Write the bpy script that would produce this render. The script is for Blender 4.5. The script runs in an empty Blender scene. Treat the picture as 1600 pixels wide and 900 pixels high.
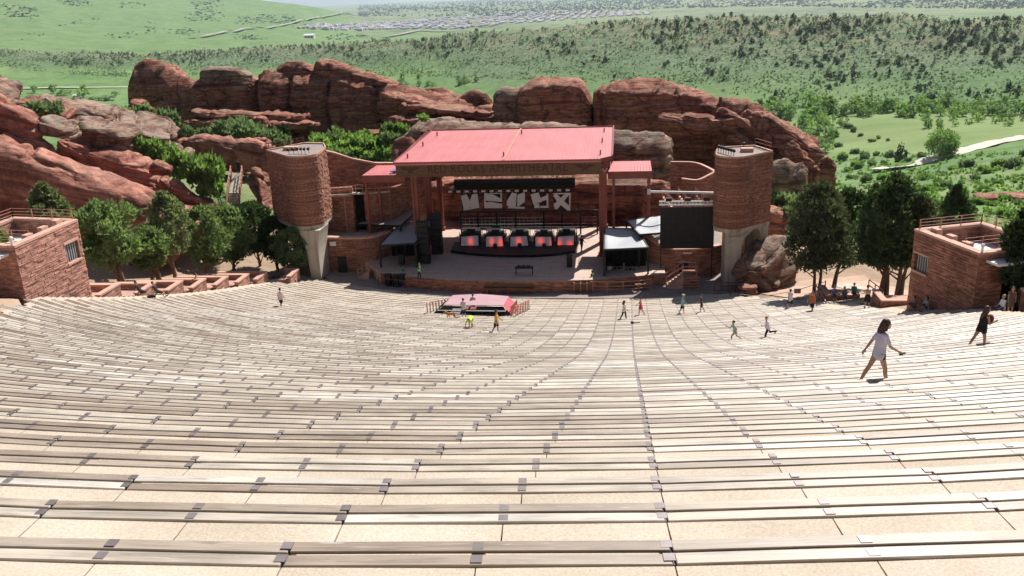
import bpy, bmesh, math, random
import numpy as np
from mathutils import Vector, Matrix, Quaternion
from mathutils import noise as mn
random.seed(7)
S = bpy.context.scene
COL = S.collection
R_ = math.radians

# ------------------------------------------------------------ camera, sky, sun
CAM = Vector((5.0, 0.0, 29.0))
PITCH, ROLL, YAW, FPX = R_(18.2), 0.04, R_(7.3), 1400.0
FW = Vector((-math.sin(YAW)*math.cos(PITCH), math.cos(YAW)*math.cos(PITCH), -math.sin(PITCH)))
RT = Vector((math.cos(YAW), math.sin(YAW), 0.0))
UP = RT.cross(FW)
cam_d = bpy.data.cameras.new('camera'); cam = bpy.data.objects.new('camera', cam_d); COL.objects.link(cam)
cam_d.sensor_width = 36.0; cam_d.lens = 36.0*FPX/1600.0
cam_d.clip_start = 0.1; cam_d.clip_end = 120000.0
_rr = RT*math.cos(ROLL) - UP*math.sin(ROLL)
_uu = UP*math.cos(ROLL) + RT*math.sin(ROLL)
cam.matrix_world = Matrix(((_rr.x, _uu.x, -FW.x, CAM.x), (_rr.y, _uu.y, -FW.y, CAM.y), (_rr.z, _uu.z, -FW.z, CAM.z), (0, 0, 0, 1)))
S.camera = cam

SUN_EL, SUN_AZ = R_(50.0), R_(26.0)          # azimuth measured from +Y (stage direction) towards +X
sv = Vector((math.sin(SUN_AZ)*math.cos(SUN_EL), math.cos(SUN_AZ)*math.cos(SUN_EL), math.sin(SUN_EL)))
W = bpy.data.worlds.new('World'); S.world = W; W.use_nodes = True
nt = W.node_tree; bg = nt.nodes['Background']
sky = nt.nodes.new('ShaderNodeTexSky'); sky.sky_type = 'NISHITA'; sky.sun_disc = False
sky.sun_elevation = SUN_EL; sky.sun_rotation = SUN_AZ; sky.air_density = 1.0; sky.dust_density = 1.5; sky.ozone_density = 1.0
nt.links.new(sky.outputs[0], bg.inputs[0]); bg.inputs[1].default_value = 0.05
sun_d = bpy.data.lights.new('sun', 'SUN'); sun = bpy.data.objects.new('sun', sun_d); COL.objects.link(sun)
sun_d.energy = 5.0; sun_d.angle = R_(0.5); sun_d.color = (1.0, 0.96, 0.90)
sun.rotation_euler = sv.to_track_quat('Z', 'Y').to_euler(); sun.location = (40, 120, 160)
vs = S.view_settings
vs.view_transform = 'Standard'; vs.look = 'None'; vs.exposure = 0.66; vs.gamma = 1.0; vs.use_curve_mapping = False
S.cycles.max_bounces = 6; S.cycles.diffuse_bounces = 3; S.cycles.transmission_bounces = 4; S.cycles.volume_bounces = 0

# ------------------------------------------------------------ picture rays -> points of the place
def ray(u, v):
    dx, dy = u-800.0, v-450.0
    x = math.cos(ROLL)*dx - math.sin(ROLL)*dy
    y = math.sin(ROLL)*dx + math.cos(ROLL)*dy
    return FW*FPX + RT*x - UP*y
def aty(u, v, Y):
    r = ray(u, v); return CAM + r*((Y-CAM.y)/r.y)
def atx(u, v, X):
    r = ray(u, v); return CAM + r*((X-CAM.x)/r.x)
def atz(u, v, z):
    r = ray(u, v); return CAM + r*((z-CAM.z)/r.z)
RR = 60.0
def seatd(d): return 29.0 - (1.78 + 0.376*d - 0.0018*max(0.0, d-35.0)**2)
def seatz(x, y): return seatd(y - x*x/(2*RR))
def ats(u, v, off=0.0):
    r = ray(u, v); r = r/r.y; y = 2.0
    while y < 160:
        p = CAM + r*y
        if p.z < seatz(p.x, p.y)+off: return p
        y += 0.05
    return p

# ------------------------------------------------------------ materials
def NN(nt, t, **kw):
    n = nt.nodes.new(t)
    for k, v in kw.items(): setattr(n, k, v)
    return n
def rgb(c): return (c[0], c[1], c[2], 1.0)
class MT:
    """tiny wrapper around a material node tree"""
    def __init__(s, name, rough=0.8, metal=0.0, spec=0.3):
        s.m = bpy.data.materials.new(name); s.m.use_nodes = True; s.nt = s.m.node_tree
        s.b = s.nt.nodes['Principled BSDF']
        s.b.inputs['Roughness'].default_value = rough; s.b.inputs['Metallic'].default_value = metal
        s.b.inputs['Specular IOR Level'].default_value = spec
        s.geo = NN(s.nt, 'ShaderNodeNewGeometry'); s.tc = NN(s.nt, 'ShaderNodeTexCoord'); s.oi = NN(s.nt, 'ShaderNodeObjectInfo')
        s.pos = s.geo.outputs['Position']
    def L(s, a, b): s.nt.links.new(a, b)
    def mapv(s, vec, scale=(1, 1, 1), rot=(0, 0, 0)):
        n = NN(s.nt, 'ShaderNodeMapping'); n.inputs['Scale'].default_value = scale; n.inputs['Rotation'].default_value = rot
        s.L(vec, n.inputs['Vector']); return n.outputs[0]
    def noise(s, vec, scale, detail=4, rough=0.55, dist=0.0):
        n = NN(s.nt, 'ShaderNodeTexNoise'); n.inputs['Scale'].default_value = scale; n.inputs['Detail'].default_value = detail
        n.inputs['Roughness'].default_value = rough; n.inputs['Distortion'].default_value = dist
        s.L(vec, n.inputs['Vector']); return n.outputs[0]
    def voro(s, vec, scale, feat='F1'):
        n = NN(s.nt, 'ShaderNodeTexVoronoi'); n.feature = feat; n.inputs['Scale'].default_value = scale
        s.L(vec, n.inputs['Vector']); return n
    def ramp(s, fac, stops, interp='LINEAR'):
        n = NN(s.nt, 'ShaderNodeValToRGB'); n.color_ramp.interpolation = interp
        e = n.color_ramp.elements
        while len(e) < len(stops): e.new(0.5)
        for k, (p, c) in enumerate(stops):
            e[k].position = p; e[k].color = rgb(c) if not isinstance(c, (int, float)) else (c, c, c, 1)
        s.L(fac, n.inputs[0]); return n.outputs[0]
    def mix(s, fac, a, b, mode='MIX'):
        n = NN(s.nt, 'ShaderNodeMixRGB', blend_type=mode)
        for i, x in ((0, fac), (1, a), (2, b)):
            if hasattr(x, 'is_output'): s.L(x, n.inputs[i])
            elif isinstance(x, (int, float)): n.inputs[i].default_value = x if i == 0 else (x, x, x, 1)
            else: n.inputs[i].default_value = rgb(x)
        return n.outputs[0]
    def math(s, op, a, b=0.0):
        n = NN(s.nt, 'ShaderNodeMath', operation=op)
        for i, x in ((0, a), (1, b)):
            if hasattr(x, 'is_output'): s.L(x, n.inputs[i])
            else: n.inputs[i].default_value = x
        return n.outputs[0]
    def col(s, c):
        if hasattr(c, 'is_output'): s.L(c, s.b.inputs['Base Color'])
        else: s.b.inputs['Base Color'].default_value = rgb(c)
    def bump(s, h, strength=0.4, dist=0.05):
        n = NN(s.nt, 'ShaderNodeBump'); n.inputs['Strength'].default_value = strength; n.inputs['Distance'].default_value = dist
        s.L(h, n.inputs['Height']); s.L(n.outputs[0], s.b.inputs['Normal'])
def plain(name, c, rough=0.7, var=0.25, scale=1.5, bump=0.0, bscale=8.0, metal=0.0, spec=0.3, objrand=0.0, bdist=0.03):
    t = MT(name, rough, metal, spec)
    n = t.noise(t.pos, scale, 5, 0.6)
    lo = [x*(1-var) for x in c]; hi = [min(1, x*(1+var)) for x in c]
    cc = t.ramp(n, [(0.3, lo), (0.7, hi)])
    if objrand:
        f = t.ramp(t.oi.outputs['Random'], [(0, 1-objrand), (1, 1+objrand*0.6)])
        cc = t.mix(1.0, cc, f, 'MULTIPLY')
    t.col(cc)
    if bump: t.bump(t.noise(t.pos, bscale, 6, 0.65), bump, bdist)
    return t.m
def brick(name, c1, c2, mortar, bw=0.5, bh=0.13, bump=0.6, var=0.35):
    t = MT(name, 0.9, 0, 0.15)
    uv = NN(t.nt, 'ShaderNodeUVMap').outputs[0]
    w = t.noise(uv, 1.3, 3)
    uvw = t.mix(0.02, uv, w, 'ADD')
    b = NN(t.nt, 'ShaderNodeTexBrick'); b.offset = 0.5; b.squash = 0.7; b.squash_frequency = 3
    t.L(uvw, b.inputs['Vector'])
    b.inputs['Color1'].default_value = rgb(c1); b.inputs['Color2'].default_value = rgb(c2); b.inputs['Mortar'].default_value = rgb(mortar)
    b.inputs['Scale'].default_value = 1.0; b.inputs['Brick Width'].default_value = bw; b.inputs['Row Height'].default_value = bh
    b.inputs['Mortar Size'].default_value = 0.012; b.inputs['Bias'].default_value = 0.0
    n = t.noise(uv, 0.5, 5, 0.6); f = t.ramp(n, [(0.3, 1-var), (0.7, 1+var*0.6)])
    st = t.noise(t.mapv(uv, (1.3, 5.0, 1)), 1.0, 3, 0.6)
    f2 = t.ramp(st, [(0.32, 0.5), (0.52, 1.0), (0.7, 1.6)])
    t.col(t.mix(1.0, t.mix(1.0, b.outputs[0], f, 'MULTIPLY'), f2, 'MULTIPLY'))
    h = t.math('ADD', t.math('MULTIPLY', st, 0.9), t.math('SUBTRACT', 1.0, b.outputs['Fac']))
    t.bump(h, bump, 0.06)
    return t.m

MAT = {}
def make_materials():
    # weathered plank: each plank its own tone, grain along its length
    t = MT('weathered_plank', 0.48, 0, 0.65)
    off = NN(t.nt, 'ShaderNodeVectorMath', operation='ADD')
    cmb = NN(t.nt, 'ShaderNodeCombineXYZ'); r60 = t.math('MULTIPLY', t.oi.outputs['Random'], 60.0)
    t.L(r60, cmb.inputs[0]); t.L(r60, cmb.inputs[1])
    t.L(t.tc.outputs['Object'], off.inputs[0]); t.L(cmb.outputs[0], off.inputs[1])
    g = t.noise(t.mapv(off.outputs[0], (1.0, 17, 8)), 1.0, 6, 0.7, 0.9)
    g2 = t.noise(off.outputs[0], 1.1, 3, 0.5)
    tone = t.ramp(t.oi.outputs['Random'], [(0, (.215, .158, .112)), (.25, (.305, .243, .183)), (.55, (.385, .325, .255)), (.85, (.455, .40, .328)), (1, (.56, .525, .465))])
    c = t.mix(1.0, tone, t.ramp(g, [(.28, .48), (.48, .95), (.62, 1.1), (.78, 1.35)]), 'MULTIPLY')
    c = t.mix(1.0, c, t.ramp(g2, [(.3, .8), (.7, 1.12)]), 'MULTIPLY')
    st = t.noise(t.mapv(t.pos, (.5, 1, 1)), .35, 4, .6)
    c = t.mix(t.ramp(st, [(.52, 0.0), (.7, .35)]), c, (.27, .2, .15))
    sc1 = t.noise(t.mapv(off.outputs[0], (.9, 40, 10)), 1.0, 3, .8, 1.5)
    c = t.mix(t.ramp(sc1, [(.60, 0.0), (.68, .5)]), c, (.62, .60, .57))
    dk = t.noise(t.mapv(off.outputs[0], (2.2, 9, 3)), 1.0, 5, .7); c = t.mix(t.ramp(dk, [(.58, 0.0), (.72, .5)]), c, (.13, .10, .08))
    t.col(c); t.bump(g, .35, .004); t.L(t.ramp(g2, [(.3, .40), (.7, .60)]), t.b.inputs['Roughness']); MAT['plank'] = t.m
    # exposed aggregate terrace slabs
    t = MT('terrace_concrete', 0.9, 0, 0.2)
    n1 = t.noise(t.pos, .7, 5, .6); n2 = t.noise(t.pos, 42, 3, .7); n3 = t.noise(t.pos, 160, 2, .6)
    c = t.ramp(n1, [(.3, (.45, .375, .295)), (.7, (.56, .475, .385))])
    c = t.mix(1.0, c, t.ramp(n2, [(.3, .78), (.7, 1.12)]), 'MULTIPLY')
    c = t.mix(1.0, c, t.ramp(n3, [(.35, .85), (.65, 1.1)]), 'MULTIPLY')
    c = t.mix(1.0, c, t.ramp(t.oi.outputs['Random'], [(0, .93), (1, 1.05)]), 'MULTIPLY')
    sp = t.voro(t.pos, 9.0); c = t.mix(t.ramp(sp.outputs['Distance'], [(.03, .5), (.06, 0.0)]), c, (.2, .15, .11))
    s4 = t.noise(t.mapv(t.pos, (.5, 1.4, 1)), .9, 6, .75, .8); c = t.mix(t.ramp(s4, [(.53, 0.0), (.72, .16)]), c, (.27, .215, .165))
    t.col(c); t.bump(t.mix(.5, n2, n3), .25, .006); MAT['concrete'] = t.m
    MAT['bracket'] = plain('bracket_steel', (.20, .17, .172), .45, .2, 6, metal=.3, spec=.4, objrand=.2)
    # red sandstone
    def rock(name, c_lo, c_hi, c_dark, lich, lich_amt, tilt=0.0):
        t = MT(name, .92, 0, .12)
        wz = t.mapv(t.mapv(t.pos, (1, 1, 1), (0, tilt, 0)), (.06, .06, .9)); s1 = t.noise(wz, 1.0, 6, .65, .8)
        n1 = t.noise(t.pos, .13, 6, .6); n2 = t.noise(t.pos, 1.1, 6, .7)
        c = t.ramp(s1, [(.30, [x*.7 for x in c_dark]), (.40, c_dark), (.47, c_lo), (.53, c_hi), (.60, c_dark), (.68, c_hi), (.8, c_lo)])
        c = t.mix(1.0, c, t.ramp(n1, [(.3, .75), (.7, 1.25)]), 'MULTIPLY')
        c = t.mix(1.0, c, t.ramp(n2, [(.3, .6), (.7, 1.3)]), 'MULTIPLY')
        cr = t.voro(t.mapv(t.mapv(t.pos, (1, 1, 1), (0, tilt, 0)), (.16, .16, .55)), 1.0, 'DISTANCE_TO_EDGE'); wr = t.noise(t.pos, .8, 4, .6)
        c = t.mix(t.ramp(t.math('ADD', cr.outputs['Distance'], t.math('MULTIPLY', wr, .06)), [(.035, .75 if not tilt else .28), (.065, 0.0)]), c, [x*.35 for x in c_dark])
        vs_ = t.noise(t.mapv(t.pos, (.8, .8, .07)), 1.0, 5, .6)           # water streaks running down the faces
        c = t.mix(t.ramp(vs_, [(.52, 0.0), (.68, .6)]), c, [x*.4 for x in c_dark])
        sep = NN(t.nt, 'ShaderNodeSeparateXYZ'); t.L(t.geo.outputs['Normal'], sep.inputs[0])
        up = t.ramp(sep.outputs['Z'], [(.35, 0.0), (.8, 1.0)])
        ln = t.ramp(t.noise(t.pos, .35, 6, .7), [(.46, 0.0), (.58, 1.0)])
        c = t.mix(t.math('MULTIPLY', t.math('MULTIPLY', up, ln), lich_amt), c, lich)
        t.col(c)
        h = t.mix(.5, t.noise(wz, 3.0, 6, .7, .5), t.noise(t.pos, 1.6, 8, .7))
        t.bump(h, 1.0, .5)
        return t.m
    MAT['rock'] = rock('red_sandstone', (.315, .122, .084), (.41, .185, .128), (.18, .067, .047), (.31, .22, .155), .45)
    MAT['rock_tilt'] = rock('tilted_red_sandstone', (.36, .145, .105), (.44, .21, .155), (.26, .10, .074), (.36, .25, .19), .25, -.38)
    MAT['rock_bright'] = rock('smooth_red_sandstone', (.34, .135, .09), (.43, .20, .14), (.22, .085, .06), (.36, .28, .21), .25)
    MAT['rock_grey'] = rock('lichen_sandstone', (.26, .155, .112), (.33, .22, .165), (.16, .085, .064), (.30, .25, .195), .7)
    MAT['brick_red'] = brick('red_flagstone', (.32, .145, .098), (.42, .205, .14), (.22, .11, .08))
    MAT['brick_pink'] = brick('pink_flagstone', (.40, .20, .15), (.50, .27, .21), (.30, .16, .13), .6, .15)  # pinker, paler flagstone: sunlight on the left kiosk put into the colour
    MAT['cap'] = plain('sandstone_cap', (.50, .30, .23), .85, .15, 2, .2)
    t = MT('pale_concrete', .85, 0, .2); n = t.noise(t.pos, .6, 5, .6); s_ = t.noise(t.mapv(t.pos, (2.2, 2.2, .16)), 1.0, 5, .65)
    c = t.mix(1.0, t.ramp(n, [(.3, (.39, .335, .275)), (.7, (.50, .44, .365))]), t.ramp(s_, [(.35, .62), (.5, 1.0), (.7, 1.08)]), 'MULTIPLY'); t.col(c); t.bump(n, .2, .03); MAT['pale_conc'] = t.m
    MAT['asphalt_far'] = plain('faded_highway', (.30, .29, .25), .9, .1, .01)
    MAT['white_roof'] = plain('white_membrane', (.72, .70, .68), .7, .06, 1)
    t = MT('red_metal_roof', .45, 0, .5); n = t.noise(t.mapv(t.pos, (1.4, .12, 1)), 1.0, 5, .65); n2 = t.noise(t.pos, .25, 4, .6)
    c = t.mix(1.0, t.ramp(n, [(.3, (.475, .135, .135)), (.55, (.52, .158, .156)), (.75, (.55, .185, .18))]), t.ramp(n2, [(.3, .88), (.7, 1.08)]), 'MULTIPLY'); t.col(c); MAT['roof_red'] = t.m
    MAT['steel_red'] = plain('red_painted_steel', (.23, .055, .042), .5, .2, 1.2, spec=.4)
    MAT['rail_pink'] = plain('salmon_painted_rail', (.46, .22, .17), .55, .15, 2)
    t = MT('fascia_wood', .75, 0, .25); g = t.noise(t.mapv(t.pos, (.35, 1, 9)), 1.2, 6, .65, .4)
    t.col(t.ramp(g, [(.3, (.11, .06, .034)), (.6, (.155, .085, .046)), (.8, (.20, .115, .064))])); t.bump(g, .3, .03); MAT['fascia'] = t.m
    MAT['letter'] = plain('letter_dark', (.07, .03, .022), .7, .15)
    MAT['black'] = plain('black_equipment', (.012, .012, .013), .6, .3, 3, spec=.3)
    MAT['dark_cloth'] = plain('black_drape', (.009, .009, .010), .95, .4, 2, spec=.1)
    MAT['alu'] = plain('truss_aluminium', (.55, .55, .55), .4, .1, 5, metal=.7)
    MAT['white'] = plain('white_scenic_board', (.70, .66, .66), .7, .05)
    MAT['tarp'] = plain('grey_tarpaulin', (.36, .37, .39), .6, .14, .5, .25, 1.2, bdist=.08)
    MAT['tent_pink'] = plain('faded_pink_tarpaulin', (.37, .225, .245), .6, .1, .7, .3, 1.5, bdist=.06)
    MAT['tent_red'] = plain('pink_side_curtain', (.42, .09, .12), .7, .15, 1.5, .3, 3)
    t = MT('stage_floor', .75, 0, .3); n = t.noise(t.mapv(t.pos, (.4, 3, 1)), .8, 5, .6)
    b = NN(t.nt, 'ShaderNodeTexBrick'); t.L(t.pos, b.inputs['Vector']); b.inputs['Scale'].default_value = 1; b.inputs['Brick Width'].default_value = 2.4; b.inputs['Row Height'].default_value = 1.2
    b.inputs['Color1'].default_value = rgb((.50, .37, .30)); b.inputs['Color2'].default_value = rgb((.46, .34, .28)); b.inputs['Mortar'].default_value = rgb((.2, .13, .1)); b.inputs['Mortar Size'].default_value = .015
    t.col(t.mix(1.0, b.outputs[0], t.ramp(n, [(.3, .8), (.7, 1.12)]), 'MULTIPLY')); MAT['stage'] = t.m
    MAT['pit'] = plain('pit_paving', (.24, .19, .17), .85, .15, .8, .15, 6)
    MAT['plaza'] = plain('red_dirt_plaza', (.44, .30, .22), .95, .2, .5, .3, 5)
    MAT['planter_soil'] = plain('planter_paving', (.42, .245, .19), .9, .2, .6, .3, 4)
    MAT['road'] = plain('pale_gravel_road', (.50, .45, .38), .95, .12, .1)
    # foliage
    def leaf(name, lo, mid, hi, trans=.3):
        t = MT(name, .7, 0, .2)
        n = t.noise(t.pos, .9, 3, .6)
        n2 = t.noise(t.pos, 5.0, 2, .6)
        c = t.ramp(t.mix(.45, n, n2), [(.34, lo), (.5, mid), (.66, hi)])
        f = t.ramp(t.oi.outputs['Random'], [(0, .8), (1, 1.15)])
        c = t.mix(1.0, c, f, 'MULTIPLY'); t.col(c)
        tr = NN(t.nt, 'ShaderNodeBsdfTranslucent'); t.L(t.mix(1.0, c, (1.1, 1.25, .6), 'MULTIPLY'), tr.inputs[0])
        mx = NN(t.nt, 'ShaderNodeMixShader'); mx.inputs[0].default_value = trans
        t.L(t.b.outputs[0], mx.inputs[1]); t.L(tr.outputs[0], mx.inputs[2])
        t.L(mx.outputs[0], t.nt.nodes['Material Output'].inputs[0]); return t.m
    MAT['leaf_green'] = leaf('juniper_leaf', (.10, .14, .072), (.17, .23, .11), (.24, .31, .16), .52)
    MAT['leaf_grey'] = leaf('grey_juniper_leaf', (.11, .13, .08), (.19, .22, .13), (.26, .285, .18), .48)
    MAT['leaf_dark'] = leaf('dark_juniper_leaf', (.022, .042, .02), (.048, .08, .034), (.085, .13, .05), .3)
    MAT['leaf_olive'] = leaf('olive_juniper_leaf', (.04, .054, .03), (.078, .094, .052), (.125, .14, .08), .28)
    MAT['leaf_bright'] = leaf('bright_shrub_leaf', (.12, .185, .07), (.185, .275, .10), (.26, .365, .14), .5)
    MAT['leaf_sage'] = leaf('sage_shrub_leaf', (.10, .145, .09), (.165, .22, .135), (.23, .28, .185), .42)
    MAT['leaf_cotton'] = leaf('cottonwood_leaf', (.10, .17, .06), (.165, .26, .09), (.23, .335, .13), .46)
    MAT['leaf_far'] = leaf('far_juniper_leaf', (.03, .05, .03), (.05, .078, .045), (.075, .105, .06), .2)
    MAT['bark'] = plain('juniper_bark', (.16, .095, .065), .95, .3, 4, .5, 12)
make_materials()

# ------------------------------------------------------------ mesh helpers
def autouv(me):
    n = len(me.loops)
    if not n: return
    co = np.empty(len(me.vertices)*3, np.float32); me.vertices.foreach_get('co', co); co = co.reshape(-1, 3)
    vi = np.empty(n, np.int32); me.loops.foreach_get('vertex_index', vi)
    pn = np.empty(len(me.polygons)*3, np.float32); me.polygons.foreach_get('normal', pn); pn = pn.reshape(-1, 3)
    lt = np.empty(len(me.polygons), np.int32); me.polygons.foreach_get('loop_total', lt)
    nl = np.repeat(pn, lt, axis=0); p = co[vi]
    h = np.hypot(nl[:, 0], nl[:, 1])+1e-6
    tx, ty = -nl[:, 1]/h, nl[:, 0]/h
    u = p[:, 0]*tx + p[:, 1]*ty; v = p[:, 2].copy()
    flat = np.abs(nl[:, 2]) > .75
    u[flat] = p[flat, 0]; v[flat] = p[flat, 1]
    uv = me.uv_layers.new(name='UVMap')
    uv.data.foreach_set('uv', np.stack([u, v], 1).astype(np.float32).ravel())
class MB:
    def __init__(s): s.v = []; s.f = []; s.mi = []; s.cur = 0
    def add(s, vs, fs):
        o = len(s.v); s.v.extend([tuple(p) for p in vs]); s.f.extend([tuple(i+o for i in f) for f in fs]); s.mi.extend([s.cur]*len(fs)); return s
    def box(s, x0, x1, y0, y1, z0, z1):
        vs = [(x0, y0, z0), (x1, y0, z0), (x1, y1, z0), (x0, y1, z0), (x0, y0, z1), (x1, y0, z1), (x1, y1, z1), (x0, y1, z1)]
        return s.add(vs, [(3, 2, 1, 0), (4, 5, 6, 7), (0, 1, 5, 4), (1, 2, 6, 5), (2, 3, 7, 6), (3, 0, 4, 7)])
    def obox(s, c, half, rz=0.0, rx=0.0):
        M = Matrix.Rotation(rz, 3, 'Z') @ Matrix.Rotation(rx, 3, 'X'); c = Vector(c)
        vs = [c + M @ Vector((sx*half[0], sy*half[1], sz*half[2])) for sz in (-1, 1) for sx, sy in ((-1, -1), (1, -1), (1, 1), (-1, 1))]
        return s.add(vs, [(3, 2, 1, 0), (4, 5, 6, 7), (0, 1, 5, 4), (1, 2, 6, 5), (2, 3, 7, 6), (3, 0, 4, 7)])
    def beam(s, p, q, w, h=None):
        p, q = Vector(p), Vector(q); h = h or w; d = (q-p).normalized()
        a = d.cross(Vector((0, 0, 1)))
        a = Vector((1, 0, 0)) if a.length < 1e-4 else a.normalized()
        b = a.cross(d)
        vs = [e + a*(sx*w/2) + b*(sy*h/2) for e in (p, q) for sx, sy in ((-1, -1), (1, -1), (1, 1), (-1, 1))]
        return s.add(vs, [(0, 1, 2, 3), (7, 6, 5, 4), (4, 5, 1, 0), (5, 6, 2, 1), (6, 7, 3, 2), (7, 4, 0, 3)])
    def tube(s, pts, r, n=8, cap=True):
        pts = [Vector(p) for p in pts]; m = len(pts); rs = r if isinstance(r, (list, tuple)) else [r]*m
        vs = []; a = None
        for i, p in enumerate(pts):
            d = (pts[min(i+1, m-1)] - pts[max(i-1, 0)])
            d = d.normalized() if d.length > 1e-9 else Vector((0, 0, 1))
            if a is None: a = d.orthogonal().normalized()
            a = (a - d*a.dot(d)); a = a.normalized() if a.length > 1e-6 else d.orthogonal().normalized()
            b = d.cross(a)
            for k in range(n):
                t = 2*math.pi*k/n; vs.append(p + (a*math.cos(t) + b*math.sin(t))*rs[i])
        fs = [(i*n+k, i*n+(k+1) % n, (i+1)*n+(k+1) % n, (i+1)*n+k) for i in range(m-1) for k in range(n)]
        if cap: fs += [tuple(range(n-1, -1, -1)), tuple((m-1)*n+k for k in range(n))]
        return s.add(vs, fs)
    def prism(s, poly, z0, z1, z1s=None):
        n = len(poly); ar = sum(poly[i][0]*poly[(i+1) % n][1]-poly[(i+1) % n][0]*poly[i][1] for i in range(n))
        if ar < 0: poly = poly[::-1]; z1s = z1s[::-1] if z1s else None
        vs = [(p[0], p[1], z0) for p in poly] + [(p[0], p[1], z1s[i] if z1s else z1) for i, p in enumerate(poly)]
        return s.add(vs, [tuple(range(n-1, -1, -1)), tuple(range(n, 2*n))] + [(i, (i+1) % n, n+(i+1) % n, n+i) for i in range(n)])
    def wall(s, line, th, z0, z1):
        """a wall along a polyline; z0, z1 single or per point; thickness to the left of travel"""
        n = len(line); P = [Vector((p[0], p[1])) for p in line]
        Z0 = z0 if isinstance(z0, (list, tuple)) else [z0]*n; Z1 = z1 if isinstance(z1, (list, tuple)) else [z1]*n
        vs = []
        for i in range(n):
            d = (P[min(i+1, n-1)]-P[max(i-1, 0)]).normalized(); q = P[i] + Vector((-d.y, d.x))*th
            vs += [(P[i].x, P[i].y, Z0[i]), (P[i].x, P[i].y, Z1[i]), (q.x, q.y, Z1[i]), (q.x, q.y, Z0[i])]
        fs = []
        for i in range(n-1):
            a, b = i*4, i*4+4
            fs += [(a, b, b+1, a+1), (a+1, b+1, b+2, a+2), (a+2, b+2, b+3, a+3), (a+3, b+3, b, a)]
        fs += [(0, 1, 2, 3), (4*n-1, 4*n-2, 4*n-3, 4*n-4)]
        return s.add(vs, fs)
    def plate(s, poly3, nrm, th):
        n = len(poly3); nv = Vector(nrm).normalized()*th; P = [Vector(p) for p in poly3]
        return s.add(P + [p+nv for p in P], [tuple(range(n-1, -1, -1)), tuple(range(n, 2*n))] + [(i, (i+1) % n, n+(i+1) % n, n+i) for i in range(n)])
    def ball(s, c, r, nu=10, nv=7, sc=(1, 1, 1), rot=None):
        c = Vector(c); vs = []; fs = []
        for j in range(nv+1):
            ph = math.pi*j/nv
            for i in range(nu):
                th = 2*math.pi*i/nu; p = Vector((math.sin(ph)*math.cos(th)*sc[0], math.sin(ph)*math.sin(th)*sc[1], math.cos(ph)*sc[2]))*r
                vs.append(c + (rot @ p if rot else p))
        for j in range(nv):
            for i in range(nu): fs.append((j*nu+i, (j+1)*nu+i, (j+1)*nu+(i+1) % nu, j*nu+(i+1) % nu))
        return s.add(vs, fs)
    def mesh(s, name, mats, off=(0, 0, 0), smooth=False, uv=True, fixn=True):
        me = bpy.data.meshes.new(name)
        o = Vector(off); me.from_pydata([(p[0]-o.x, p[1]-o.y, p[2]-o.z) for p in s.v], [], s.f)
        for m in (mats if isinstance(mats, (list, tuple)) else [mats]): me.materials.append(MAT[m] if isinstance(m, str) else m)
        if s.mi and max(s.mi): me.polygons.foreach_set('material_index', s.mi)
        if smooth: me.polygons.foreach_set('use_smooth', [True]*len(me.polygons))
        if fixn:
            bm = bmesh.new(); bm.from_mesh(me); bmesh.ops.recalc_face_normals(bm, faces=bm.faces); bm.to_mesh(me); bm.free()
        if uv: autouv(me)
        me.update(); return me
    def build(s, name, mats, parent=None, smooth=False, bevel=0.0, label=None, kind=None, uv=True, fixn=True):
        off = (0, 0, 0)
        if parent is not None:
            q = parent
            while q is not None: off = Vector(off) + q.location; q = q.parent
        o = bpy.data.objects.new(name, s.mesh(name, mats, off, smooth, uv, fixn)); COL.objects.link(o)
        if parent is not None: o.parent = parent
        if bevel:
            b = o.modifiers.new('edge', 'BEVEL'); b.width = bevel; b.segments = 1; b.limit_method = 'ANGLE'
        if label: o['label'] = label
        if kind: o['kind'] = kind
        return o
def thing(name, label, cat, loc=(0, 0, 0), group=None):
    o = bpy.data.objects.new(name, None); COL.objects.link(o); o.location = loc; o.empty_display_size = .3
    o['label'] = label; o['category'] = cat
    if group: o['group'] = group
    return o
def tag(o, label, cat, group=None):
    o['label'] = label; o['category'] = cat
    if group: o['group'] = group
    return o
def struct(o): o['kind'] = 'structure'; return o
def inst(name, me, parent=None, loc=(0, 0, 0), rz=0.0, sc=None, kind=None):
    o = bpy.data.objects.new(name, me); COL.objects.link(o)
    if parent is not None: o.parent = parent
    o.location = loc; o.rotation_euler = (0, 0, rz)
    if sc is not None: o.scale = sc if isinstance(sc, (tuple, list)) else (sc, sc, sc)
    if kind: o['kind'] = kind
    return o
def bez(pts, n):
    """Catmull-Rom through the points"""
    P = [Vector(p) for p in pts]; P = [P[0]*2-P[1]] + P + [P[-1]*2-P[-2]]; out = []
    for i in range(1, len(P)-2):
        for k in range(n):
            t = k/n; a, b, c, d = P[i-1], P[i], P[i+1], P[i+2]
            out.append(.5*((2*b)+(c-a)*t+(2*a-5*b+4*c-d)*t*t+(3*b-a-3*c+d)*t**3))
    out.append(P[-2]); return out
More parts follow.
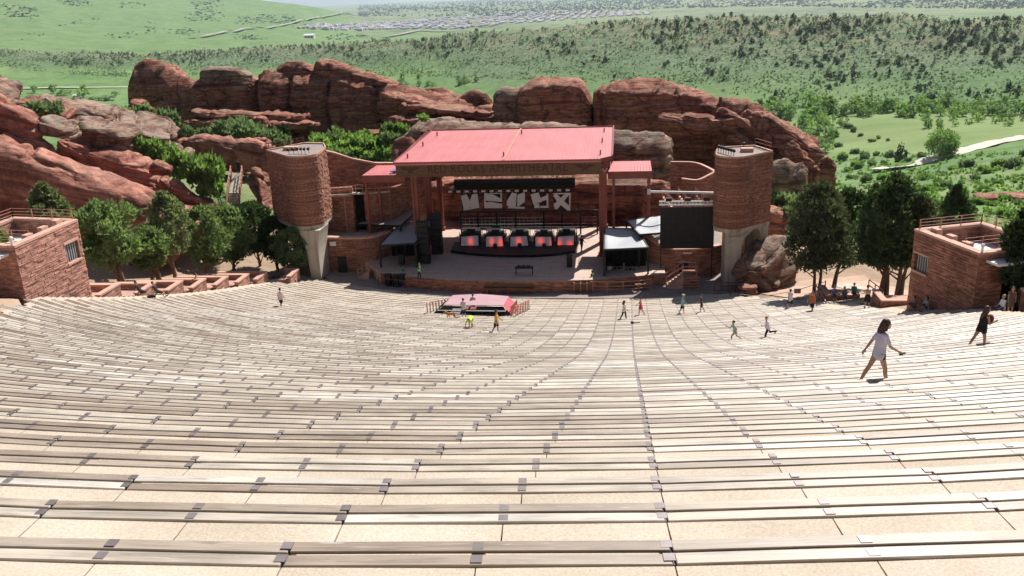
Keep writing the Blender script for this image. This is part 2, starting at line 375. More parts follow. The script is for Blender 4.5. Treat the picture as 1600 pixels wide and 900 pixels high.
# ------------------------------------------------------------ ground: one sheet from the amphitheatre to the horizon
TAB = {   # column of the picture -> (distance, 'v' row of the picture | 'z' height)
 -250: [(95,'z',5),(125,'z',10),(160,'z',4),(300,'z',-40),(600,'z',-74),(1000,'z',-78),(1500,'v',112),(1700,'v',92),(1950,'v',62),(2400,'z',-105),(3200,'v',75),(4500,'v',35),(6500,'v',-35),(7600,'v',-70),(9500,'z',-120),(16000,'z',-150)],
 0:    [(95,'z',2),(112,'z',7),(128,'z',10),(160,'z',3),(300,'z',-40),(600,'z',-72),(1000,'z',-78),(1400,'v',127),(1600,'v',108),(1900,'v',66),(2300,'z',-100),(3200,'v',68),(4500,'v',38),(6200,'v',-12),(7600,'v',-48),(9500,'z',-120),(16000,'z',-150)],
 200:  [(95,'z',1),(115,'z',5),(135,'z',7),(160,'z',3),(300,'z',-38),(600,'z',-72),(1000,'z',-78),(1330,'v',136),(1500,'v',117),(1850,'v',80),(2200,'z',-100),(3300,'v',66),(4800,'v',40),(6300,'v',0),(7600,'v',-26),(9500,'z',-120),(16000,'z',-150)],
 400:  [(95,'z',0),(115,'z',3.5),(140,'z',5),(175,'z',2),(300,'z',-38),(600,'z',-72),(1000,'z',-80),(1350,'v',120),(1500,'v',98),(1700,'v',66),(2200,'z',-115),(3600,'v',60),(5200,'v',38),(6800,'v',10),(7800,'v',-8),(9500,'z',-130),(16000,'z',-150)],
 500:  [(95,'z',0),(118,'z',3),(145,'z',5.5),(175,'z',3),(300,'z',-38),(600,'z',-72),(1000,'z',-80),(1300,'v',118),(1430,'v',94),(1600,'v',60),(2200,'z',-120),(3600,'v',60),(5200,'v',36),(6800,'v',20),(7800,'v',5),(9500,'z',-145),(16000,'z',-150)],
 600:  [(95,'z',0),(118,'z',3.5),(145,'z',6),(175,'z',2),(300,'z',-38),(600,'z',-74),(1000,'z',-80),(1200,'v',118),(1330,'v',92),(1500,'v',60),(2200,'z',-130),(3600,'z',-150),(6000,'z',-150),(9500,'z',-150),(16000,'z',-150)],
 700:  [(95,'z',0),(118,'z',2),(145,'z',2),(175,'z',-3),(300,'z',-42),(600,'z',-76),(1000,'z',-80),(1120,'v',118),(1260,'v',80),(1420,'v',50),(2000,'z',-130),(3600,'z',-150),(6000,'z',-150),(9500,'z',-150),(16000,'z',-150)],
 800:  [(95,'z',0),(118,'z',0),(145,'z',-2),(175,'z',-8),(300,'z',-45),(600,'z',-78),(920,'z',-82),(1080,'v',112),(1220,'v',70),(1350,'v',35),(2000,'z',-130),(3600,'z',-150),(6000,'z',-150),(9500,'z',-150),(16000,'z',-150)],
 1000: [(95,'z',0),(118,'z',0),(145,'z',-4),(175,'z',-12),(300,'z',-48),(600,'z',-80),(860,'z',-83),(1030,'v',100),(1140,'v',58),(1250,'v',16),(1900,'z',-130),(3600,'z',-150),(6000,'z',-150),(9500,'z',-150),(16000,'z',-150)],
 1200: [(95,'z',-.5),(118,'z',-2),(145,'z',-7),(175,'z',-15),(300,'z',-48),(600,'z',-81),(830,'z',-84),(1000,'v',95),(1100,'v',54),(1190,'v',11),(1800,'z',-130),(3600,'z',-150),(6000,'z',-150),(9500,'z',-150),(16000,'z',-150)],
 1400: [(95,'z',-.5),(115,'z',-3),(145,'z',-10),(200,'v',338),(320,'v',298),(480,'v',262),(590,'v',243),(830,'v',168),(980,'v',100),(1080,'v',54),(1150,'v',14),(1800,'z',-130),(3600,'z',-150),(6000,'z',-150),(9500,'z',-150),(16000,'z',-150)],
 1600: [(80,'z',3),(100,'z',-2),(130,'z',-10),(200,'v',330),(320,'v',272),(430,'v',232),(560,'v',218),(820,'v',176),(960,'v',110),(1060,'v',58),(1130,'v',15),(1800,'z',-130),(3600,'z',-150),(6000,'z',-150),(9500,'z',-150),(16000,'z',-150)],
 1850: [(80,'z',4),(100,'z',-1),(130,'z',-8),(200,'v',318),(320,'v',255),(430,'v',215),(560,'v',206),(820,'v',178),(960,'v',115),(1060,'v',60),(1130,'v',16),(1800,'z',-130),(3600,'z',-150),(6000,'z',-150),(9500,'z',-150),(16000,'z',-150)],
}
def _z_of(u, v, dist):
    r = ray(u, v); return CAM.z + r.z*dist/math.hypot(r.x, r.y)
COLS_AZ, COLS_P = [], []
for u in sorted(TAB):
    r = ray(u, 150); COLS_AZ.append(math.atan2(r.x, r.y))
    COLS_P.append(([math.log(e[0]) for e in TAB[u]] + [math.log(60000)], [(e[2] if e[1] == 'z' else _z_of(u, e[2], e[0])) for e in TAB[u]] + [-150.0]))
_LG = np.linspace(math.log(70), math.log(60000), 700)
def _smooth(a, k):
    p = np.pad(a, k, mode='edge'); return np.convolve(p, np.ones(2*k+1)/(2*k+1), 'valid')
_PROF = np.array([_smooth(np.interp(_LG, a, b), 6) for a, b in COLS_P])
_AZG = np.linspace(COLS_AZ[0], COLS_AZ[-1], 400)
_ZG = np.array([[0.0]]) if False else np.stack([np.interp(_AZG, COLS_AZ, _PROF[:, j]) for j in range(_PROF.shape[1])], 1)
for j in range(_ZG.shape[1]): _ZG[:, j] = _smooth(_ZG[:, j], 7)
def far_z(az, d):
    a = min(max((az-_AZG[0])/(_AZG[-1]-_AZG[0])*(len(_AZG)-1), 0), len(_AZG)-1.001)
    l = min(max((math.log(max(d, 70.0))-_LG[0])/(_LG[-1]-_LG[0])*(len(_LG)-1), 0), len(_LG)-1.001)
    i, j = int(a), int(l); fa, fl = a-i, l-j
    z = (_ZG[i, j]*(1-fa)+_ZG[i+1, j]*fa)*(1-fl) + (_ZG[i, j+1]*(1-fa)+_ZG[i+1, j+1]*fa)*fl
    return z
def sst(a, b, x):
    t = min(max((x-a)/(b-a), 0.0), 1.0); return t*t*(3-2*t)
def near_z(x, y):
    xx = min(max(x, -32.6), 27.0)
    yy = y - xx*xx/(2*RR)
    z = seatd(min(yy, 84.0)) if yy < 84 else -0.02
    if yy < -6: z = seatd(-6.0)
    inside = (-32.4 < x < (27.9 if y < 57 else 27.4-(y-57)*.39)) and yy < 84.5
    return z - (1.3 if inside else .12)
def gz(x, y):
    dx, dy = x-CAM.x, y-CAM.y; d = math.hypot(dx, dy); az = math.atan2(dx, dy)
    w = sst(100, 118, d) if x > -33 else max(sst(100, 118, d), sst(-39, -52, x)*sst(70, 92, d))
    if dy < 5 and d < 200: w = 0.0
    z = near_z(x, y)*(1-w)
    if w > 0:
        zf = far_z(az, d)
        zf += mn.fractal(Vector((x*.012, y*.012, 0)), 1.0, 2.0, 4)*min(3.5, max(0, (d-110)*.02))
        if d > 1000: zf += mn.fractal(Vector((x*.004, y*.004, 3)), 1.0, 2.0, 5 if d < 2600 else 2)*min(9.0, (d-900)*.02)*(.6 if d < 2600 else (1.1 if az < -.18 and d < 9000 else .05))
        z += zf*w
    return z
def drop(u, v, off=0.0, dmin=90.0, dmax=30000.0):
    """point of the ground seen at this place of the picture"""
    r = ray(u, v); r = r/math.hypot(r.x, r.y); d = dmin; pd = d
    while d < dmax:
        p = CAM + r*d
        if p.z < gz(p.x, p.y)+off:
            lo, hi = pd, d
            for _ in range(12):
                m = (lo+hi)/2; p = CAM + r*m
                if p.z < gz(p.x, p.y)+off: hi = m
                else: lo = m
            p = CAM + r*hi; return Vector((p.x, p.y, gz(p.x, p.y)))
        pd = d; d *= 1.012
    return None

def road_dist(x, y, line):
    best = 1e9
    for (a, b) in zip(line, line[1:]):
        d = b-a; t = min(max(((x-a[0])*d[0]+(y-a[1])*d[1])/(d[0]**2+d[1]**2), 0), 1)
        best = min(best, math.hypot(x-a[0]-d[0]*t, y-a[1]-d[1]*t))
    return best
# ground material: grass, scrub, bare soil and meadow by zone (vertex colour masks the kind of cover)
t = MT('ground_cover', .95, 0, .1)
va = NN(t.nt, 'ShaderNodeVertexColor'); va.layer_name = 'zone'
sp = NN(t.nt, 'ShaderNodeSeparateColor'); t.L(va.outputs[0], sp.inputs[0])
n1 = t.noise(t.pos, .012, 6, .6); n2 = t.noise(t.pos, .09, 5, .65); n3 = t.noise(t.pos, .7, 4, .7); n4 = t.noise(t.pos, .33, 3, .6)
grass = t.ramp(n1, [(.3, (.088, .168, .056)), (.5, (.124, .21, .072)), (.7, (.172, .24, .10))])
grass = t.mix(1.0, grass, t.ramp(n2, [(.3, .72), (.7, 1.2)]), 'MULTIPLY')
grass = t.mix(1.0, grass, t.ramp(n3, [(.3, .82), (.7, 1.12)]), 'MULTIPLY')
scr = t.ramp(n4, [(.40, (.055, .092, .048)), (.52, (.115, .17, .085)), (.66, (.175, .215, .118))])
scr = t.mix(1.0, scr, t.ramp(n2, [(.3, .78), (.7, 1.2)]), 'MULTIPLY')
c = t.mix(sp.outputs[0], grass, scr)
dirt = t.ramp(n2, [(.3, (.26, .18, .125)), (.7, (.38, .28, .20))])
dm = t.math('MINIMUM', 1.0, t.math('ADD', t.math('MULTIPLY', sp.outputs[1], t.ramp(t.noise(t.pos, .05, 6, .7), [(.45, 0.0), (.6, 1.0)])), t.math('MAXIMUM', 0.0, t.math('SUBTRACT', sp.outputs[1], 1.0))))
c = t.mix(dm, c, dirt)
mead = t.ramp(t.noise(t.mapv(t.pos, (.012, .05, .05)), 1.0, 5, .6), [(.3, (.135, .20, .07)), (.7, (.195, .245, .10))])
c = t.mix(sp.outputs[2], c, mead)
far = t.ramp(t.voro(t.pos, .012).outputs['Distance'], [(.25, (.05, .075, .04)), (.6, (.16, .20, .10))])
pale = t.ramp(n1, [(.35, (.13, .18, .075)), (.65, (.22, .24, .14))])
nfar = t.ramp(t.noise(t.pos, .0006, 4, .6), [(.42, 0.0), (.55, 1.0)])
c = t.mix(va.outputs['Alpha'], t.mix(nfar, far, pale), c)
t.col(c); t.bump(n4, .6, .8); MAT['ground'] = t.m

def make_ground():
    AZ = np.concatenate([np.linspace(R_(-75), COLS_AZ[0], 20)[:-1], np.linspace(COLS_AZ[0], COLS_AZ[-1], 270), np.linspace(COLS_AZ[-1], R_(60), 14)[1:]])
    DS = np.concatenate([np.linspace(12, 96, 40), 100*np.exp(np.linspace(0, math.log(520), 330))])
    na, nd = len(AZ), len(DS); V = []; C = []
    for d in DS:
        for az in AZ:
            x, y = CAM.x+d*math.sin(az), CAM.y+d*math.cos(az); z = gz(x, y); V.append((x, y, z))
            u = 800+1474*math.tan(az+YAW) if abs(az+YAW) < 1.2 else 9999*(1 if az > 0 else -1)
            n = mn.noise(Vector((x*.006, y*.006, 9)))
            crest = float(np.interp(u, [0, 200, 400, 600, 800, 1000, 1200, 1400, 1600], [1900, 1850, 1700, 1500, 1350, 1250, 1190, 1150, 1130]))
            foot = float(np.interp(u, [0, 200, 400, 600, 800, 1000, 1200, 1400, 1600], [1600, 1520, 1350, 1200, 960, 880, 850, 850, 850]))
            f = (d-foot)/(crest-foot)
            sc = sst(-.05, .5, f+n*.25) if d < crest*1.5 else 0.0
            if 130 < d < 420 and u > 1150: sc = max(sc, .55*sst(-.3, .3, n))
            di = (sst(.35, .85, f)*.5 if d < crest*1.4 else .1) if d > 400 else (.25 if d > 132 else (1.95 if d < 116 else .6))
            me = 1.0 if (u > 1250 and 585 < d < 800 and n > -.75 and u < 2200) else 0.0
            fa = sst(4200, 5600, d) if u > 560 else sst(8200, 9500, d)
            if 100 < d < 4200: pass
            C.append((sc, di, me, 1-fa))
    F = [(j*na+i, j*na+i+1, (j+1)*na+i+1, (j+1)*na+i) for j in range(nd-1) for i in range(na-1)]
    me = bpy.data.meshes.new('ground'); me.from_pydata(V, [], F); me.materials.append(MAT['ground'])
    a = me.color_attributes.new('zone', 'FLOAT_COLOR', 'POINT'); a.data.foreach_set('color', np.array(C, np.float32).ravel())
    me.polygons.foreach_set('use_smooth', [True]*len(F))
    o = bpy.data.objects.new('ground', me); COL.objects.link(o); struct(o)
make_ground()

# ------------------------------------------------------------ seating: terraces of slabs, each with a two-plank bench
def right_edge(y):
    return float(np.interp(y, [0, 51, 57, 63, 75, 85, 90], [27.9, 27.9, 27.45, 25.35, 23.0, 16.4, 15.5]))
def make_seats():
    pitch, bay = 1.25, 2.70
    def arc(s, d): a = s/RR; return RR*math.sin(a), d + RR*(1-math.cos(a)), a
    pm = MB().box(-bay/2+.011, bay/2-.011, -.062, .062, -.026, 0).mesh('plank', 'plank')
    bm = bmesh.new(); bm.from_mesh(pm); bmesh.ops.bevel(bm, geom=bm.edges[:], offset=.006, segments=1, affect='EDGES'); bm.to_mesh(pm); bm.free()
    sm = MB().box(-bay/4+.0035, bay/4-.0035, -pitch+.30, -.113, -.95, 0).box(-bay/4+.0035, bay/4-.0035, -.1125, .295, -.95, -.10).mesh('slab', 'concrete')
    kb = MB()
    for yy in (-.032, .122): kb.box(-.04, .04, yy-.042, yy+.042, .001, .006)
    kb.box(-.045, .045, -.08, .17, -.10, -.0275)
    km = kb.mesh('bracket', 'bracket')
    terr = thing('seating_terrace', 'sandy concrete terraces of the seating slope', 'terrace'); del terr['category']; terr['kind'] = 'structure'
    far_slab = MB(); nb = 0
    ordn = ['nearest the camera', 'second from the camera', 'third from the camera', 'fourth from the camera', 'fifth from the camera', 'sixth from the camera', 'seventh from the camera', 'eighth from the camera', 'ninth from the camera', 'tenth from the camera', 'eleventh from the camera', 'twelfth from the camera']
    for k in range(-2, 64):
        d = 5.11 + pitch*k; z = seatd(d)
        dep = d*.95 + (29-z)*.31
        half = dep*.66 + 3.0
        cx = 5 - d*.128
        s0, s1 = max(-33.6, cx-half), min(31.0, cx+half)
        j0 = math.floor((s0-5.36)/(bay/2)); j1 = math.ceil((s1-5.36)/(bay/2))
        o5 = 5.36 + .009*max(0, d-5)
        def ok(s):
            x, y, a = arc(s, d); return -32.5 < x < right_edge(y)
        # slabs
        for j in range(j0, j1):
            s = o5 + (j+.5)*bay/2
            if not ok(s): continue
            x, y, a = arc(s, d)
            if k < 13: inst('slab', sm, terr, (x, y, z-.012), a)
            else:
                ca, sa = math.cos(a), math.sin(a); g = bay/4-.006
                vs_ = [(x+ca*px-sa*py, y+sa*px+ca*py, z-.012+pz) for pz in (-.95, 0) for px, py in ((-g, -pitch+.30), (g, -pitch+.30), (g, -.113), (-g, -.113))]
                far_slab.add(vs_, [(4, 5, 6, 7), (0, 1, 5, 4), (1, 2, 6, 5), (2, 3, 7, 6), (3, 0, 4, 7)])
                vs_ = [(x+ca*px-sa*py, y+sa*px+ca*py, z-.012+pz) for pz in (-.95, -.10) for px, py in ((-g, -.1125), (g, -.1125), (g, .295), (-g, .295))]
                far_slab.add(vs_, [(4, 5, 6, 7), (1, 2, 6, 5), (2, 3, 7, 6), (3, 0, 4, 7)])
        if k < 0: lab = 'weathered two-plank bench row at the very bottom edge, mostly below the picture'
        elif k < 12: lab = 'weathered two-plank wooden bench row, %s, across the lower seating' % ordn[k]
        elif k < 26: lab = 'grey brown two-plank bench row in the middle of the seating, beyond the first dozen'
        elif k < 44: lab = 'narrow pale bench row far down the slope, at the height of the strolling visitors'
        else: lab = 'thin distant bench row near the stage, curving towards the side planters'
        x, y, a = arc(0, d)
        row = thing('bench', lab, 'bench', (0, d, z), 'curved wooden bench rows of the amphitheatre')
        fp = MB(); fb = MB()
        j0 = math.floor((s0-5.36)/bay); j1 = math.ceil((s1-5.36)/bay)
        rnd = random.Random(k*7+3)
        for j in range(j0, j1):
            s = o5 + (j+.5)*bay
            if not (ok(s-bay/2) and ok(s+bay/2)): continue
            x, y, a = arc(s, d); ca, sa = math.cos(a), math.sin(a)
            for yy in (-.032, .122):
                dz = rnd.uniform(-.004, .004)
                loc = (x - sa*yy, y + ca*yy - d, dz)
                inst('plank', pm, row, loc, a + rnd.uniform(-.0012, .0012))
                nb += 1
            for e in (-.03/bay, .5):
                ss = o5 + (j+e)*bay
                x2, y2, a2 = arc(ss, d)
                if k < 9: inst('bracket', km, row, (x2, y2-d, 0), a2, None)
                else:
                    c2, s2 = math.cos(a2), math.sin(a2)
                    sx = 1.0
                    fb.add([(x2 + c2*vx*sx - s2*vy, y2 + s2*vx*sx + c2*vy, z+vz) for vx, vy, vz in kb.v], kb.f)
        if fb.v: fb.build('bracket', 'bracket', row, kind='stuff', fixn=False)
    far_slab.build('slab', 'concrete', terr, kind='stuff', fixn=False)
    print('planks', nb)
make_seats()
# ------------------------------------------------------------ stage, pit, canopies, towers
SX = -7.7                                                   # stage centre line
SZ = 1.2
def make_stage():
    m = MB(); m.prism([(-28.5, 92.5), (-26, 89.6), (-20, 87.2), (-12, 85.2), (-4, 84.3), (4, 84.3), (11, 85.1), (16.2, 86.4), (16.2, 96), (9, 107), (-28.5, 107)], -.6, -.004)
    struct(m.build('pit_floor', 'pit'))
    m = MB(); m.prism([(-20.5, 89.2), (-16, 87.4), (-11, 86.3), (-4, 86.0), (2.5, 86.6), (9.5, 88.6), (9.5, 108), (-24.5, 108), (-24.5, 95)], -.3, SZ)
    st = m.build('stage_floor', 'stage'); struct(st)
    MB().wall([(-20.53, 89.15), (-16.02, 87.35), (-11.01, 86.25), (-4, 85.95), (2.51, 86.55), (9.5, 88.55)], .04, .001, SZ-.03).build('front_wall', 'brick_red', st)
    # low pit rail in front of the stage
    r = thing('pit_rail', 'low red rail on posts in front of the shaded stage edge', 'railing', (-12, 85.9, 0))
    pts = [(-20.5, 88.1), (-17.5, 87.1), (-14.5, 86.4), (-11.5, 85.9), (-9.0, 85.6)]
    for p in pts: MB().box(p[0]-.04, p[0]+.04, p[1]-.04, p[1]+.04, 0, .95).build('post', 'steel_red', r)
    b = MB()
    for a, c in zip(pts, pts[1:]): b.beam((a[0], a[1], .93), (c[0], c[1], .93), .06)
    b.build('rail', 'steel_red', r)
    t = thing('stage_bench', 'long dark timber bench along the front of the stage', 'bench', (-6.5, 85.7, 0))
    MB().box(-8.8, -3.8, 85.45, 85.95, .5, .6).build('seat', 'fascia', t, bevel=.02)
    MB().box(-8.8, -3.8, 85.9, 85.97, .62, .95).build('backrest', 'fascia', t)
    for x in (-8.5, -6.3, -4.1): MB().box(x-.06, x+.06, 85.5, 85.9, 0, .5).build('leg', 'steel_red', t)

def make_roof():
    x0, x1, y0, y1, z0, z1 = -19.35, 4.1, 93.9, 112.0, 12.15, 12.85
    r = thing('stage_roof', 'large pink red standing seam metal roof on columns over the stage, with wooden name fascia', 'roof', (SX, 95, SZ))
    def zz(y): return z0 + (z1-z0)*(y-y0)/(y1-y0)
    vs = [(x0, y0, z0), (x1-1.2, y0, z0), (x1, y0+1.2, zz(y0+1.2)), (x1, y1, z1), (x0+.6, y1, z1)]
    m = MB(); m.add([(v[0], v[1], v[2]-.35) for v in vs] + vs, [(4, 3, 2, 1, 0), (5, 6, 7, 8, 9)] + [(i, (i+1) % 5, 5+(i+1) % 5, 5+i) for i in range(5)])
    m.build('roof_deck', 'roof_red', r)
    m = MB(); n = 62
    for i in range(n+1):
        x = x0+.05 + (x1-x0-.1)*i/n
        ya = y0 + (max(0, x-(x1-1.2)))
        m.add([(x-.025, ya, zz(ya)), (x+.025, ya, zz(ya)), (x+.025, y1, z1), (x-.025, y1, z1), (x-.02, ya, zz(ya)+.035), (x+.02, ya, zz(ya)+.035), (x+.02, y1, z1+.035), (x-.02, y1, z1+.035)], [(4, 5, 6, 7), (0, 1, 5, 4), (1, 2, 6, 5), (2, 3, 7, 6), (3, 0, 4, 7)])
    m.build('seam', 'roof_red', r, kind='stuff')
    MB().beam((SX+.3, y0+.05, z0+.09), (SX+.3, y1, z1+.09), .12, .05).build('ridge_strip', 'cap', r)
    m = MB(); m.beam((x0, y1, z1+.03), (x1, y1, z1+.03), .14, .2); m.beam((x1, y0+1.2, zz(y0+1.2)-.1), (x1, y1, z1-.05), .14, .5); m.beam((x1-1.2, y0, z0-.14), (x1, y0+1.2, zz(y0+1.2)-.14), .1, .4); m.beam((x0, y0-.02, z0-.10), (x1-1.2, y0-.02, z0-.10), .12, .14); m.beam((x0, y0, z0-.1), (x0+.6, y1, z1-.05), .12, .4)
    m.build('gutter', 'steel_red', r)
    for (u, v) in ((683, 211), (661, 227), (637, 246), (815, 208), (787, 243), (944, 205), (941, 221), (938, 240)):
        rr_ = ray(u, v); k = 0
        for q in range(400):
            y = y0+.3+(y1-y0-.6)*q/400; p = CAM + rr_*((y-CAM.y)/rr_.y)
            if p.z < zz(y)+.1: break
        MB().box(p.x-.07, p.x+.07, p.y-.07, p.y+.07, zz(p.y), zz(p.y)+.5).build('roof_vent', 'steel_red', r)
    # fascia with the name
    f = MB().box(-19.2, 3.0, 93.98, 94.2, 10.55, 11.98).build('fascia', 'fascia', r)
    MB().box(-19.25, 3.05, 93.93, 93.975, 10.52, 10.66).build('fascia_trim', 'fascia', f)
    cu = bpy.data.curves.new('lettering', 'FONT'); cu.body = 'RED ROCKS AMPHITHEATRE'; cu.size = 1.35; cu.extrude = .03; cu.align_x = 'CENTER'; cu.align_y = 'CENTER'; cu.space_character = 1.12
    tmp = bpy.data.objects.new('tmp', cu); COL.objects.link(tmp); bpy.context.view_layer.update()
    me = bpy.data.meshes.new_from_object(tmp.evaluated_get(bpy.context.evaluated_depsgraph_get())); bpy.data.objects.remove(tmp); me.name = 'lettering'
    xs = [v.co.x for v in me.vertices]; wd = max(xs)-min(xs); k = 15.0/wd
    for v in me.vertices: v.co.x *= k
    me.materials.clear(); me.materials.append(MAT['letter'])
    o = bpy.data.objects.new('lettering', me); COL.objects.link(o); o.parent = f; o.matrix_world = Matrix.Identity(4)
    o.location = Vector((-8.15, 93.945, 11.3)) - r.location; o.rotation_euler = (R_(90), 0, 0)
    for ex in (-17.6, 1.2):                                 # winged emblem at either end of the name
        b = MB(); P = lambda *q: [(ex+a*1.15, 93.93, 11.3+c*.95) for a, c in q]
        b.plate(P((-1.0, .25), (-.45, .32), (-.12, .12), (0, .42), (.12, .12), (.45, .32), (1.0, .25), (.55, -.02), (.2, -.1), (.28, -.5), (0, -.3), (-.28, -.5), (-.2, -.1), (-.55, -.02)), (0, 1, 0), .05)
        b.build('emblem', 'letter', f)
    # columns
    for (x, y) in ((-17.5, 95.0), (-17.3, 100.5), (-17.2, 107.0), (2.95, 95.2), (3.0, 101.0), (3.0, 108.0)):
        c = MB()
        for dx, dy in ((-.2, -.2), (.2, -.2), (-.2, .2), (.2, .2)): c.box(x+dx-.09, x+dx+.09, y+dy-.09, y+dy+.09, SZ, zz(y)-.36)
        c.box(x-.13, x+.13, y-.13, y+.13, SZ, zz(y)-.36)
        c.build('column', 'steel_red', r)
        b = MB(); b.box(x-.42, x+.42, y-.42, y+.42, SZ-.002, SZ+.35); b.build('column_base', 'steel_red', r)
    b = MB()
    for y in (95, 100.5, 107.2):
        b.beam((-19, y, zz(y)-.72), (3.7, y, zz(y)-.72), .3, .6)
    for x in (-17.35, 2.97): b.beam((x, 94.3, 11.25), (x, 111.5, 11.9), .3, .6)
    for k in range(9):
        x = -18.5 + k*2.75
        if abs(x+17.4) > .5 and abs(x-3) > .5: b.beam((x, 94.4, 11.6), (x, 111.5, 12.2), .16, .3)
    b.build('roof_beam', 'steel_red', r)
    b = MB()
    for s in (-1, 1): b.beam((3.3, 94.2, 10.7), (3.3+s*.25, 93.9, 11.1), .08)
    b.build('bracket', 'cap', r)
    # side canopies
    for (xa, xb, lab, py) in ((-23.9, -19.5, 'small pink red metal side roof left of the main stage roof, on red posts', 98), (3.6, 8.3, 'small pink red metal side roof right of the main stage roof, on red posts', 96.5)):
        s = thing('side_roof', lab, 'roof', ((xa+xb)/2, 97, 0), 'side roofs of the stage')
        ya, yb, za, zb = 96.9, 101.6, 10.15, 10.45
        if xa < -10: xb = -19.0
        d = MB(); d.add([(xa, ya, za-.3), (xb, ya, za-.3), (xb, yb, zb-.3), (xa+.5, yb, zb-.3), (xa, ya, za), (xb, ya, za), (xb, yb, zb), (xa+.5, yb, zb)], [(3, 2, 1, 0), (4, 5, 6, 7), (0, 1, 5, 4), (1, 2, 6, 5), (2, 3, 7, 6), (3, 0, 4, 7)])
        d.build('roof_deck', 'roof_red', s)
        d = MB()
        for i in range(14):
            x = xa+.25+(xb-xa-.4)*i/13; d.beam((x, ya, za+.03), (x+(.3*(1-i/13) if xa < -10 else 0), yb, zb+.03), .04, .06)
        d.build('seam', 'roof_red', s, kind='stuff')
        MB().box(xa-.03, xb+.03, ya-.1, ya-.003, za-.75, za+.06).build('fascia', 'steel_red', s)
        MB().box(xa-.03 if xa < -10 else xb-.07, xa+.07 if xa < -10 else xb+.03, ya+.002, yb, za-.75, za+.02).build('fascia', 'steel_red', s)
        if xa < -10: cols = ((-23.6, 97.3), (-22.6, 98.8))
        else: cols = ((8.05, 97.2), (4.2, 97.2), (8.05, 101))
        for (x, y) in cols: MB().box(x-.14, x+.14, y-.14, y+.14, 0, za-.3).build('post', 'steel_red', s)
        b = MB(); b.beam((xa+.3, 97.4, za-1.5), (xb, 97.4, za-1.5), .1, .14); b.beam((xa+.3, 98.4, za-1.15), (xb, 98.4, za-1.15), .1, .1); b.build('cross_rail', 'alu' if xa > 0 else 'steel_red', s)
        if xa < -10: b = MB(); b.beam((-23.6, 97.3, 4.6), (-22.6, 98.8, 5.4), .1); b.beam((-22.6, 98.8, 3.6), (-23.6, 97.3, 3.2), .1); b.build('brace', 'steel_red', s)
    d = thing('blue_sheet', 'small folded blue tarpaulin lying on the left side roof', 'tarpaulin', (-20.2, 98.6, 10.3))
    m = MB()
    for i in range(5): m.obox((-20.3+i*.18, 98.0+i*.6, 10.46+.03*(i % 2)), (.55, .22, .05), .5, .04)
    MAT['blue'] = plain('blue_sheet', (.10, .16, .40), .6, .3, 2); m.build('sheet', 'blue', d)

# two long truss beams, ladder of bars
def truss(m, a, b, w=.3, n=12):
    a, b = Vector(a), Vector(b); d = (b-a); side = d.cross(Vector((0, 0, 1)))
    side = side.normalized() if side.length > .01 else Vector((1, 0, 0)); up = side.cross(d).normalized()
    cs = [side*(sx*w/2)+up*(sz*w/2) for sx, sz in ((-1, -1), (1, -1), (1, 1), (-1, 1))]
    for c in cs: m.beam(a+c, b+c, .06)
    for i in range(n):
        p, q = a+d*(i/n), a+d*((i+1)/n)
        for k in range(4): m.beam(p+cs[k], q+cs[(k+1) % 4], .035)

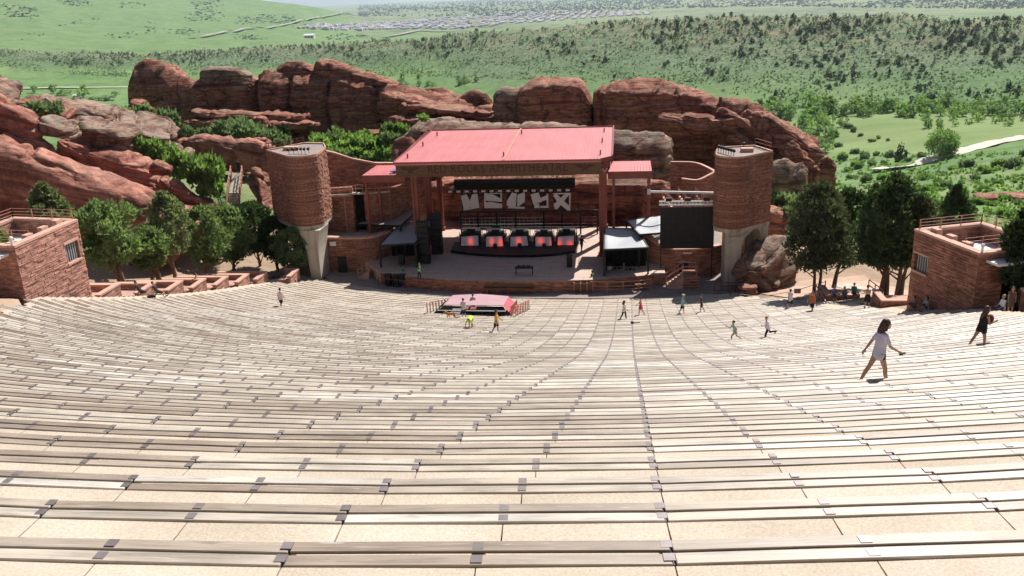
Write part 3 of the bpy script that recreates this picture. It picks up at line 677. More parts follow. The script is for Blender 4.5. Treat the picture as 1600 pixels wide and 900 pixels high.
def make_show():
    # overhead rig with five scenic panels
    g = thing('lighting_truss', 'long black overhead truss hanging under the stage roof with a row of small white lamps', 'truss', (SX, 102, 7.4))
    m = MB()
    for z, y in ((7.35, 102.2), (7.95, 102.6), (8.5, 103.2)): truss(m, (-14.6, y, z), (-.3, y, z), .45, 24)
    m.box(-14.6, -.3, 102.9, 103.0, 7.15, 8.3)
    for x in (-12.5, -7.4, -2.4): m.beam((x, 102.6, 8.4), (x, 102.6, 11.6), .05)
    m.build('frame', 'black', g)
    for k in range(15):
        x = -14.9 + k*.985; MB().box(x-.22, x+.22, 101.72, 101.9, 7.06, 7.27).build('lamp', 'white', g)
    for k in range(22):
        x = -14.2+k*.63; MB().tube([(x, 102.1, 7.2), (x, 101.95, 6.85)], [.12, .16], 8).build('spotlight', 'black', g)
    quads = [((720, 304), (747.5, 302.5), (749, 326), (722.5, 329)), ((756.7, 301.7), (784, 301), (784.7, 325), (757, 325)), ((791.5, 301), (820, 300), (820, 326), (792, 325.5)), ((829, 301), (856.7, 300), (857, 325), (831, 325)), ((864, 301.7), (891.7, 301), (891, 329), (866, 327.5))]
    shapes = [
        [[(0, .08), (.33, 0), (.62, .75), (.1, 1)], [(.64, .02), (.95, 0), (1, .86), (.52, .9), (.44, .6)], [(.07, .9), (1, .8), (1, .93), (.08, 1)]],
        [[(.1, .08), (.5, .1), (1, .42), (1, .6), (.1, .5)], [(0, .64), (.3, .58), (1, .72), (1, 1), (0, 1)], [(.93, 0), (1, 0), (1, .6), (.94, .5)], [(0, 0), (.1, 0), (.08, .7), (0, .7)], [(0, 0), (1, 0), (1, .06), (0, .06)]],
        [[(0, .55), (.3, 0), (.56, .05), (.5, .9), (.15, .96), (0, .78)], [(.6, .15), (1, 0), (1, .6), (.58, .92)], [(.1, .9), (1, .88), (1, 1), (0, .98)]],
        [[(0, .1), (.45, 0), (.62, .6), (.1, .75)], [(.55, .35), (1, .15), (.98, .46), (.6, .56)], [(.15, .72), (.46, .7), (.46, 1), (.15, 1)], [(.5, .85), (1, .85), (1, .98), (.5, .98)], [(.9, .1), (1, .1), (1, .9), (.9, .9)]],
        [[(0, .14), (.2, .04), (.95, .75), (1, 1), (.8, .98), (.2, .5)], [(1, 0), (.72, .02), (.05, .62), (.2, .96), (.46, .66)], [(0, 0), (1, 0), (1, .07), (0, .07)], [(.92, 0), (1, 0), (1, 1), (.93, 1)], [(0, .6), (.18, .6), (.18, .95), (.03, .95)]]]
    desc = ['with a big W of slanted boards', 'with one board slanting down to the right', 'with two leaning boards and a dark slot', 'with stepped boards and a small square', 'with two boards crossing as an X']
    for i, (q, sh) in enumerate(zip(quads, shapes)):
        Y = 102.0; a, b, c, e = [aty(u, v, Y) for u, v in q]
        t = thing('scenic_panel', 'black hanging panel %s, %s of five' % (desc[i], ['leftmost', 'second from left', 'middle one', 'second from right', 'rightmost'][i]), 'stage panel', ((a.x+c.x)/2, Y, e.z), 'hanging scenic panels')
        MB().plate([a, e, c, b], (0, 1, 0), .12).build('backing', 'black', t)
        for s in sh:
            pts = [a.lerp(b, x).lerp(e.lerp(c, x), y) + Vector((0, -.02-.012*sh.index(s), 0)) for x, y in s]
            MB().plate(pts, (0, -1, 0), .05).build('board', 'white', t)
        m = MB()
        for p in (a, b): m.beam(p+Vector((0, .1, -.1)), (p.x, 102.3, 7.3), .05)
        m.build('hanger', 'black', t)
    # row of tall dark glazed frames behind
    g = thing('glass_frame', 'row of seven black framed clear screens across the back of the stage', 'screen', (SX, 104.5, SZ))
    xs = [-14.3, -12.2, -9.9, -7.6, -4.2, -2.0, 0.2, 2.2]; m = MB()
    for i, x in enumerate(xs): m.box(x-.09, x+.09, 104.4, 104.6, SZ, 4.15)
    m.box(xs[0], xs[-1], 104.38, 104.62, 4.0, 4.18); m.box(xs[0], xs[-1], 104.38, 104.62, 2.0, 2.12)
    m.build('frame', 'black', g)
    for a, b in zip(xs, xs[1:]):
        mm = MB(); n = max(3, int((b-a)/.45))
        for k in range(1, n): x = a+(b-a)*k/n; mm.box(x-.02, x+.02, 104.47, 104.53, 2.14, 3.3)
        for z in (2.5, 2.9, 3.3): mm.box(a+.1, b-.1, 104.46, 104.54, z-.02, z+.02)
        mm.build('grille', 'alu' if a < -5 else 'steel_red', g)
    MAT['green_glow_colour'] = MT('painted_green_glow').m
    bs = MAT['green_glow_colour'].node_tree.nodes['Principled BSDF']; bs.inputs['Base Color'].default_value = (.03, .14, .05, 1)  # no emission: the grille's green glow is put into the base colour
    b = thing('green_lit_grille', 'green lit grille behind the second lit booth, its glow put into the colour', 'case', (-9.9, 103.6, SZ)); MB().box(-10.4, -9.4, 103.3, 103.9, SZ, 2.5).build('body', 'green_glow_colour', b, bevel=.05); MB().box(-10.42, -9.38, 103.28, 103.92, 2.504, 2.6).build('lid', 'green_glow_colour', b)
    # low curved riser and five lit booths
    r = thing('stage_riser', 'long low black curved platform carrying the five lit booths', 'platform', (SX, 99, SZ))
    arcp = [(-14.2, 96.6), (-11, 95.3), (-7.0, 94.6), (-3, 95.0), (-.1, 96.3)]
    ac = bez([(p[0], p[1], 0) for p in arcp], 6); poly = [(p.x, p.y) for p in ac] + [(.2, 100.2), (-14.4, 100.2)]
    MB().prism(poly, SZ, 1.5).build('deck', 'black', r)
    MB().wall([(p.x, p.y-.04) for p in ac], .03, SZ, 1.46).build('skirt', 'dark_cloth', r)
    def glow(i, spots):
        t = MT('booth_screen', .4, 0, .3); t.col((.30, .27, .32)); tot = None
        for (x, y, rx, ry, s) in spots:
            mp = NN(t.nt, 'ShaderNodeMapping'); mp.inputs['Location'].default_value = (-x/rx, -.5, -y/ry); mp.inputs['Scale'].default_value = (1/rx, 1, 1/ry)
            t.L(t.tc.outputs['Generated'], mp.inputs[0]); sp = NN(t.nt, 'ShaderNodeSeparateXYZ'); t.L(mp.outputs[0], sp.inputs[0])
            q = t.math('ADD', t.math('POWER', sp.outputs[0], 2.0), t.math('POWER', sp.outputs[2], 2.0))
            f = t.math('MULTIPLY', t.math('POWER', 2.718, t.math('MULTIPLY', q, -1.0)), s)
            tot = f if tot is None else t.math('ADD', tot, f)
        ec = t.mix(t.math('MINIMUM', 1.0, t.math('MULTIPLY', tot, 1.6)), (.30, .25, .30), (1.0, .10, .05)); t.L(ec, t.b.inputs['Emission Color']); t.L(t.math('ADD', .10, t.math('MULTIPLY', tot, .5)), t.b.inputs['Emission Strength']); return t.m
    lows = [((720.5, 370), (747, 368), (748, 390), (721.5, 390)), ((759.5, 370), (784.5, 369), (786.5, 384.5), (759.5, 385.5)), ((798, 370), (823, 369), (825.5, 383.5), (797.5, 385)), ((836.5, 370), (861, 370), (862, 383.5), (837, 385.5)), ((872, 370), (897, 368), (896, 390), (871, 385.5))]
    spots = [[(.55, .6, .16, .28, .9), (0, .1, .1, .3, .6)], [(.35, .5, .14, .4, .9), (.85, .4, .16, .5, .9)], [(.48, .5, .16, .4, .9)], [(.32, .6, .2, .35, .9), (.93, .4, .1, .5, .5)], [(.08, .4, .2, .4, .9), (.75, .3, .2, .35, 1.0)]]
    nm = ['leftmost, turned inwards', 'second from left, with two red glows', 'middle one, with a single red glow', 'second from right, with its glow on the left', 'rightmost, with its screen slanting down to the right']
    for i, (q, spt) in enumerate(zip(lows, spots)):
        Y = 98.6 - (0.5 if 0 < i < 4 else 0)
        a, b, c, e = [aty(u, v, Y) for u, v in q]
        t = thing('stage_booth', 'stage booth with a red lit screen, %s' % nm[i], 'stage booth', ((a.x+b.x)/2, Y, 2.0), 'lit booths on the stage')
        z0 = min(c.z, e.z); top = max(a.z, b.z)
        m = MB(); m.prism([(a.x-.12, Y+.07), (b.x+.12, Y+.07), (b.x+.05, Y+2.1), (a.x-.05, Y+2.1)], 1.501, top+.12); m.build('box', 'black', t, bevel=.03)
        MB().plate([a, e, c, b], (0, -1, 0), .05).build('screen', glow(i, spt), t)
        m = MB(); m.box(a.x-.05, b.x+.05, Y-.3, Y-.1, z0-.22, z0-.12)
        for k in range(5): x = a.x+(b.x-a.x)*(k+.5)/5; m.tube([(x, Y-.2, z0-.13), (x, Y-.2, z0+.03)], .06, 6)
        m.build('footlight', 'black', t)
        m = MB(); truss(m, (a.x-.1, Y+1.2, top+.45), (b.x+.1, Y+1.2, top+.45), .22, 6); m.build('top_truss', 'alu', t)
        m = MB()
        for x in (a.x-.2, b.x+.2):
            for y in (Y+.3, Y+1.8): m.box(x-.04, x+.04, y-.04, y+.04, 1.5, top+.3)
            m.beam((x, Y+.3, top-.3), (x, Y+1.8, top-.3), .05)
        m.build('side_rail', 'black', t)
        MB().box(a.x+.5, b.x-.5, Y+1.0, Y+1.6, top+.12, top+.5).build('console', 'black', t)
        m = MB(); m.tube([((a.x+b.x)/2+.1, Y-.35, z0), ((a.x+b.x)/2+.1, Y-.25, z0+.45)], [.28, .2], 8); m.build('floor_lamp', 'black', t)
    for (x0, x1, w, lab) in ((-11.1, -10.0, .5, 'small white riser table between the first two lit booths'), (-9.2, -8.3, .9, 'white riser table left of the middle booth'), (-3.9, -2.9, .5, 'white riser table right of the fourth booth')):
        t = thing('riser_table', lab, 'table', ((x0+x1)/2, 100.9, SZ), 'white tables behind the booths')
        MB().box(x0, x1, 100.6, 101.4, 2.1, 2.2).build('top', 'white', t)
        for x in (x0+.08, x1-.08): MB().box(x-.05, x+.05, 100.7, 101.3, SZ, 2.1).build('leg', 'alu', t)
    # table with decks at the front of the stage
    t = thing('equipment_table', 'dark folding table with small equipment at the front of the stage', 'table', (-5.6, 88.2, SZ))
    MB().box(-5.9, -4.0, 87.9, 88.6, 1.95, 2.03).build('top', 'black', t)
    for x, y in ((-5.8, 88), (-4.1, 88), (-5.8, 88.5), (-4.1, 88.5)): MB().box(x-.03, x+.03, y-.03, y+.03, SZ, 1.95).build('leg', 'black', t)
    for x in (-5.5, -5.0, -4.5): MB().box(x-.18, x+.18, 88.0, 88.4, 2.034, 2.2).build('device', 'black', t, bevel=.02)
    for x, y, z, lab in ((-19.5, 88.3, 0, 'black road case with open lid, left of the shaded pit'), (-18.6, 88.1, 0, 'black wheeled flight case, second in the shaded pit'), (-17.9, 88.2, 0, 'tall black flight case, third in the shaded pit'), (-18.8, 91.9, SZ, 'black rack case at the left corner of the stage'), (-15.6, 97.5, SZ, 'black case beside the left riser end'), (-.4, 91.0, SZ, 'small pale case on the shaded stage right of the booths')):
        t = thing('flight_case', lab, 'case', (x, y, z), 'flight cases around the stage')
        MB().box(x-.3, x+.3, y-.3, y+.3, z+.12, z+1.15).build('body', 'black', t, bevel=.03)
        MB().box(x-.32, x+.32, y-.32, y+.32, z+1.154, z+1.28).build('lid', 'black', t)
        for sx in (-.22, .22):
            for sy in (-.22, .22): MB().tube([(x+sx-.03, y+sy, z+.06), (x+sx+.03, y+sy, z+.06)], .06, 8).build('wheel', 'black', t)
    # black speaker towers beside the stage
    for x, y, lab in ((-16.4, 92.7, 'tall black speaker tower at the left front of the stage'), (-15.7, 96.4, 'black speaker stack behind the left front column')):
        t = thing('speaker_tower', lab, 'speaker', (x, y, SZ), 'speaker towers at stage left')
        m = MB()
        for sx in (-.5, .5):
            for sy in (-.4, .4): m.beam((x+sx, y+sy, SZ), (x+sx, y+sy, 6.2), .07)
        m.build('frame', 'black', t)
        for k in range(6):
            MB().obox((x, y-.05, 5.6-k*.62), (.62, .42, .28), 0, -.03*k).build('cabinet', 'black', t, bevel=.02)
        MB().box(x-.6, x+.6, y-.5, y+.5, SZ, SZ+.9).build('base', 'black', t)

def canopy(name, lab, cols, top, floor_z, drape=None, loc=None):
    c = sum((Vector(p) for p in top), Vector())/len(top)
    t = thing(name, lab, 'canopy', (c.x, c.y, floor_z), 'grey canopies beside the stage')
    n = 10; A, B, C_, D = [Vector(p) for p in top]; m = MB(); vs = []
    for j in range(n+1):
        for i in range(n+1):
            p = A.lerp(B, i/n).lerp(D.lerp(C_, i/n), j/n); p.z -= .28*math.sin(math.pi*i/n)*math.sin(math.pi*j/n) + .04*mn.noise(p*.9); vs.append(p)
    fs = [(j*(n+1)+i, j*(n+1)+i+1, (j+1)*(n+1)+i+1, (j+1)*(n+1)+i) for j in range(n) for i in range(n)]
    m.add(vs, fs); o = m.build('sheet', 'tarp', t, smooth=True)
    sd = o.modifiers.new('thick', 'SOLIDIFY'); sd.thickness = .04
    b = MB()
    for p, q in ((A, B), (B, C_), (C_, D), (D, A)): b.beam(p-Vector((0, 0, .06)), q-Vector((0, 0, .06)), .12, .2)
    b.build('edge_frame', 'black', t)
    for p in (A, B, C_, D): MB().box(p.x-.09, p.x+.09, p.y-.09, p.y+.09, floor_z, p.z-.1).build('post', 'black', t)
    if drape:
        for (p, q, za) in drape:
            pts = []
            for k in range(25):
                f = k/24; x = p[0]+(q[0]-p[0])*f; y = p[1]+(q[1]-p[1])*f + .08*math.sin(f*40); pts.append((x, y))
            MB().wall(pts, .03, floor_z, za).build('drape', 'dark_cloth', t)
    return t
def make_canopies():
    canopy('stage_canopy', 'large sunlit grey tarpaulin canopy left of the stage, behind the red posts', 0, [(-25.4, 98.0, 4.3), (-19.7, 96.0, 4.6), (-19.0, 102.2, 4.9), (-22.9, 104.6, 4.9)], 0.0)
    canopy('stage_canopy', 'bluish grey tarpaulin canopy in the shade of the stage roof, left wing', 0, [(-20.9, 91.0, 3.7), (-16.9, 90.8, 4.0), (-16.2, 100.0, 4.3), (-20.4, 98.4, 4.2)], SZ, [((-20.8, 95.5), (-17.0, 95.5), 3.4), ((-17.0, 91), (-16.6, 96), 3.5)])
    canopy('stage_canopy', 'flat grey canopy over the black draped work area right of the stage', 0, [(3.3, 87.8, 4.0), (7.75, 88.5, 4.0), (6.7, 94.2, 4.5), (3.25, 94.6, 4.5)], 0.0, [((3.4, 91.3), (7.6, 91.3), 3.6), ((3.3, 88), (3.2, 94), 3.7)])
    canopy('stage_canopy', 'triangular pale grey canopy beside the big black screen', 0, [(6.9, 91.0, 4.7), (9.2, 92.0, 4.6), (9.4, 97.6, 5.1), (5.6, 95.8, 5.0)], 0.0)
    for (x, y, w, lab) in ((4.3, 90.2, 1.2, 'dark work table under the right canopy, nearest the stage'), (6.0, 89.9, 1.4, 'dark work table under the right canopy, by its outer post')):
        t = thing('work_table', lab, 'table', (x, y, 0), 'work tables under the right canopy')
        MB().box(x-w/2, x+w/2, y-.35, y+.35, .9, .96).build('top', 'alu', t)
        for sx in (-1, 1):
            for sy in (-.3, .3): MB().box(x+sx*(w/2-.06)-.025, x+sx*(w/2-.06)+.025, y+sy-.025, y+sy+.025, 0, .9).build('leg', 'alu', t)
        for k in range(3): MB().box(x-w/2+.15+k*.38, x-w/2+.4+k*.38, y-.2, y+.2, .965, 1.25+.1*(k % 2)).build('device', 'black', t)
    # rails and steps in front of the right canopy
    r = thing('barrier_rail', 'red steel railings with several bars in front of the right canopy', 'railing', (5, 86.6, 0))
    m = MB(); pts = [(2.0, 86.2), (3.6, 86.1), (5.2, 86.2), (6.8, 86.5), (8.0, 86.9)]
    for p in pts: m.box(p[0]-.04, p[0]+.04, p[1]-.04, p[1]+.04, 0, 1.15)
    for z in (.3, .65, 1.1):
        for a, b in zip(pts, pts[1:]): m.beam((a[0], a[1], z), (b[0], b[1], z), .06)
    m.build('rail', 'rail_pink', r)
    for k in range(4): MB().box(2.2+k*1.4, 3.4+k*1.4, 86.9, 87.5, .2+.004*k, .55).build('step', 'fascia', r)
    r = thing('yellow_barrier', 'low wooden crowd barrier at the sunlit right end of the stage front', 'barrier', (1.3, 86.3, 0))
    m = MB(); m.box(.3, 2.2, 86.05, 86.12, .15, .95); m.build('panel', 'fascia', r)
    m = MB(); [m.box(x-.04, x+.04, 86.0, 86.2, 0, 1.05) for x in (.3, .95, 1.6, 2.2)]; m.build('post', 'rail_pink', r)
    # steps with rails at the foot of the right curved wall
    s = thing('side_stairs', 'short red steps with pipe railings up to the door in the right curved wall', 'stairs', (10.4, 87.6, 0))
    for k in range(6): MB().box(9.6+k*.28, 9.9+k*.28, 87.2, 88.9, 0 if k == 0 else .001*k, .2+.2*k).build('step', 'cap', s)
    MB().box(11.25, 12.6, 87.2, 89.4, 0, 1.35).build('landing', 'brick_red', s)
    m = MB()
    for y in (87.25, 88.85):
        for dz in (.5, .95): m.beam((9.6, y, .2+dz), (11.2, y, 1.35+dz), .06); m.beam((11.2, y, 1.35+dz), (12.55, y, 1.35+dz), .06)
        for x, z in ((9.6, 0), (11.2, 1.35), (12.55, 1.35)): m.box(x-.035, x+.035, y-.035, y+.035, z, z+1.2)
    for k in range(4): m.beam((11.3, 86.95, .3+k*.3), (12.9, 87.2, .3+k*.3), .07)
    m.build('railing', 'rail_pink', s)
    s = thing('side_stairs', 'small red steps with rails at the foot of the left curved wall', 'stairs', (-23, 91, 0))
    for k in range(4): MB().box(-23.4+k*.3, -23.1+k*.3, 90.4, 92.0, 0, .2+.2*k).build('step', 'cap', s)
    m = MB()
    for y in (90.45, 91.95):
        for dz in (.45, .9): m.beam((-23.4, y, .2+dz), (-22.2, y, .9+dz), .06)
        for x, z in ((-23.4, .2), (-22.2, .8)): m.box(x-.035, x+.035, y-.035, y+.035, z-.2, z+1.1)
    m.build('railing', 'rail_pink', s)
make_stage(); make_roof(); make_show(); make_canopies()
# ------------------------------------------------------------ brick towers, curved walls, kiosks, planters
def arcpts(c, r, a0, a1, n):
    return [(c[0]+r*math.cos(R_(a0+(a1-a0)*k/n)), c[1]+r*math.sin(R_(a0+(a1-a0)*k/n))) for k in range(n+1)]
def tower(lab, poly, z0, z1, roofm):
    c = (sum(p[0] for p in poly)/len(poly), sum(p[1] for p in poly)/len(poly))
    t = thing('brick_tower', lab, 'tower', (c[0], c[1], 0), 'brick towers beside the stage')
    m = MB(); m.prism(poly, z0, z1); sh = m.build('shaft', 'brick_red', t)
    rnd = random.Random(int(c[0]*7)); m = MB(); n = len(poly)
    for i in range(n): stone_face(m, poly[i], poly[(i+1) % n], z0, z1, rnd, dep=(.01, .11))
    m.build('stone', 'brick_red', t, kind='stuff')
    ins = [(c[0]+(p[0]-c[0])*.955, c[1]+(p[1]-c[1])*.955) for p in poly]
    m = MB(); n = len(poly)
    vs = [(p[0], p[1], z1+.001) for p in poly]+[(p[0], p[1], z1+.2) for p in poly]+[(p[0], p[1], z1+.2) for p in ins]+[(p[0], p[1], z1+.05) for p in ins]
    m.add(vs, [(i, (i+1) % n, n+(i+1) % n, n+i) for i in range(n)]+[(n+i, n+(i+1) % n, 2*n+(i+1) % n, 2*n+i) for i in range(n)]+[(2*n+i, 2*n+(i+1) % n, 3*n+(i+1) % n, 3*n+i) for i in range(n)])
    m.build('parapet', 'cap', t)
    m = MB(); m.prism(ins, z1+.002, z1+.06); m.build('roof', roofm, t)
    big = [(c[0]+(p[0]-c[0])*1.012, c[1]+(p[1]-c[1])*1.012) for p in poly]
    m = MB(); m.prism(big, z0-.38, z0-.003); m.build('slab', 'pale_conc', t)
    return t, c
def stone_face(m, p, q, z0, z1, rnd, hole=None, ch=.24, ln=(.35, 1.0), dep=(.012, .075)):
    """rough stones standing proud of a straight piece of wall p -> q (outside on the right of travel)"""
    p, q = Vector((p[0], p[1], 0)), Vector((q[0], q[1], 0)); d = q-p; L = d.length; d = d.normalized(); nrm = Vector((d.y, -d.x, 0)); z = z0+.01
    while z < z1-.05:
        h = min(ch*rnd.uniform(.7, 1.3), z1-z-.01); a = rnd.uniform(-.4, 0)
        while a < L:
            l = rnd.uniform(*ln); a0, a1 = max(a, 0)+.008, min(a+l, L)-.008; a += l
            if a1-a0 < .05: continue
            if hole and a1 > hole[0]-.1 and a0 < hole[1]+.1 and z+h > hole[2]-.16 and z < hole[3]+.16: continue
            e = rnd.uniform(*dep); A, B = p+d*a0, p+d*a1; zb_, zt_ = z+.008, z+h-.006
            o = [A+nrm*e, B+nrm*e*rnd.uniform(.7, 1.2)]
            vs = [(A.x, A.y, zb_), (B.x, B.y, zb_), (B.x, B.y, zt_), (A.x, A.y, zt_), (o[0].x, o[0].y, zb_+.015), (o[1].x, o[1].y, zb_+.015), (o[1].x, o[1].y, zt_-.015), (o[0].x, o[0].y, zt_-.015)]
            m.add(vs, [(4, 5, 6, 7), (0, 1, 5, 4), (1, 2, 6, 5), (2, 3, 7, 6), (3, 0, 4, 7)])
        z += h
def lamp_on(x, y, z, lab, g):
    t = thing('floodlight', lab, 'floodlight', (x, y, z), g)
    MB().tube([(x, y, z), (x, y, z+.55)], .03, 6).build('stem', 'black', t)
    MB().tube([(x, y+.1, z+.62), (x, y-.22, z+.5)], [.1, .17], 8).build('head', 'black', t)
def make_towers():
    polyL = [(-34.0, 95.2), (-30.2, 91.1)] + arcpts((-28.95, 92.3), 1.75, 225, 372, 12) + [(-27.6, 96.5), (-28.7, 99.3), (-31.3, 99.9)]
    t, c = tower('left brick tower, rounded at its stage side, standing on a pale concrete leg', polyL, 5.95, 13.4, MAT['brick_red'] if False else 'pit')
    for a, lo, hi in (((-28.1, 92.0), .85, 1.5), ((-31.4, 96.5), .9, 1.2)):
        m = MB(); n = 8; rings = []
        for k in range(n+1):
            f = k/n; z = f*5.56; w = lo + (hi-lo)*max(0, (f-.45)/.55)**2; dd = 1.5
            rings.append([(a[0]-w+(.25*(1-f)), a[1]-1.6, z), (a[0]+w*.62, a[1]-1.6, z), (a[0]+w*.62, a[1]+dd, z), (a[0]-w+(.25*(1-f)), a[1]+dd, z)])
        vs = [p for r in rings for p in r]; fs = [(k*4+i, k*4+(i+1) % 4, k*4+4+(i+1) % 4, k*4+4+i) for k in range(n) for i in range(4)]+[(3, 2, 1, 0), (n*4, n*4+1, n*4+2, n*4+3)]
        m.add(vs, fs); m.build('leg', 'pale_conc', t)
    m = MB(); r0 = polyL[-1:]+polyL[:1]
    for i in range(6):
        p = Vector((-31.2, 99.6)).lerp(Vector((-33.8, 95.5)), i/5); m.box(p.x-.03, p.x+.03, p.y-.03, p.y+.03, 13.45, 14.2)
    m.beam((-31.2, 99.6, 14.2), (-33.8, 95.5, 14.2), .05); m.beam((-31.2, 99.6, 13.9), (-33.8, 95.5, 13.9), .05)
    m.build('railing', 'steel_red', t)
    MB().box(-32.0, -30.3, 95.0, 95.9, 13.48, 13.85).build('hatch', 'cap', t)
    for i in range(6): lamp_on(-30.4+i*.42, 92.5+.25*math.sin(i)+i*.12, 13.46, 'small black floodlight on the left tower roof, %s from the left' % ['first','second','third','fourth','fifth','sixth','seventh'][i], 'floodlights on the left tower')
    polyR = [(14.55, 92.2), (14.35, 90.2)] + arcpts((16.0, 89.7), 1.75, 190, 300, 10) + [(20.0, 91.15), (18.7, 94.6), (15.0, 93.9)]
    t, c = tower('right brick tower on pale concrete legs with a rounded arch between them', polyR, 5.95, 13.0, 'pit')
    # left leg flaring into the arch, right leg
    m = MB(); n = 10; rings = []
    for k in range(n+1):
        f = k/n; z = 5.56*f; fl = max(0, (f-.62)/.38); e = 1-math.sqrt(max(0, 1-fl*fl))
        rings.append([(15.35, 88.4, z), (16.95+1.2*e, 88.35+.8*e, z), (17.3+1.2*e, 90.4+.6*e, z), (15.3, 90.8, z)])
    vs = [p for r in rings for p in r]; fs = [(k*4+i, k*4+(i+1) % 4, k*4+4+(i+1) % 4, k*4+4+i) for k in range(n) for i in range(4)]+[(3, 2, 1, 0), (n*4, n*4+1, n*4+2, n*4+3)]
    m.add(vs, fs); m.build('leg', 'pale_conc', t)
    m = MB(); rings = []
    for k in range(n+1):
        f = k/n; z = 5.56*f; fl = max(0, (f-.72)/.28); e = 1-math.sqrt(max(0, 1-fl*fl))
        rings.append([(19.2-.6*e, 90.75-.45*e, z), (19.95, 91.2, z), (18.9, 93.6, z), (17.9, 93.2, z)])
    vs = [p for r in rings for p in r]; m.add(vs, fs); m.build('leg', 'pale_conc', t)
    MB().wall([(16.2, 92.6), (18.0, 93.4)], .4, 0, 5.5).build('back_wall', 'brick_red', t)
    m = MB(); m.beam((18.7, 94.4, 13.9), (19.85, 91.3, 13.9), .05); m.beam((18.7, 94.4, 13.55), (19.85, 91.3, 13.55), .04)
    for f in (0, .33, .66, 1): m.box(18.7+1.15*f-.03, 18.7+1.15*f+.03, 94.4-3.1*f-.03, 94.4-3.1*f+.03, 13.05, 13.9)
    m.build('railing', 'steel_red', t)
    MB().box(16.9, 18.1, 91.0, 91.8, 13.07, 13.45).build('hatch', 'cap', t)
    for i in range(7): lamp_on(14.75+i*.2, 91.7-i*.42, 13.06, 'small floodlight in the cluster on the right tower roof, %s from the back' % ['first','second','third','fourth','fifth','sixth','seventh'][i], 'floodlights on the right tower')
    lamp_on(17.4, 93.2, 13.06, 'single floodlight standing behind the hatch of the right brick tower roof', 'floodlights on the right tower')
    # left wing walls
    t = thing('wing_building', 'curved brick wing building between the left tower and the stage, with two balconies', 'building', (-26, 96, 0))
    line = [(p.x, p.y) for p in bez([(-29.0, 94.2, 0), (-27.2, 93.6, 0), (-24.5, 93.3, 0), (-22.2, 94.0, 0), (-20.9, 96.2, 0)], 5)]
    MB().wall(line, .6, 0, 3.75).build('lower_wall', 'brick_red', t)
    sf = MB(); rs = random.Random(3)
    for a_, b_ in zip(line, line[1:]): stone_face(sf, a_, b_, 0, 3.75, rs)
    sf.build('stone', 'brick_red', t, kind='stuff')
    MB().wall([(p[0], p[1]-.03) for p in line], .66, 3.753, 3.95).build('wall_cap', 'cap', t)
    d = MB().box(-26.4, -25.5, 93.0, 93.6, 0, 1.75).build('door', 'black', t); d.name = 'door'
    MB().box(-27.2, -26.5, 93.3, 93.33, 3.0, 3.5).build('notice_board', 'white', t)
    MB().prism([(p[0], p[1]+.3) for p in line]+[(-22, 101), (-29, 101)], 3.2, 3.4).build('terrace_floor', 'pale_conc', t)
    MB().wall([(-28.9, 97.6), (-25.6, 98.2)], .6, 3.4, 8.6).build('upper_wall', 'brick_red', t)
    MB().wall([(-24.3, 98.4), (-21.5, 99.6), (-19.8, 103)], .6, 3.4, 8.1).build('upper_wall', 'brick_red', t)
    MB().box(-25.62, -24.3, 98.9, 99.2, 3.41, 8.4).build('opening_dark_fill', 'dark_cloth', t)  # black box fills the gap, its shade put into the colour
    MB().prism([(-28.9, 96.9), (-26.0, 97.6), (-25.2, 98.3), (-25.2, 99.2), (-28.9, 98.6)], 7.72, 7.95).build('balcony', 'pale_conc', t)
    MB().prism([(-25.0, 98.0), (-21.5, 99.2), (-21.5, 100.6), (-25.0, 99.3)], 7.73, 7.93).build('balcony', 'pale_conc', t)
    m = MB(); pl = [(-28.2, 97.1), (-26.9, 97.4), (-25.8, 97.8), (-25.2, 98.3), (-24.4, 98.3), (-23, 98.8), (-21.6, 99.3)]
    for p in pl: m.box(p[0]-.03, p[0]+.03, p[1]-.03, p[1]+.03, 7.95, 8.85)
    for z in (8.4, 8.83):
        for a, b in zip(pl, pl[1:]): m.beam((a[0], a[1], z), (b[0], b[1], z), .05)
    m.build('balcony_rail', 'rail_pink', t)
    # drain stain line down the wall
    MB().wall([(-26.6, 97.96), (-26.5, 97.98)], .02, 3.5, 8.0).build('downpipe', 'cap', t)
    t = thing('garden_wall', 'high sloping brick wall falling from behind the left tower towards the stage roof', 'wall', (-26, 101, 3))
    top = [(-30.0, 100.6), (-28.2, 101.3), (-26.3, 102.2), (-24.0, 103.6), (-21.5, 105.5), (-18.5, 108.5)]
    MB().wall(top, .7, 3.0, [12.5, 11.9, 11.0, 10.2, 9.8, 10.3]).build('wall', 'brick_red', t)
    MB().wall([(p[0], p[1]-.04) for p in top], .78, [12.503, 11.903, 11.003, 10.203, 9.803, 10.303], [12.7, 12.1, 11.2, 10.4, 10.0, 10.5]).build('coping', 'cap', t)
    # right wing walls
    t = thing('wing_building', 'curved brick wing wall between the stage and the right tower, with a dark doorway', 'building', (12, 92, 0))
    L = [(p.x, p.y) for p in bez([(7.0, 95.6, 0), (7.9, 92.6, 0), (9.6, 91.3, 0), (12.0, 91.2, 0), (14.0, 91.6, 0), (15.6, 92.8, 0)], 5)]
    zt = [4.3-1.4*min(1, i/12) for i in range(len(L))]
    MB().wall(L, .6, 0, zt).build('wall', 'brick_red', t)
    MB().wall([(p[0], p[1]-.03) for p in L], .66, [z+.003 for z in zt], [z+.16 for z in zt]).build('wall_cap', 'cap', t)
    MB().box(11.05, 11.95, 90.95, 91.5, .15, 1.6).build('door', 'black', t)
    MB().box(10.9, 12.1, 91.0, 91.19, 1.604, 1.75).build('lintel', 'cap', t)
    MB().box(11.4, 12.3, 91.08, 91.17, 2.55, 2.7).build('wall_lamp', 'white', t)
    MB().prism([(p[0], p[1]+.3) for p in L]+[(16, 104), (7, 104)], 2.4, 2.6).build('terrace_floor', 'pit', t)
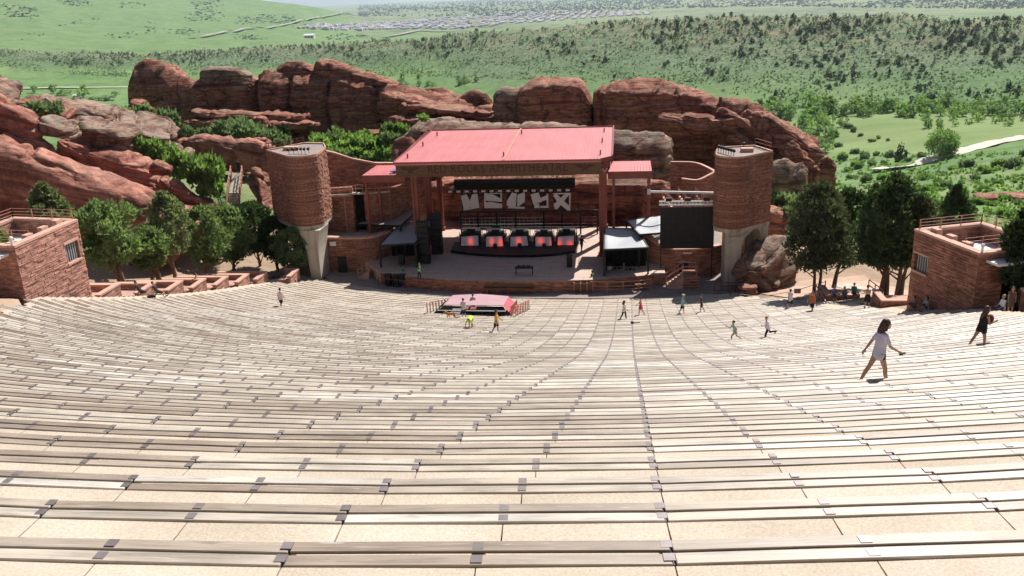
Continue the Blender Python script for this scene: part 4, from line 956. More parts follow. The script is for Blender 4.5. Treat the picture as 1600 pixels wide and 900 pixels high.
    for i, (pts, zs) in enumerate(((bez([(10.8, 104.4, 9.7), (13.4, 104.8, 9.5), (15.0, 103.6, 9.0), (15.8, 102.2, 8.6)], 6), 1), (bez([(11.8, 101.6, 8.3), (13.6, 101.2, 8.2), (15.2, 102.0, 8.7), (16.4, 102.8, 9.2)], 6), 2))):
        w = thing('curved_wall', ['tall curved brick wall with a pale rim right of the stage, farther one', 'lower curved brick wall with a pale rim right of the stage, nearer one'][i], 'wall', (13.5, 103, 3))
        MB().wall([(p.x, p.y) for p in pts], .35, 2.6, [p.z for p in pts]).build('wall', 'brick_red', w)
        MB().wall([(p.x, p.y-.03) for p in pts], .38, [p.z+.003 for p in pts], [p.z+.10 for p in pts]).build('coping', 'cap', w)
    for k, (x, y, lab) in enumerate(((9.6, 99.0, 'salmon stair flight behind the black screen, nearest the stage'), (11.4, 99.4, 'salmon stair flight behind the black screen, middle one'), (13.3, 99.8, 'salmon stair flight behind the black screen, nearest the right tower'))):
        w = thing('stair_flight', lab, 'stairs', (x, y, 2.6), 'salmon stair flights behind the screen')
        for q in range(6): MB().box(x+q*.22, x+.24+q*.22, y, y+1.0, 6.6-q*.25, 6.7-q*.25).build('tread', 'cap', w)
        m = MB()
        for yy in (y, y+1.0):
            m.beam((x, yy, 7.5), (x+1.4, yy, 6.2), .08); m.beam((x, yy, 6.5), (x+1.4, yy, 5.2), .1)
            for f in (0, .5, 1): m.box(x+1.4*f-.04, x+1.4*f+.04, yy-.04, yy+.04, 2.6 if f == 1 else 5.2, 7.5-1.3*f)
            m.box(x-.05, x+.05, yy-.05, yy+.05, 2.6, 7.6)
        m.build('railing', 'rail_pink', w)
    # big black screen with its truss
    t = thing('video_screen', 'big black video screen hanging right of the stage in front of the brick wall', 'screen', (11.7, 90.2, 0))
    YS = 90.2; a, b, c, e = [aty(u, v, YS) for u, v in ((1032, 324), (1117, 324), (1117, 388), (1032, 387))]
    xa, xb, zt, zb_ = a.x, b.x, a.z, c.z
    MB().box(xa, xb, YS, YS+.2, zb_, zt).build('screen', 'black', t)
    m = MB()
    for i in range(1, 10): x = xa+(xb-xa)*i/10; m.box(x-.006, x+.006, YS-.012, YS-.001, zb_, zt)
    for i in range(1, 7): z = zb_+(zt-zb_)*i/7; m.box(xa, xb, YS-.012, YS-.001, z-.006, z+.006)
    m.build('joint', 'dark_cloth', t, kind='stuff')
    m = MB(); truss(m, (xa-.15, YS+.1, zt+.42), (xb+.1, YS+.1, zt+.4), .36, 16); m.build('truss', 'alu', t)
    for x in (xa+.12, xb-.12): MB().box(x-.05, x+.05, YS+.25, YS+.35, 0, zt+.2).build('support_post', 'black', t)
    for f in (.15, .5, .85): x = xa+(xb-xa)*f; MB().box(x-.3, x+.3, YS-.1, YS+.3, zt+.62, zt+.95).build('winch', 'black', t)
    t = thing('steel_pipe', 'pale horizontal steel pipe between the right side roof post and the right tower', 'pipe', (11.7, 97, 7.8)); MB().tube([(8.1, 97.0, 7.9), (15.0, 96.6, 7.75)], .13, 10).build('tube', 'alu', t); MB().box(7.85, 8.2, 96.9, 97.25, 7.6, 8.2).build('clamp', 'white', t)

def make_kiosk(lab, P0, P1, e, ln, ztop, zb, brickm, win, side):
    """brick ticket house: front wall P0 (towards the stage) - P1 (towards the camera), running back along e"""
    P0, P1, e = Vector(P0), Vector(P1), Vector(e).normalized()
    f = (P1-P0); L = f.length; f = f.normalized()
    t = thing('brick_kiosk', lab, 'building', (P0.x, P0.y, zb), 'brick kiosks beside the seating')
    at = lambda a, b: P0 + f*a + e*b
    def slabp(a0, a1, b0, b1): return [tuple(at(a, b)) for a, b in ((a0, b0), (a1, b0), (a1, b1), (a0, b1))]
    th = .45; wa0, wa1, wz0, wz1 = win
    # front wall pieces around the window
    w = MB(); w.prism(slabp(0, L, 0, th), zb, wz0); w.prism(slabp(0, wa0, 0, th), wz0, wz1); w.prism(slabp(wa1, L, 0, th), wz0, wz1); w.prism(slabp(0, L, 0, th), wz1, ztop)
    w.build('front_wall', brickm, t)
    sf = MB(); rs = random.Random(int(ztop*10)); p_, q_ = (P0, P1)
    if side < 0: stone_face(sf, at(L, 0), at(0, 0), zb+1.2, ztop, rs, (L-wa1, L-wa0, wz0, wz1), ch=.17, ln=(.3, .9), dep=(.01, .06))
    else: stone_face(sf, at(0, 0), at(L, 0), zb+1.0, ztop, rs, (wa0, wa1, wz0, wz1), ch=.17, ln=(.3, .9), dep=(.01, .06))
    sf.build('stone', brickm, t, kind='stuff')
    w = MB(); w.prism(slabp(0, th, th, ln), zb, ztop); w.build('side_wall', brickm, t)
    w = MB(); w.prism(slabp(th, L, ln-th, ln), zb, ztop); w.build('back_wall', brickm, t)
    w = MB(); w.prism(slabp(L-th, L, th, ln*.35), zb, ztop); w.prism(slabp(L-th, L, ln*.35, ln-th), ztop-1.6, ztop); w.build('entrance_wall', brickm, t)
    MB().prism(slabp(th, L-th, th, ln-th), ztop-1.25, ztop-1.0).build('roof_terrace', 'white_roof', t)
    MB().prism(slabp(th, L-th, ln*.35, ln-th), zb, ztop-1.3).build('interior_dark_fill', 'dark_cloth', t)  # solid black block stands in for the shade inside the entrance
    g = MB().prism(slabp(wa0, wa1, .25, .3), wz0, wz1).build('window', 'black', t)
    m = MB()
    for k in range(1, 6): a = wa0+(wa1-wa0)*k/6; m.prism(slabp(a-.04, a+.04, .12, .2), wz0, wz1)
    m.build('window_bar', 'tarp', g)
    MB().prism(slabp(wa0-.08, wa1+.08, -.12, th), wz0-.14, wz0-.003).build('window_sill', 'cap', t)
    MB().prism(slabp(wa0-.08, wa1+.08, -.06, th), wz1+.003, wz1+.14).build('lintel', 'cap', t)
    c = MB()
    for (a0, a1, b0, b1) in ((0, L, -.06, th+.05), (-.06, th+.05, th+.05, ln), (th+.05, L, ln-th-.05, ln+.05), (L-th-.05, L+.06, th+.05, ln-th-.05)): c.prism(slabp(a0, a1, b0, b1), ztop+.003, ztop+.16)
    c.build('parapet_cap', 'cap', t)
    for k in range(3 if side > 0 else 4):
        a = .9+k*L*.24; MB().prism(slabp(a, a+.7, .55, .95), ztop-.9, ztop+.4-.07*k).build('parapet_block', 'cap', t)
    m = MB(); line = [at(.1, .3), at(.1, ln-.2), at(L*.9, ln-.2)]
    for A, B in zip(line, line[1:]):
        n = max(2, int((B-A).length/1.3))
        for k in range(n+1): p = A.lerp(B, k/n); m.box(p.x-.03, p.x+.03, p.y-.03, p.y+.03, ztop+.16, ztop+.8)
        for z in (.35, .58, .8): m.beam((A.x, A.y, ztop+z), (B.x, B.y, ztop+z), .03)
    A, B = at(L*.62, th+.4), at(L*.62, ln-.6)
    for k in range(4): p = A.lerp(B, k/3); m.box(p.x-.025, p.x+.025, p.y-.025, p.y+.025, ztop-1, ztop+.4)
    for z in (-.1, .15, .4): m.beam((A.x, A.y, ztop+z), (B.x, B.y, ztop+z), .03)
    m.build('railing', 'rail_pink', t)
    MB().prism(slabp(L+.002, L+1.1, .5, ln*.9), ztop-.5, ztop-.35).build('entrance_canopy', 'white_roof', t)
    MB().prism(slabp(L+.004, L+1.0, ln*.9-.4, ln*.9-.1), zb, ztop-.56).build('pier', brickm, t)
    p = at(L-.1, .2); m = MB(); m.tube([(p.x, p.y, ztop+.15), (p.x, p.y, ztop+.5)], .08, 8).ball((p.x, p.y, ztop+.6), .13, 8, 6); m.build('corner_lamp', 'white_roof', t)
    return t
def make_sides():
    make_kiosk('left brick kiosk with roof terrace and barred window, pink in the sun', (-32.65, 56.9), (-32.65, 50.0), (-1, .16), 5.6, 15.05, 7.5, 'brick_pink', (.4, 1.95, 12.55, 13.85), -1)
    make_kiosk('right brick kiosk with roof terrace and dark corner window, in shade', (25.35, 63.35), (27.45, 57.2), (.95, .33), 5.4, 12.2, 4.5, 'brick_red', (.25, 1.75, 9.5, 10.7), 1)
    # planter boxes stepping down the left edge of the seating
    Ys = [46.8, 60.6, 65.6, 70.0, 74.2, 78.0, 81.4, 84.6, 88.0]; lab = ['beside the near end of the left kiosk', 'right after the left kiosk', 'second after the left kiosk, in front of the big juniper', 'third after the left kiosk', 'fourth after the left kiosk, where a visitor stands', 'fifth after the left kiosk', 'sixth after the left kiosk', 'seventh after the left kiosk', 'last, against the concrete leg of the left tower']
    for k, y in enumerate(Ys):
        x1 = -32.65 + (0 if y < 76 else (y-76)*.17 if y < 86 else 3.6); z = seatz(-32, y) + 1.0; zl = seatz(-32, y)-1.6; d = 3.0 if k else 2.6; w = 5.2 if y < 86 else 1.5
        t = thing('stone_planter', 'pink stone planter, %s' % lab[k], 'planter', (x1, y, zl), 'stone planters along the left edge')
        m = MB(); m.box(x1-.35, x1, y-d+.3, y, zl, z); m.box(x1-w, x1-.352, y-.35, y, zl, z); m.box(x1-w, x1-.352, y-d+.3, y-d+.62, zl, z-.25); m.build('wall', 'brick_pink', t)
        m = MB(); m.box(x1-.42, x1+.05, y-d+.25, y+.05, z+.003, z+.14); m.box(x1-w, x1-.423, y-.42, y+.05, z+.003, z+.14); m.build('cap', 'cap', t)
        MB().box(x1-w, x1-.352, y-d+.622, y-.352, zl, z-.35).build('fill', 'planter_soil', t)
        m = MB(); m.tube([(x1+.002, y-1.4, z-.75), (x1+.14, y-1.4, z-.75)], .14, 10); m.build('wall_light', 'pale_conc', t)
    for k, (x, y, z, ww, lab) in enumerate(((24.9, 69.6, None, 3.2, 'low stone wall on the right edge of the seating, beside the shirtless man'), (22.6, 77.6, None, 2.8, 'low stone wall on the right edge of the seating, under the junipers'), (29.2, 54.0, None, 3.0, 'low dark stone wall beside the entrance of the right kiosk'))):
        z = seatz(x, y); t = thing('stone_planter', lab, 'planter', (x, y, z-1), 'stone planters along the right edge')
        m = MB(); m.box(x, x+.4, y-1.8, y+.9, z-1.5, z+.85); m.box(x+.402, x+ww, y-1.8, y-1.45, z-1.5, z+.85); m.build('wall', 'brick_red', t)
        m = MB(); m.box(x-.05, x+.45, y-1.85, y+.95, z+.853, z+.98); m.box(x+.453, x+ww, y-1.85, y-1.4, z+.853, z+.98); m.build('cap', 'cap', t)
        MB().box(x+.402, x+ww, y-1.448, y+.9, z-1.5, z+.5).build('fill', 'planter_soil', t)
    # paths: sheets over the ground beside the seating
    def sheet(name, pts, mat, off=.06, nn=10):
        m = MB(); A, B, C_, D = [Vector(p) for p in pts]; vs = []
        for j in range(nn+1):
            for i in range(nn+1):
                p = A.lerp(B, i/nn).lerp(D.lerp(C_, i/nn), j/nn); vs.append((p.x, p.y, gz(p.x, p.y)+off))
        m.add(vs, [(j*(nn+1)+i, j*(nn+1)+i+1, (j+1)*(nn+1)+i+1, (j+1)*(nn+1)+i) for j in range(nn) for i in range(nn)])
        return struct(m.build(name, mat))
    sheet('left_path', [(-38.5, 45), (-33.2, 45), (-33.2, 92), (-38.5, 92)], 'plaza', .08, 24)
    sheet('right_path', [(25.2, 70), (33, 64), (30, 92), (17, 88)], 'plaza', .08, 16)
    sheet('pale_path', [(27.6, 69), (30.5, 68), (27.5, 88), (25.5, 88)], 'pale_conc', .12, 12)
    # stairway up the left hillside
    a0, a1 = Vector((-46.6, 110.6, 3.4)), Vector((-45.1, 112.5, 8.4))
    t = thing('hillside_stairs', 'narrow stairway with salmon railings climbing the rocks left of the tower', 'stairs', (-46, 110, 3))
    b0, b1 = aty(364.5, 331, 108.5), aty(366, 301, 110.5); c1 = aty(370.5, 270, 114.5)
    for k in range(13):
        p = b0.lerp(b1, k/12); MB().box(p.x-.72, p.x+.72, p.y-.02, p.y+.35, p.z-.35, p.z).build('step', 'pale_conc', t)
    m = MB(); d = Vector((.72, 0, 0)); m.plate([b1-d+Vector((0, .3, -.05)), b1+d+Vector((0, .3, -.05)), c1+d*.95, c1-d*.95], (0, 0, -1), .25); m.build('ramp', 'pale_conc', t)
    for s in (-1, 1):
        m = MB(); pts = [b0+d*s*1.15, b1+d*s*1.15, c1+d*s*1.1]
        for q in (.55, 1.0):
            for A, B in zip(pts, pts[1:]): m.beam(A+Vector((0, 0, q)), B+Vector((0, 0, q)), .09)
        for A, B in zip(pts, pts[1:]):
            for k in range(6): p = A.lerp(B, k/5); m.box(p.x-.04, p.x+.04, p.y-.04, p.y+.04, p.z-.3, p.z+1.0)
        m.build('handrail', 'rail_pink', t)
    MB().box(b0.x-.75, c1.x+.75, b0.y+.4, c1.y, 0, b0.z-.36).build('base', 'brick_red', t)
    # rope barrier with a small sign below the right boulder
    t = thing('rope_barrier', 'slack rope strung below the right boulder with a small pinkish sign', 'barrier', (20, 82, 1))
    P = [aty(1142, 458, 84.5), aty(1185, 462, 82), aty(1233, 456, 80.5), aty(1290, 440, 80)]
    m = MB().tube(bez(P, 6), .03, 5); m.build('rope', 'pale_conc', t)
    for p in (P[0], P[3]): MB().box(p.x-.04, p.x+.04, p.y-.04, p.y+.04, p.z-1.0, p.z+.1).build('post', 'steel_red', t)
    p = aty(1246, 455, 80.4); MB().box(p.x-.3, p.x+.3, p.y-.03, p.y, p.z-.2, p.z+.25).build('sign', 'cap', t)
    t = thing('metal_gate', 'small dark barred gate between the right boulder and the concrete leg', 'gate', (15.2, 86.3, 0))
    m = MB()
    for x in (14.2, 14.9, 15.6, 16.3): m.box(x-.03, x+.03, 86.25, 86.31, 0, 1.0)
    for z in (.15, .6, .98): m.box(14.2, 16.3, 86.26, 86.3, z-.03, z+.03)
    m.build('frame', 'steel_red', t)
    # handrails under the right trees
    t = thing('handrail', 'thin pale handrail on the steps under the right junipers', 'railing', (24, 76, 2))
    m = MB(); A, B = aty(1275, 445, 77.5), aty(1292, 474, 74.5)
    for o in (0, .45):
        m.beam(A+Vector((0, 0, -o)), B+Vector((0, 0, -o)), .07)
    A2, B2 = aty(1358, 437, 74), aty(1378, 452, 72)
    for o in (0, .45): m.beam(A2+Vector((0, 0, -o)), B2+Vector((0, 0, -o)), .06)
    for A_, B_ in ((A, B), (A2, B2)):
        for f in (0, .5, 1): p = A_.lerp(B_, f); m.box(p.x-.035, p.x+.035, p.y-.035, p.y+.035, p.z-1.1, p.z)
    m.build('rail', 'rail_pink', t)

def make_foh():
    t = thing('mixing_tent', 'low tent with faded pink tarpaulin roof and black front on the lower seating', 'tent', (-7.5, 73.5, 2.6))
    A, B = aty(693, 477, 72.0), aty(786.5, 478, 72.0)
    C_, M_, D = aty(795, 463.5, 76.3), aty(750, 460, 76.8), aty(707.5, 462, 76.3)
    m = MB(); mid = aty(740, 470, 74.3)+Vector((0, 0, .15))
    m.add([A, B, C_, M_, D, mid], [(0, 1, 5), (1, 2, 5), (2, 3, 5), (3, 4, 5), (4, 0, 5)]); o = m.build('roof', 'tent_pink', t)
    sd = o.modifiers.new('thick', 'SOLIDIFY'); sd.thickness = .05; sd.offset = 1
    E, F = aty(676, 490.5, 71.2), aty(794, 492, 71.4)
    def curtain(p, q, r, s, name, mat, amp=.06):
        vs = []; n = 26
        for k in range(n+1):
            f = k/n
            for j, (a, b) in enumerate(((p, q), (r, s))): v = a.lerp(b, f); vs.append(v + Vector((0, amp*math.sin(f*50)*j - .02, 0)))
        MB().add(vs, [(2*k, 2*k+2, 2*k+3, 2*k+1) for k in range(n)]).build(name, mat, t)
    a2, b2 = A+Vector((0, 0, -.05)), B+Vector((0, 0, -.05))
    curtain(a2, b2, E, F, 'front_drape', 'dark_cloth')
    curtain(D, A, D+Vector((-1.0, 0, -.75)), E, 'side_drape', 'dark_cloth')
    curtain(B, C_, F+Vector((.25, .3, -.1)), C_+Vector((.9, 0, -.95)), 'side_curtain', 'tent_red', .12)
    m = MB(); m.beam(A.lerp(E, .55)+Vector((0, -.08, 0)), B.lerp(F, .55)+Vector((0, -.08, 0)), .06); m.build('front_rail', 'alu', t)
    for f0, f1 in ((.36, .44), (.47, .56)):
        P, Q = A.lerp(B, f0), A.lerp(B, f1); R2, S2 = E.lerp(F, f0), E.lerp(F, f1)
        MB().plate([P.lerp(R2, .12), Q.lerp(S2, .12), Q.lerp(S2, .42), P.lerp(R2, .42)], (0, -1, .3), .07).build('red_panel', 'roof_red', t)
    P, Q, R2, S2 = A.lerp(B, .2), A.lerp(B, .34), E.lerp(F, .22), E.lerp(F, .36)
    MB().plate([P.lerp(R2, .35), Q.lerp(S2, .35), Q.lerp(S2, .95), P.lerp(R2, .95)], (0, -1, .3), .06).build('grey_panel', 'tarp', t)
    for k, (u0, u1, v0, v1, ya, yb, lab) in enumerate(((799, 807, 492, 463, 71.5, 76.5, 'salmon post railing right beside the pink tent, inner one'), (806, 826, 491, 465, 71.6, 76.6, 'salmon post railing right of the pink tent, outer one'), (668, 704, 490, 462, 71.5, 76.4, 'salmon post railing along the left side of the pink tent'))):
        w = thing('post_railing', lab, 'railing', (0, 74, 3), 'post railings beside the tent'); w.location = (aty(u0, v0, ya).x, 74, 3)
        n = 9; tops = []
        for i in range(n):
            f = i/(n-1); y = ya+(yb-ya)*f; p = aty(u0+(u1-u0)*f, (v0)+(v1-v0)*f, y); zg = seatz(p.x, y)-.1
            MB().box(p.x-.045, p.x+.045, y-.045, y+.045, zg, zg+1.05).build('post', 'rail_pink', w); tops.append((p.x, y, zg+1.0))
        m = MB()
        for a, b in zip(tops, tops[1:]): m.beam(a, b, .05)
        m.build('rail', 'rail_pink', w)
make_towers(); make_sides(); make_foh()
# ------------------------------------------------------------ red sandstone: ridge rocks and tilted slabs
def fbm(x, y, z, o=4, h=1.0): return mn.fractal(Vector((x, y, z)), h, 2.1, o)
def smooth_faces(me): me.polygons.foreach_set('use_smooth', [True]*len(me.polygons))
class Beds:
    """random bedding: layers of uneven thickness, each standing proud or back by its own amount"""
    def __init__(s, seed, lo, hi, t0=.35, t1=1.5, amp=.55):
        r = random.Random(seed); s.e = [lo]; s.p = []
        while s.e[-1] < hi:
            s.e.append(s.e[-1]+r.uniform(t0, t1)**1.2); s.p.append(r.uniform(-amp, amp))
        s.p.append(0)
        s.ea = np.array(s.e)
    def __call__(s, z, soft=.10):
        i = int(np.searchsorted(s.ea, z))-1; i = min(max(i, 0), len(s.p)-2)
        f = (s.e[i+1]-z)
        v = s.p[i]
        if f < soft: v = v + (s.p[i+1]-v)*(1-f/soft)
        return v
def ridge_rock(label, pts, Y, zb, depth=14.0, mat='rock', cracks=(), seed=0, step=.45, under=1.2, lean=.18, group='sandstone ridge rocks behind the stage', amp=1.0, dip=0.0, topr=.35, joints=(4.0, 11.0)):
    """a cliff of bedded sandstone: outline seen from the seats, real thickness, bedding ledges, joints and an undercut foot"""
    P = [aty(u, v, Y) for i, (u, v) in enumerate(pts)]
    xs = [p.x for p in P]; zs = [p.z for p in P]
    x0, x1 = xs[0], xs[-1]; step = min(step, .45); nu = max(14, int((x1-x0)/step)); V = []
    rj = random.Random(seed+100); bd = Beds(seed, -40, 60, .3, 1.7, .42); bd2 = Beds(seed+50, -40, 60, .15, .5, .12)
    J = [x0]; off = []
    while J[-1] < x1: J.append(J[-1]+rj.uniform(*joints)); off.append(rj.uniform(-.5, .5))
    off.append(0)
    NF, NT, NB = 44, 14, 8
    for i in range(nu+1):
        f = i/nu; x = x0+(x1-x0)*f; zt = float(np.interp(x, xs, zs))
        zt += .4*amp*fbm(x*.45+seed, 3.1, 0, 5)
        H = max(zt-zb, .5); e = max(.02, (1-abs(2*f-1)**7))**.5
        D = depth*e; yoff = depth*.35*(1-e); ring = []
        for k in range(NF+1):
            t_ = k/NF; ring.append((Y+yoff + lean*H*(t_-.5)*.35, zb+H*(1-topr*.25)*t_, 0, t_))
        R = H*topr*.25; ytop0 = ring[-1][0]
        for k in range(1, NT+1):
            a = k/NT; ring.append((ytop0 + D*.55*a, zb+H*(1-topr*.25) + R*math.sin(min(1, a*2.4)*math.pi/2) - R*.7*max(0, a-.45), 1, 1.0))
        yb0, zb0 = ring[-1][0], ring[-1][1]
        for k in range(1, NB+1):
            a = k/NB; ring.append((yb0 + D*.45*a + 1.0*a, zb0 + (zb-1.5-zb0)*a, 2, 1-a))
        nv = len(ring)
        for (y, z, ph, t_) in ring:
            warp = 1.1*mn.noise(Vector((x*.05, seed, z*.06))) + .25*mn.noise(Vector((x*.3, seed, z*.2)))
            zz = z + x*.05 + warp
            jx = x + 1.0*mn.noise(Vector((seed, 5, z*.18))) + .3*mn.noise(Vector((seed, 9, z*.9)))
            q = 0
            while q < len(J)-2 and jx > J[q+1]: q += 1
            ledm = .45+.55*sst(.55, .25, t_) if ph == 0 else .8
            led = (bd(zz)*1.5 + bd2(zz)*1.6)*ledm
            big = fbm(x*.07+seed*3, y*.07+7, z*.09, 3)*1.1
            fine = fbm(x*.8, y*.8, z*1.1+seed, 5)*.42
            cv = abs(mn.noise(Vector((x*.16+seed, y*.2, z*.32+.25*x*.16)))); fine -= .75*max(0, 1-cv*9)**1.5
            cv = abs(mn.noise(Vector((x*.45+seed, 4, z*.9)))); fine -= .3*max(0, 1-cv*7)
            dsp = (led + big + fine + off[q]*.7)*amp
            dj = min(abs(jx-J[q]), abs(J[q+1]-jx)) if len(J) > q+1 else 9
            dsp -= .5*amp*math.exp(-(dj/.16)**2)
            for c in cracks:
                cx = c + .8*mn.noise(Vector((seed, c, z*.25)))
                dsp -= 1.9*math.exp(-((x-cx)/.38)**2)*(1 if ph < 2 else 0)
            if ph == 0:
                u_ = under*(sst(.40, .12, t_) if under > 0 else 0)
                V.append((x + fine*.5, y - dsp + u_, z + .15*fine))
            elif ph == 1: V.append((x+fine*.5, y-.3*dsp, z + .5*dsp))
            else: V.append((x, y+.5*dsp, z))
    F = [(i*nv+k, (i+1)*nv+k, (i+1)*nv+k+1, i*nv+k+1) for i in range(nu) for k in range(nv-1)]
    F += [tuple(range(nv)), tuple(nu*nv+k for k in range(nv-1, -1, -1))]
    m = MB(); m.v = V; m.f = F; m.mi = [0]*len(F)
    o = m.build('sandstone_rock', mat, smooth=True, uv=False); tag(o, label, 'rock', group)
    return o
def slab_rock(label, A, B, hA, hB, th, mat='rock', seed=0, boxy=.55, n=64, amp=1.0, group='tilted sandstone rocks on the left slope', beds=1.0, tilt=0.0):
    """a tilted bed: long axis A->B (picture point + distance), half heights hA, hB (m), half thickness th"""
    a, b = aty(*A), aty(*B); c = (a+b)/2; ax = (b-a); L = ax.length/2; ax.normalize()
    side = Vector((0, 1, 0)); side = (side - ax*side.dot(ax)).normalized(); up = side.cross(ax)
    if up.z < 0: up = -up
    boxy *= .85
    nu, nv = int(n*1.3), max(24, int(n*1.0)); V = []; sg = lambda w, e: math.copysign(abs(w)**e, w)
    bd = Beds(seed, -60, 60, .25*min(1, .3+hA*.3), 1.3*min(1, .3+hA*.3), .34); bd2 = Beds(seed+7, -60, 60, .12, .4, .10)
    rj = random.Random(seed); J = [(-L + rj.uniform(.2, 1.8)*L) for _ in range(max(1, int(L/3.5)))]
    sl = [rj.uniform(-.5, .5) for _ in J]; jo = [rj.uniform(-.35, .35) for _ in J]
    for j in range(nv+1):
        ph = math.pi*j/nv
        for i in range(nu):
            t_ = 2*math.pi*i/nu
            lx = sg(math.cos(ph), boxy); ly = sg(math.sin(ph), boxy)*sg(math.cos(t_), boxy); lz = sg(math.sin(ph), boxy)*sg(math.sin(t_), boxy)
            h = hA+(hB-hA)*(lx+1)/2
            p = c + ax*(lx*L) + side*(ly*th) + up*(lz*h)
            nrm = (ax*(lx/L) + side*(ly/th) + up*(lz/max(h, .3)))
            nrm = nrm.normalized() if nrm.length > 1e-6 else up
            la, lu = p.dot(ax)-c.dot(ax), p.dot(up)-c.dot(up)
            w = lu + .5*mn.noise(Vector((la*.12, seed, lu*.2)))
            q = (bd(w)*beds*1.9 + bd2(w)*1.5)*(1-.5*max(0, lz))
            cv = abs(mn.noise(p*.17+Vector((seed, 0, 0)))); q -= .9*max(0, 1-cv*8)**1.5
            cv = abs(mn.noise(Vector((la*.16, seed, lu*.6)))); q -= .55*max(0, 1-cv*7)
            q += fbm(p.x*.12+seed, p.y*.12, p.z*.12, 4)*1.1 + fbm(p.x*.55, p.y*.55, p.z*.55+seed, 5)*.5
            for x_, s_, o_ in zip(J, sl, jo):
                d_ = la - x_ - lu*s_ - .5*mn.noise(Vector((seed, x_, lu*.4)))
                q -= .75*math.exp(-(d_/.22)**2)
                if d_ > 0: q += o_
            sc = min(1.0, .3+h*.3)
            V.append(p + nrm*(q*amp*sc))
    F = [(j*nu+i, j*nu+(i+1) % nu, (j+1)*nu+(i+1) % nu, (j+1)*nu+i) for j in range(nv) for i in range(nu)]
    m = MB(); m.v = V; m.f = F; m.mi = [0]*len(F)
    o = m.build('sandstone_rock', mat, smooth=True, uv=False); tag(o, label, 'rock', group)
    return o
def make_rocks():
    rr = ridge_rock
    rr('great rounded red rock head at the left end of the ridge', [(184, 165), (187, 125), (197, 102), (212, 95), (232, 96), (250, 106), (270, 122), (285, 132), (300, 142), (320, 150)], 172, 0, 16, seed=1, step=.5, under=2.0, topr=.9, cracks=())
    rr('dark cliff block right of the rock head, with a flat slab on top', [(283, 136), (296, 126), (312, 118), (330, 117), (352, 116), (372, 118), (386, 122), (392, 132)], 169, 1, 16, seed=2, step=.5, under=2.2)
    rr('thin flat sandstone slab perched on the left part of the ridge', [(305, 114), (318, 107), (340, 107), (355, 108), (372, 112), (386, 119)], 169.5, 13.2, 7, seed=12, step=.4, under=.6, amp=.45, mat='rock_grey')
    rr('broad middle cliff of the ridge with a dark joint, below the two knobs', [(384, 122), (400, 115), (425, 116), (450, 116), (480, 118), (520, 117), (560, 122), (590, 130), (615, 138), (650, 142), (690, 152), (720, 160), (745, 168), (772, 170)], 167, 0, 18, seed=3, step=.55, under=2.6, cracks=(-58.2, -50.5, -41), topr=.5)
    rr('left rounded knob on the ridge crest', [(421, 116), (430, 100), (445, 95), (462, 94), (475, 97), (483, 106), (486, 117)], 170.5, 13.5, 8, seed=4, step=.3, under=.3, amp=.5, topr=1.2, mat='rock')
    rr('right larger rounded knob on the ridge crest', [(482, 117), (484, 102), (493, 94), (508, 93), (525, 98), (545, 107), (570, 115), (600, 127), (620, 137)], 170, 13, 9, seed=5, step=.35, under=.3, amp=.55, topr=1.0)
    rr('low reddish rock knuckle on the ridge right of the long cliff', [(655, 143), (672, 137), (690, 138), (706, 148), (718, 160)], 172, 6, 9, seed=6, step=.35, under=.4, amp=.6, topr=1.0, mat='rock')
    rr('small squared knuckle on the ridge beside the gap', [(708, 158), (722, 147), (742, 142), (758, 146), (766, 160)], 171, 5, 8, seed=7, step=.35, under=.4, amp=.6, topr=.9)
    rr('pale lit sloping rock left of the big flat-faced block', [(766, 166), (770, 146), (783, 138), (800, 137), (815, 134), (822, 140)], 162, 2, 12, seed=8, step=.4, under=.3, amp=.7, topr=1.0, mat='rock_grey')
    rr('big flat-faced square block of the ridge above the stage roof', [(803, 150), (812, 138), (830, 126), (850, 122), (880, 122), (905, 124), (914, 138), (923, 160), (925, 178)], 158, 0, 17, seed=9, step=.45, under=.6, amp=.75, lean=.1)
    rr('long right cliff of the ridge falling towards the valley', [(924, 168), (927, 146), (940, 134), (957, 128), (985, 127), (1010, 126), (1035, 127), (1060, 131), (1085, 138), (1103, 148), (1120, 156), (1150, 162), (1175, 165), (1190, 172)], 156, -2, 19, seed=10, step=.5, under=1.6, cracks=(2.0,), topr=.45)
    rr('jagged right end of the ridge with deep rounded grooves', [(1130, 158), (1160, 160), (1190, 168), (1215, 180), (1240, 192), (1262, 203), (1282, 212), (1293, 220), (1292, 232)], 152, -7, 18, seed=11, step=.38, under=1.0, cracks=(), amp=1.5, topr=.7, joints=(1.6, 4.0))
    rr('small dark boulder at the right foot of the ridge end', [(1278, 262), (1286, 250), (1296, 247), (1308, 254), (1313, 264), (1311, 276)], 154, -8, 7, seed=13, step=.3, under=.4, amp=.5, topr=1.0)
    rr('layered pale rock ledges at the right foot of the ridge', [(1185, 292), (1196, 274), (1215, 260), (1232, 256), (1255, 264), (1275, 276), (1284, 290), (1270, 300)], 135, -9, 12, seed=14, step=.35, under=.5, amp=1.0, topr=.9, mat='rock_grey')
    rr('low red rock bank behind the right tower', [(1175, 330), (1185, 325), (1205, 328), (1225, 334), (1240, 342)], 104, -1, 8, seed=15, step=.3, under=.3, amp=.5, topr=.5, mat='rock_bright')
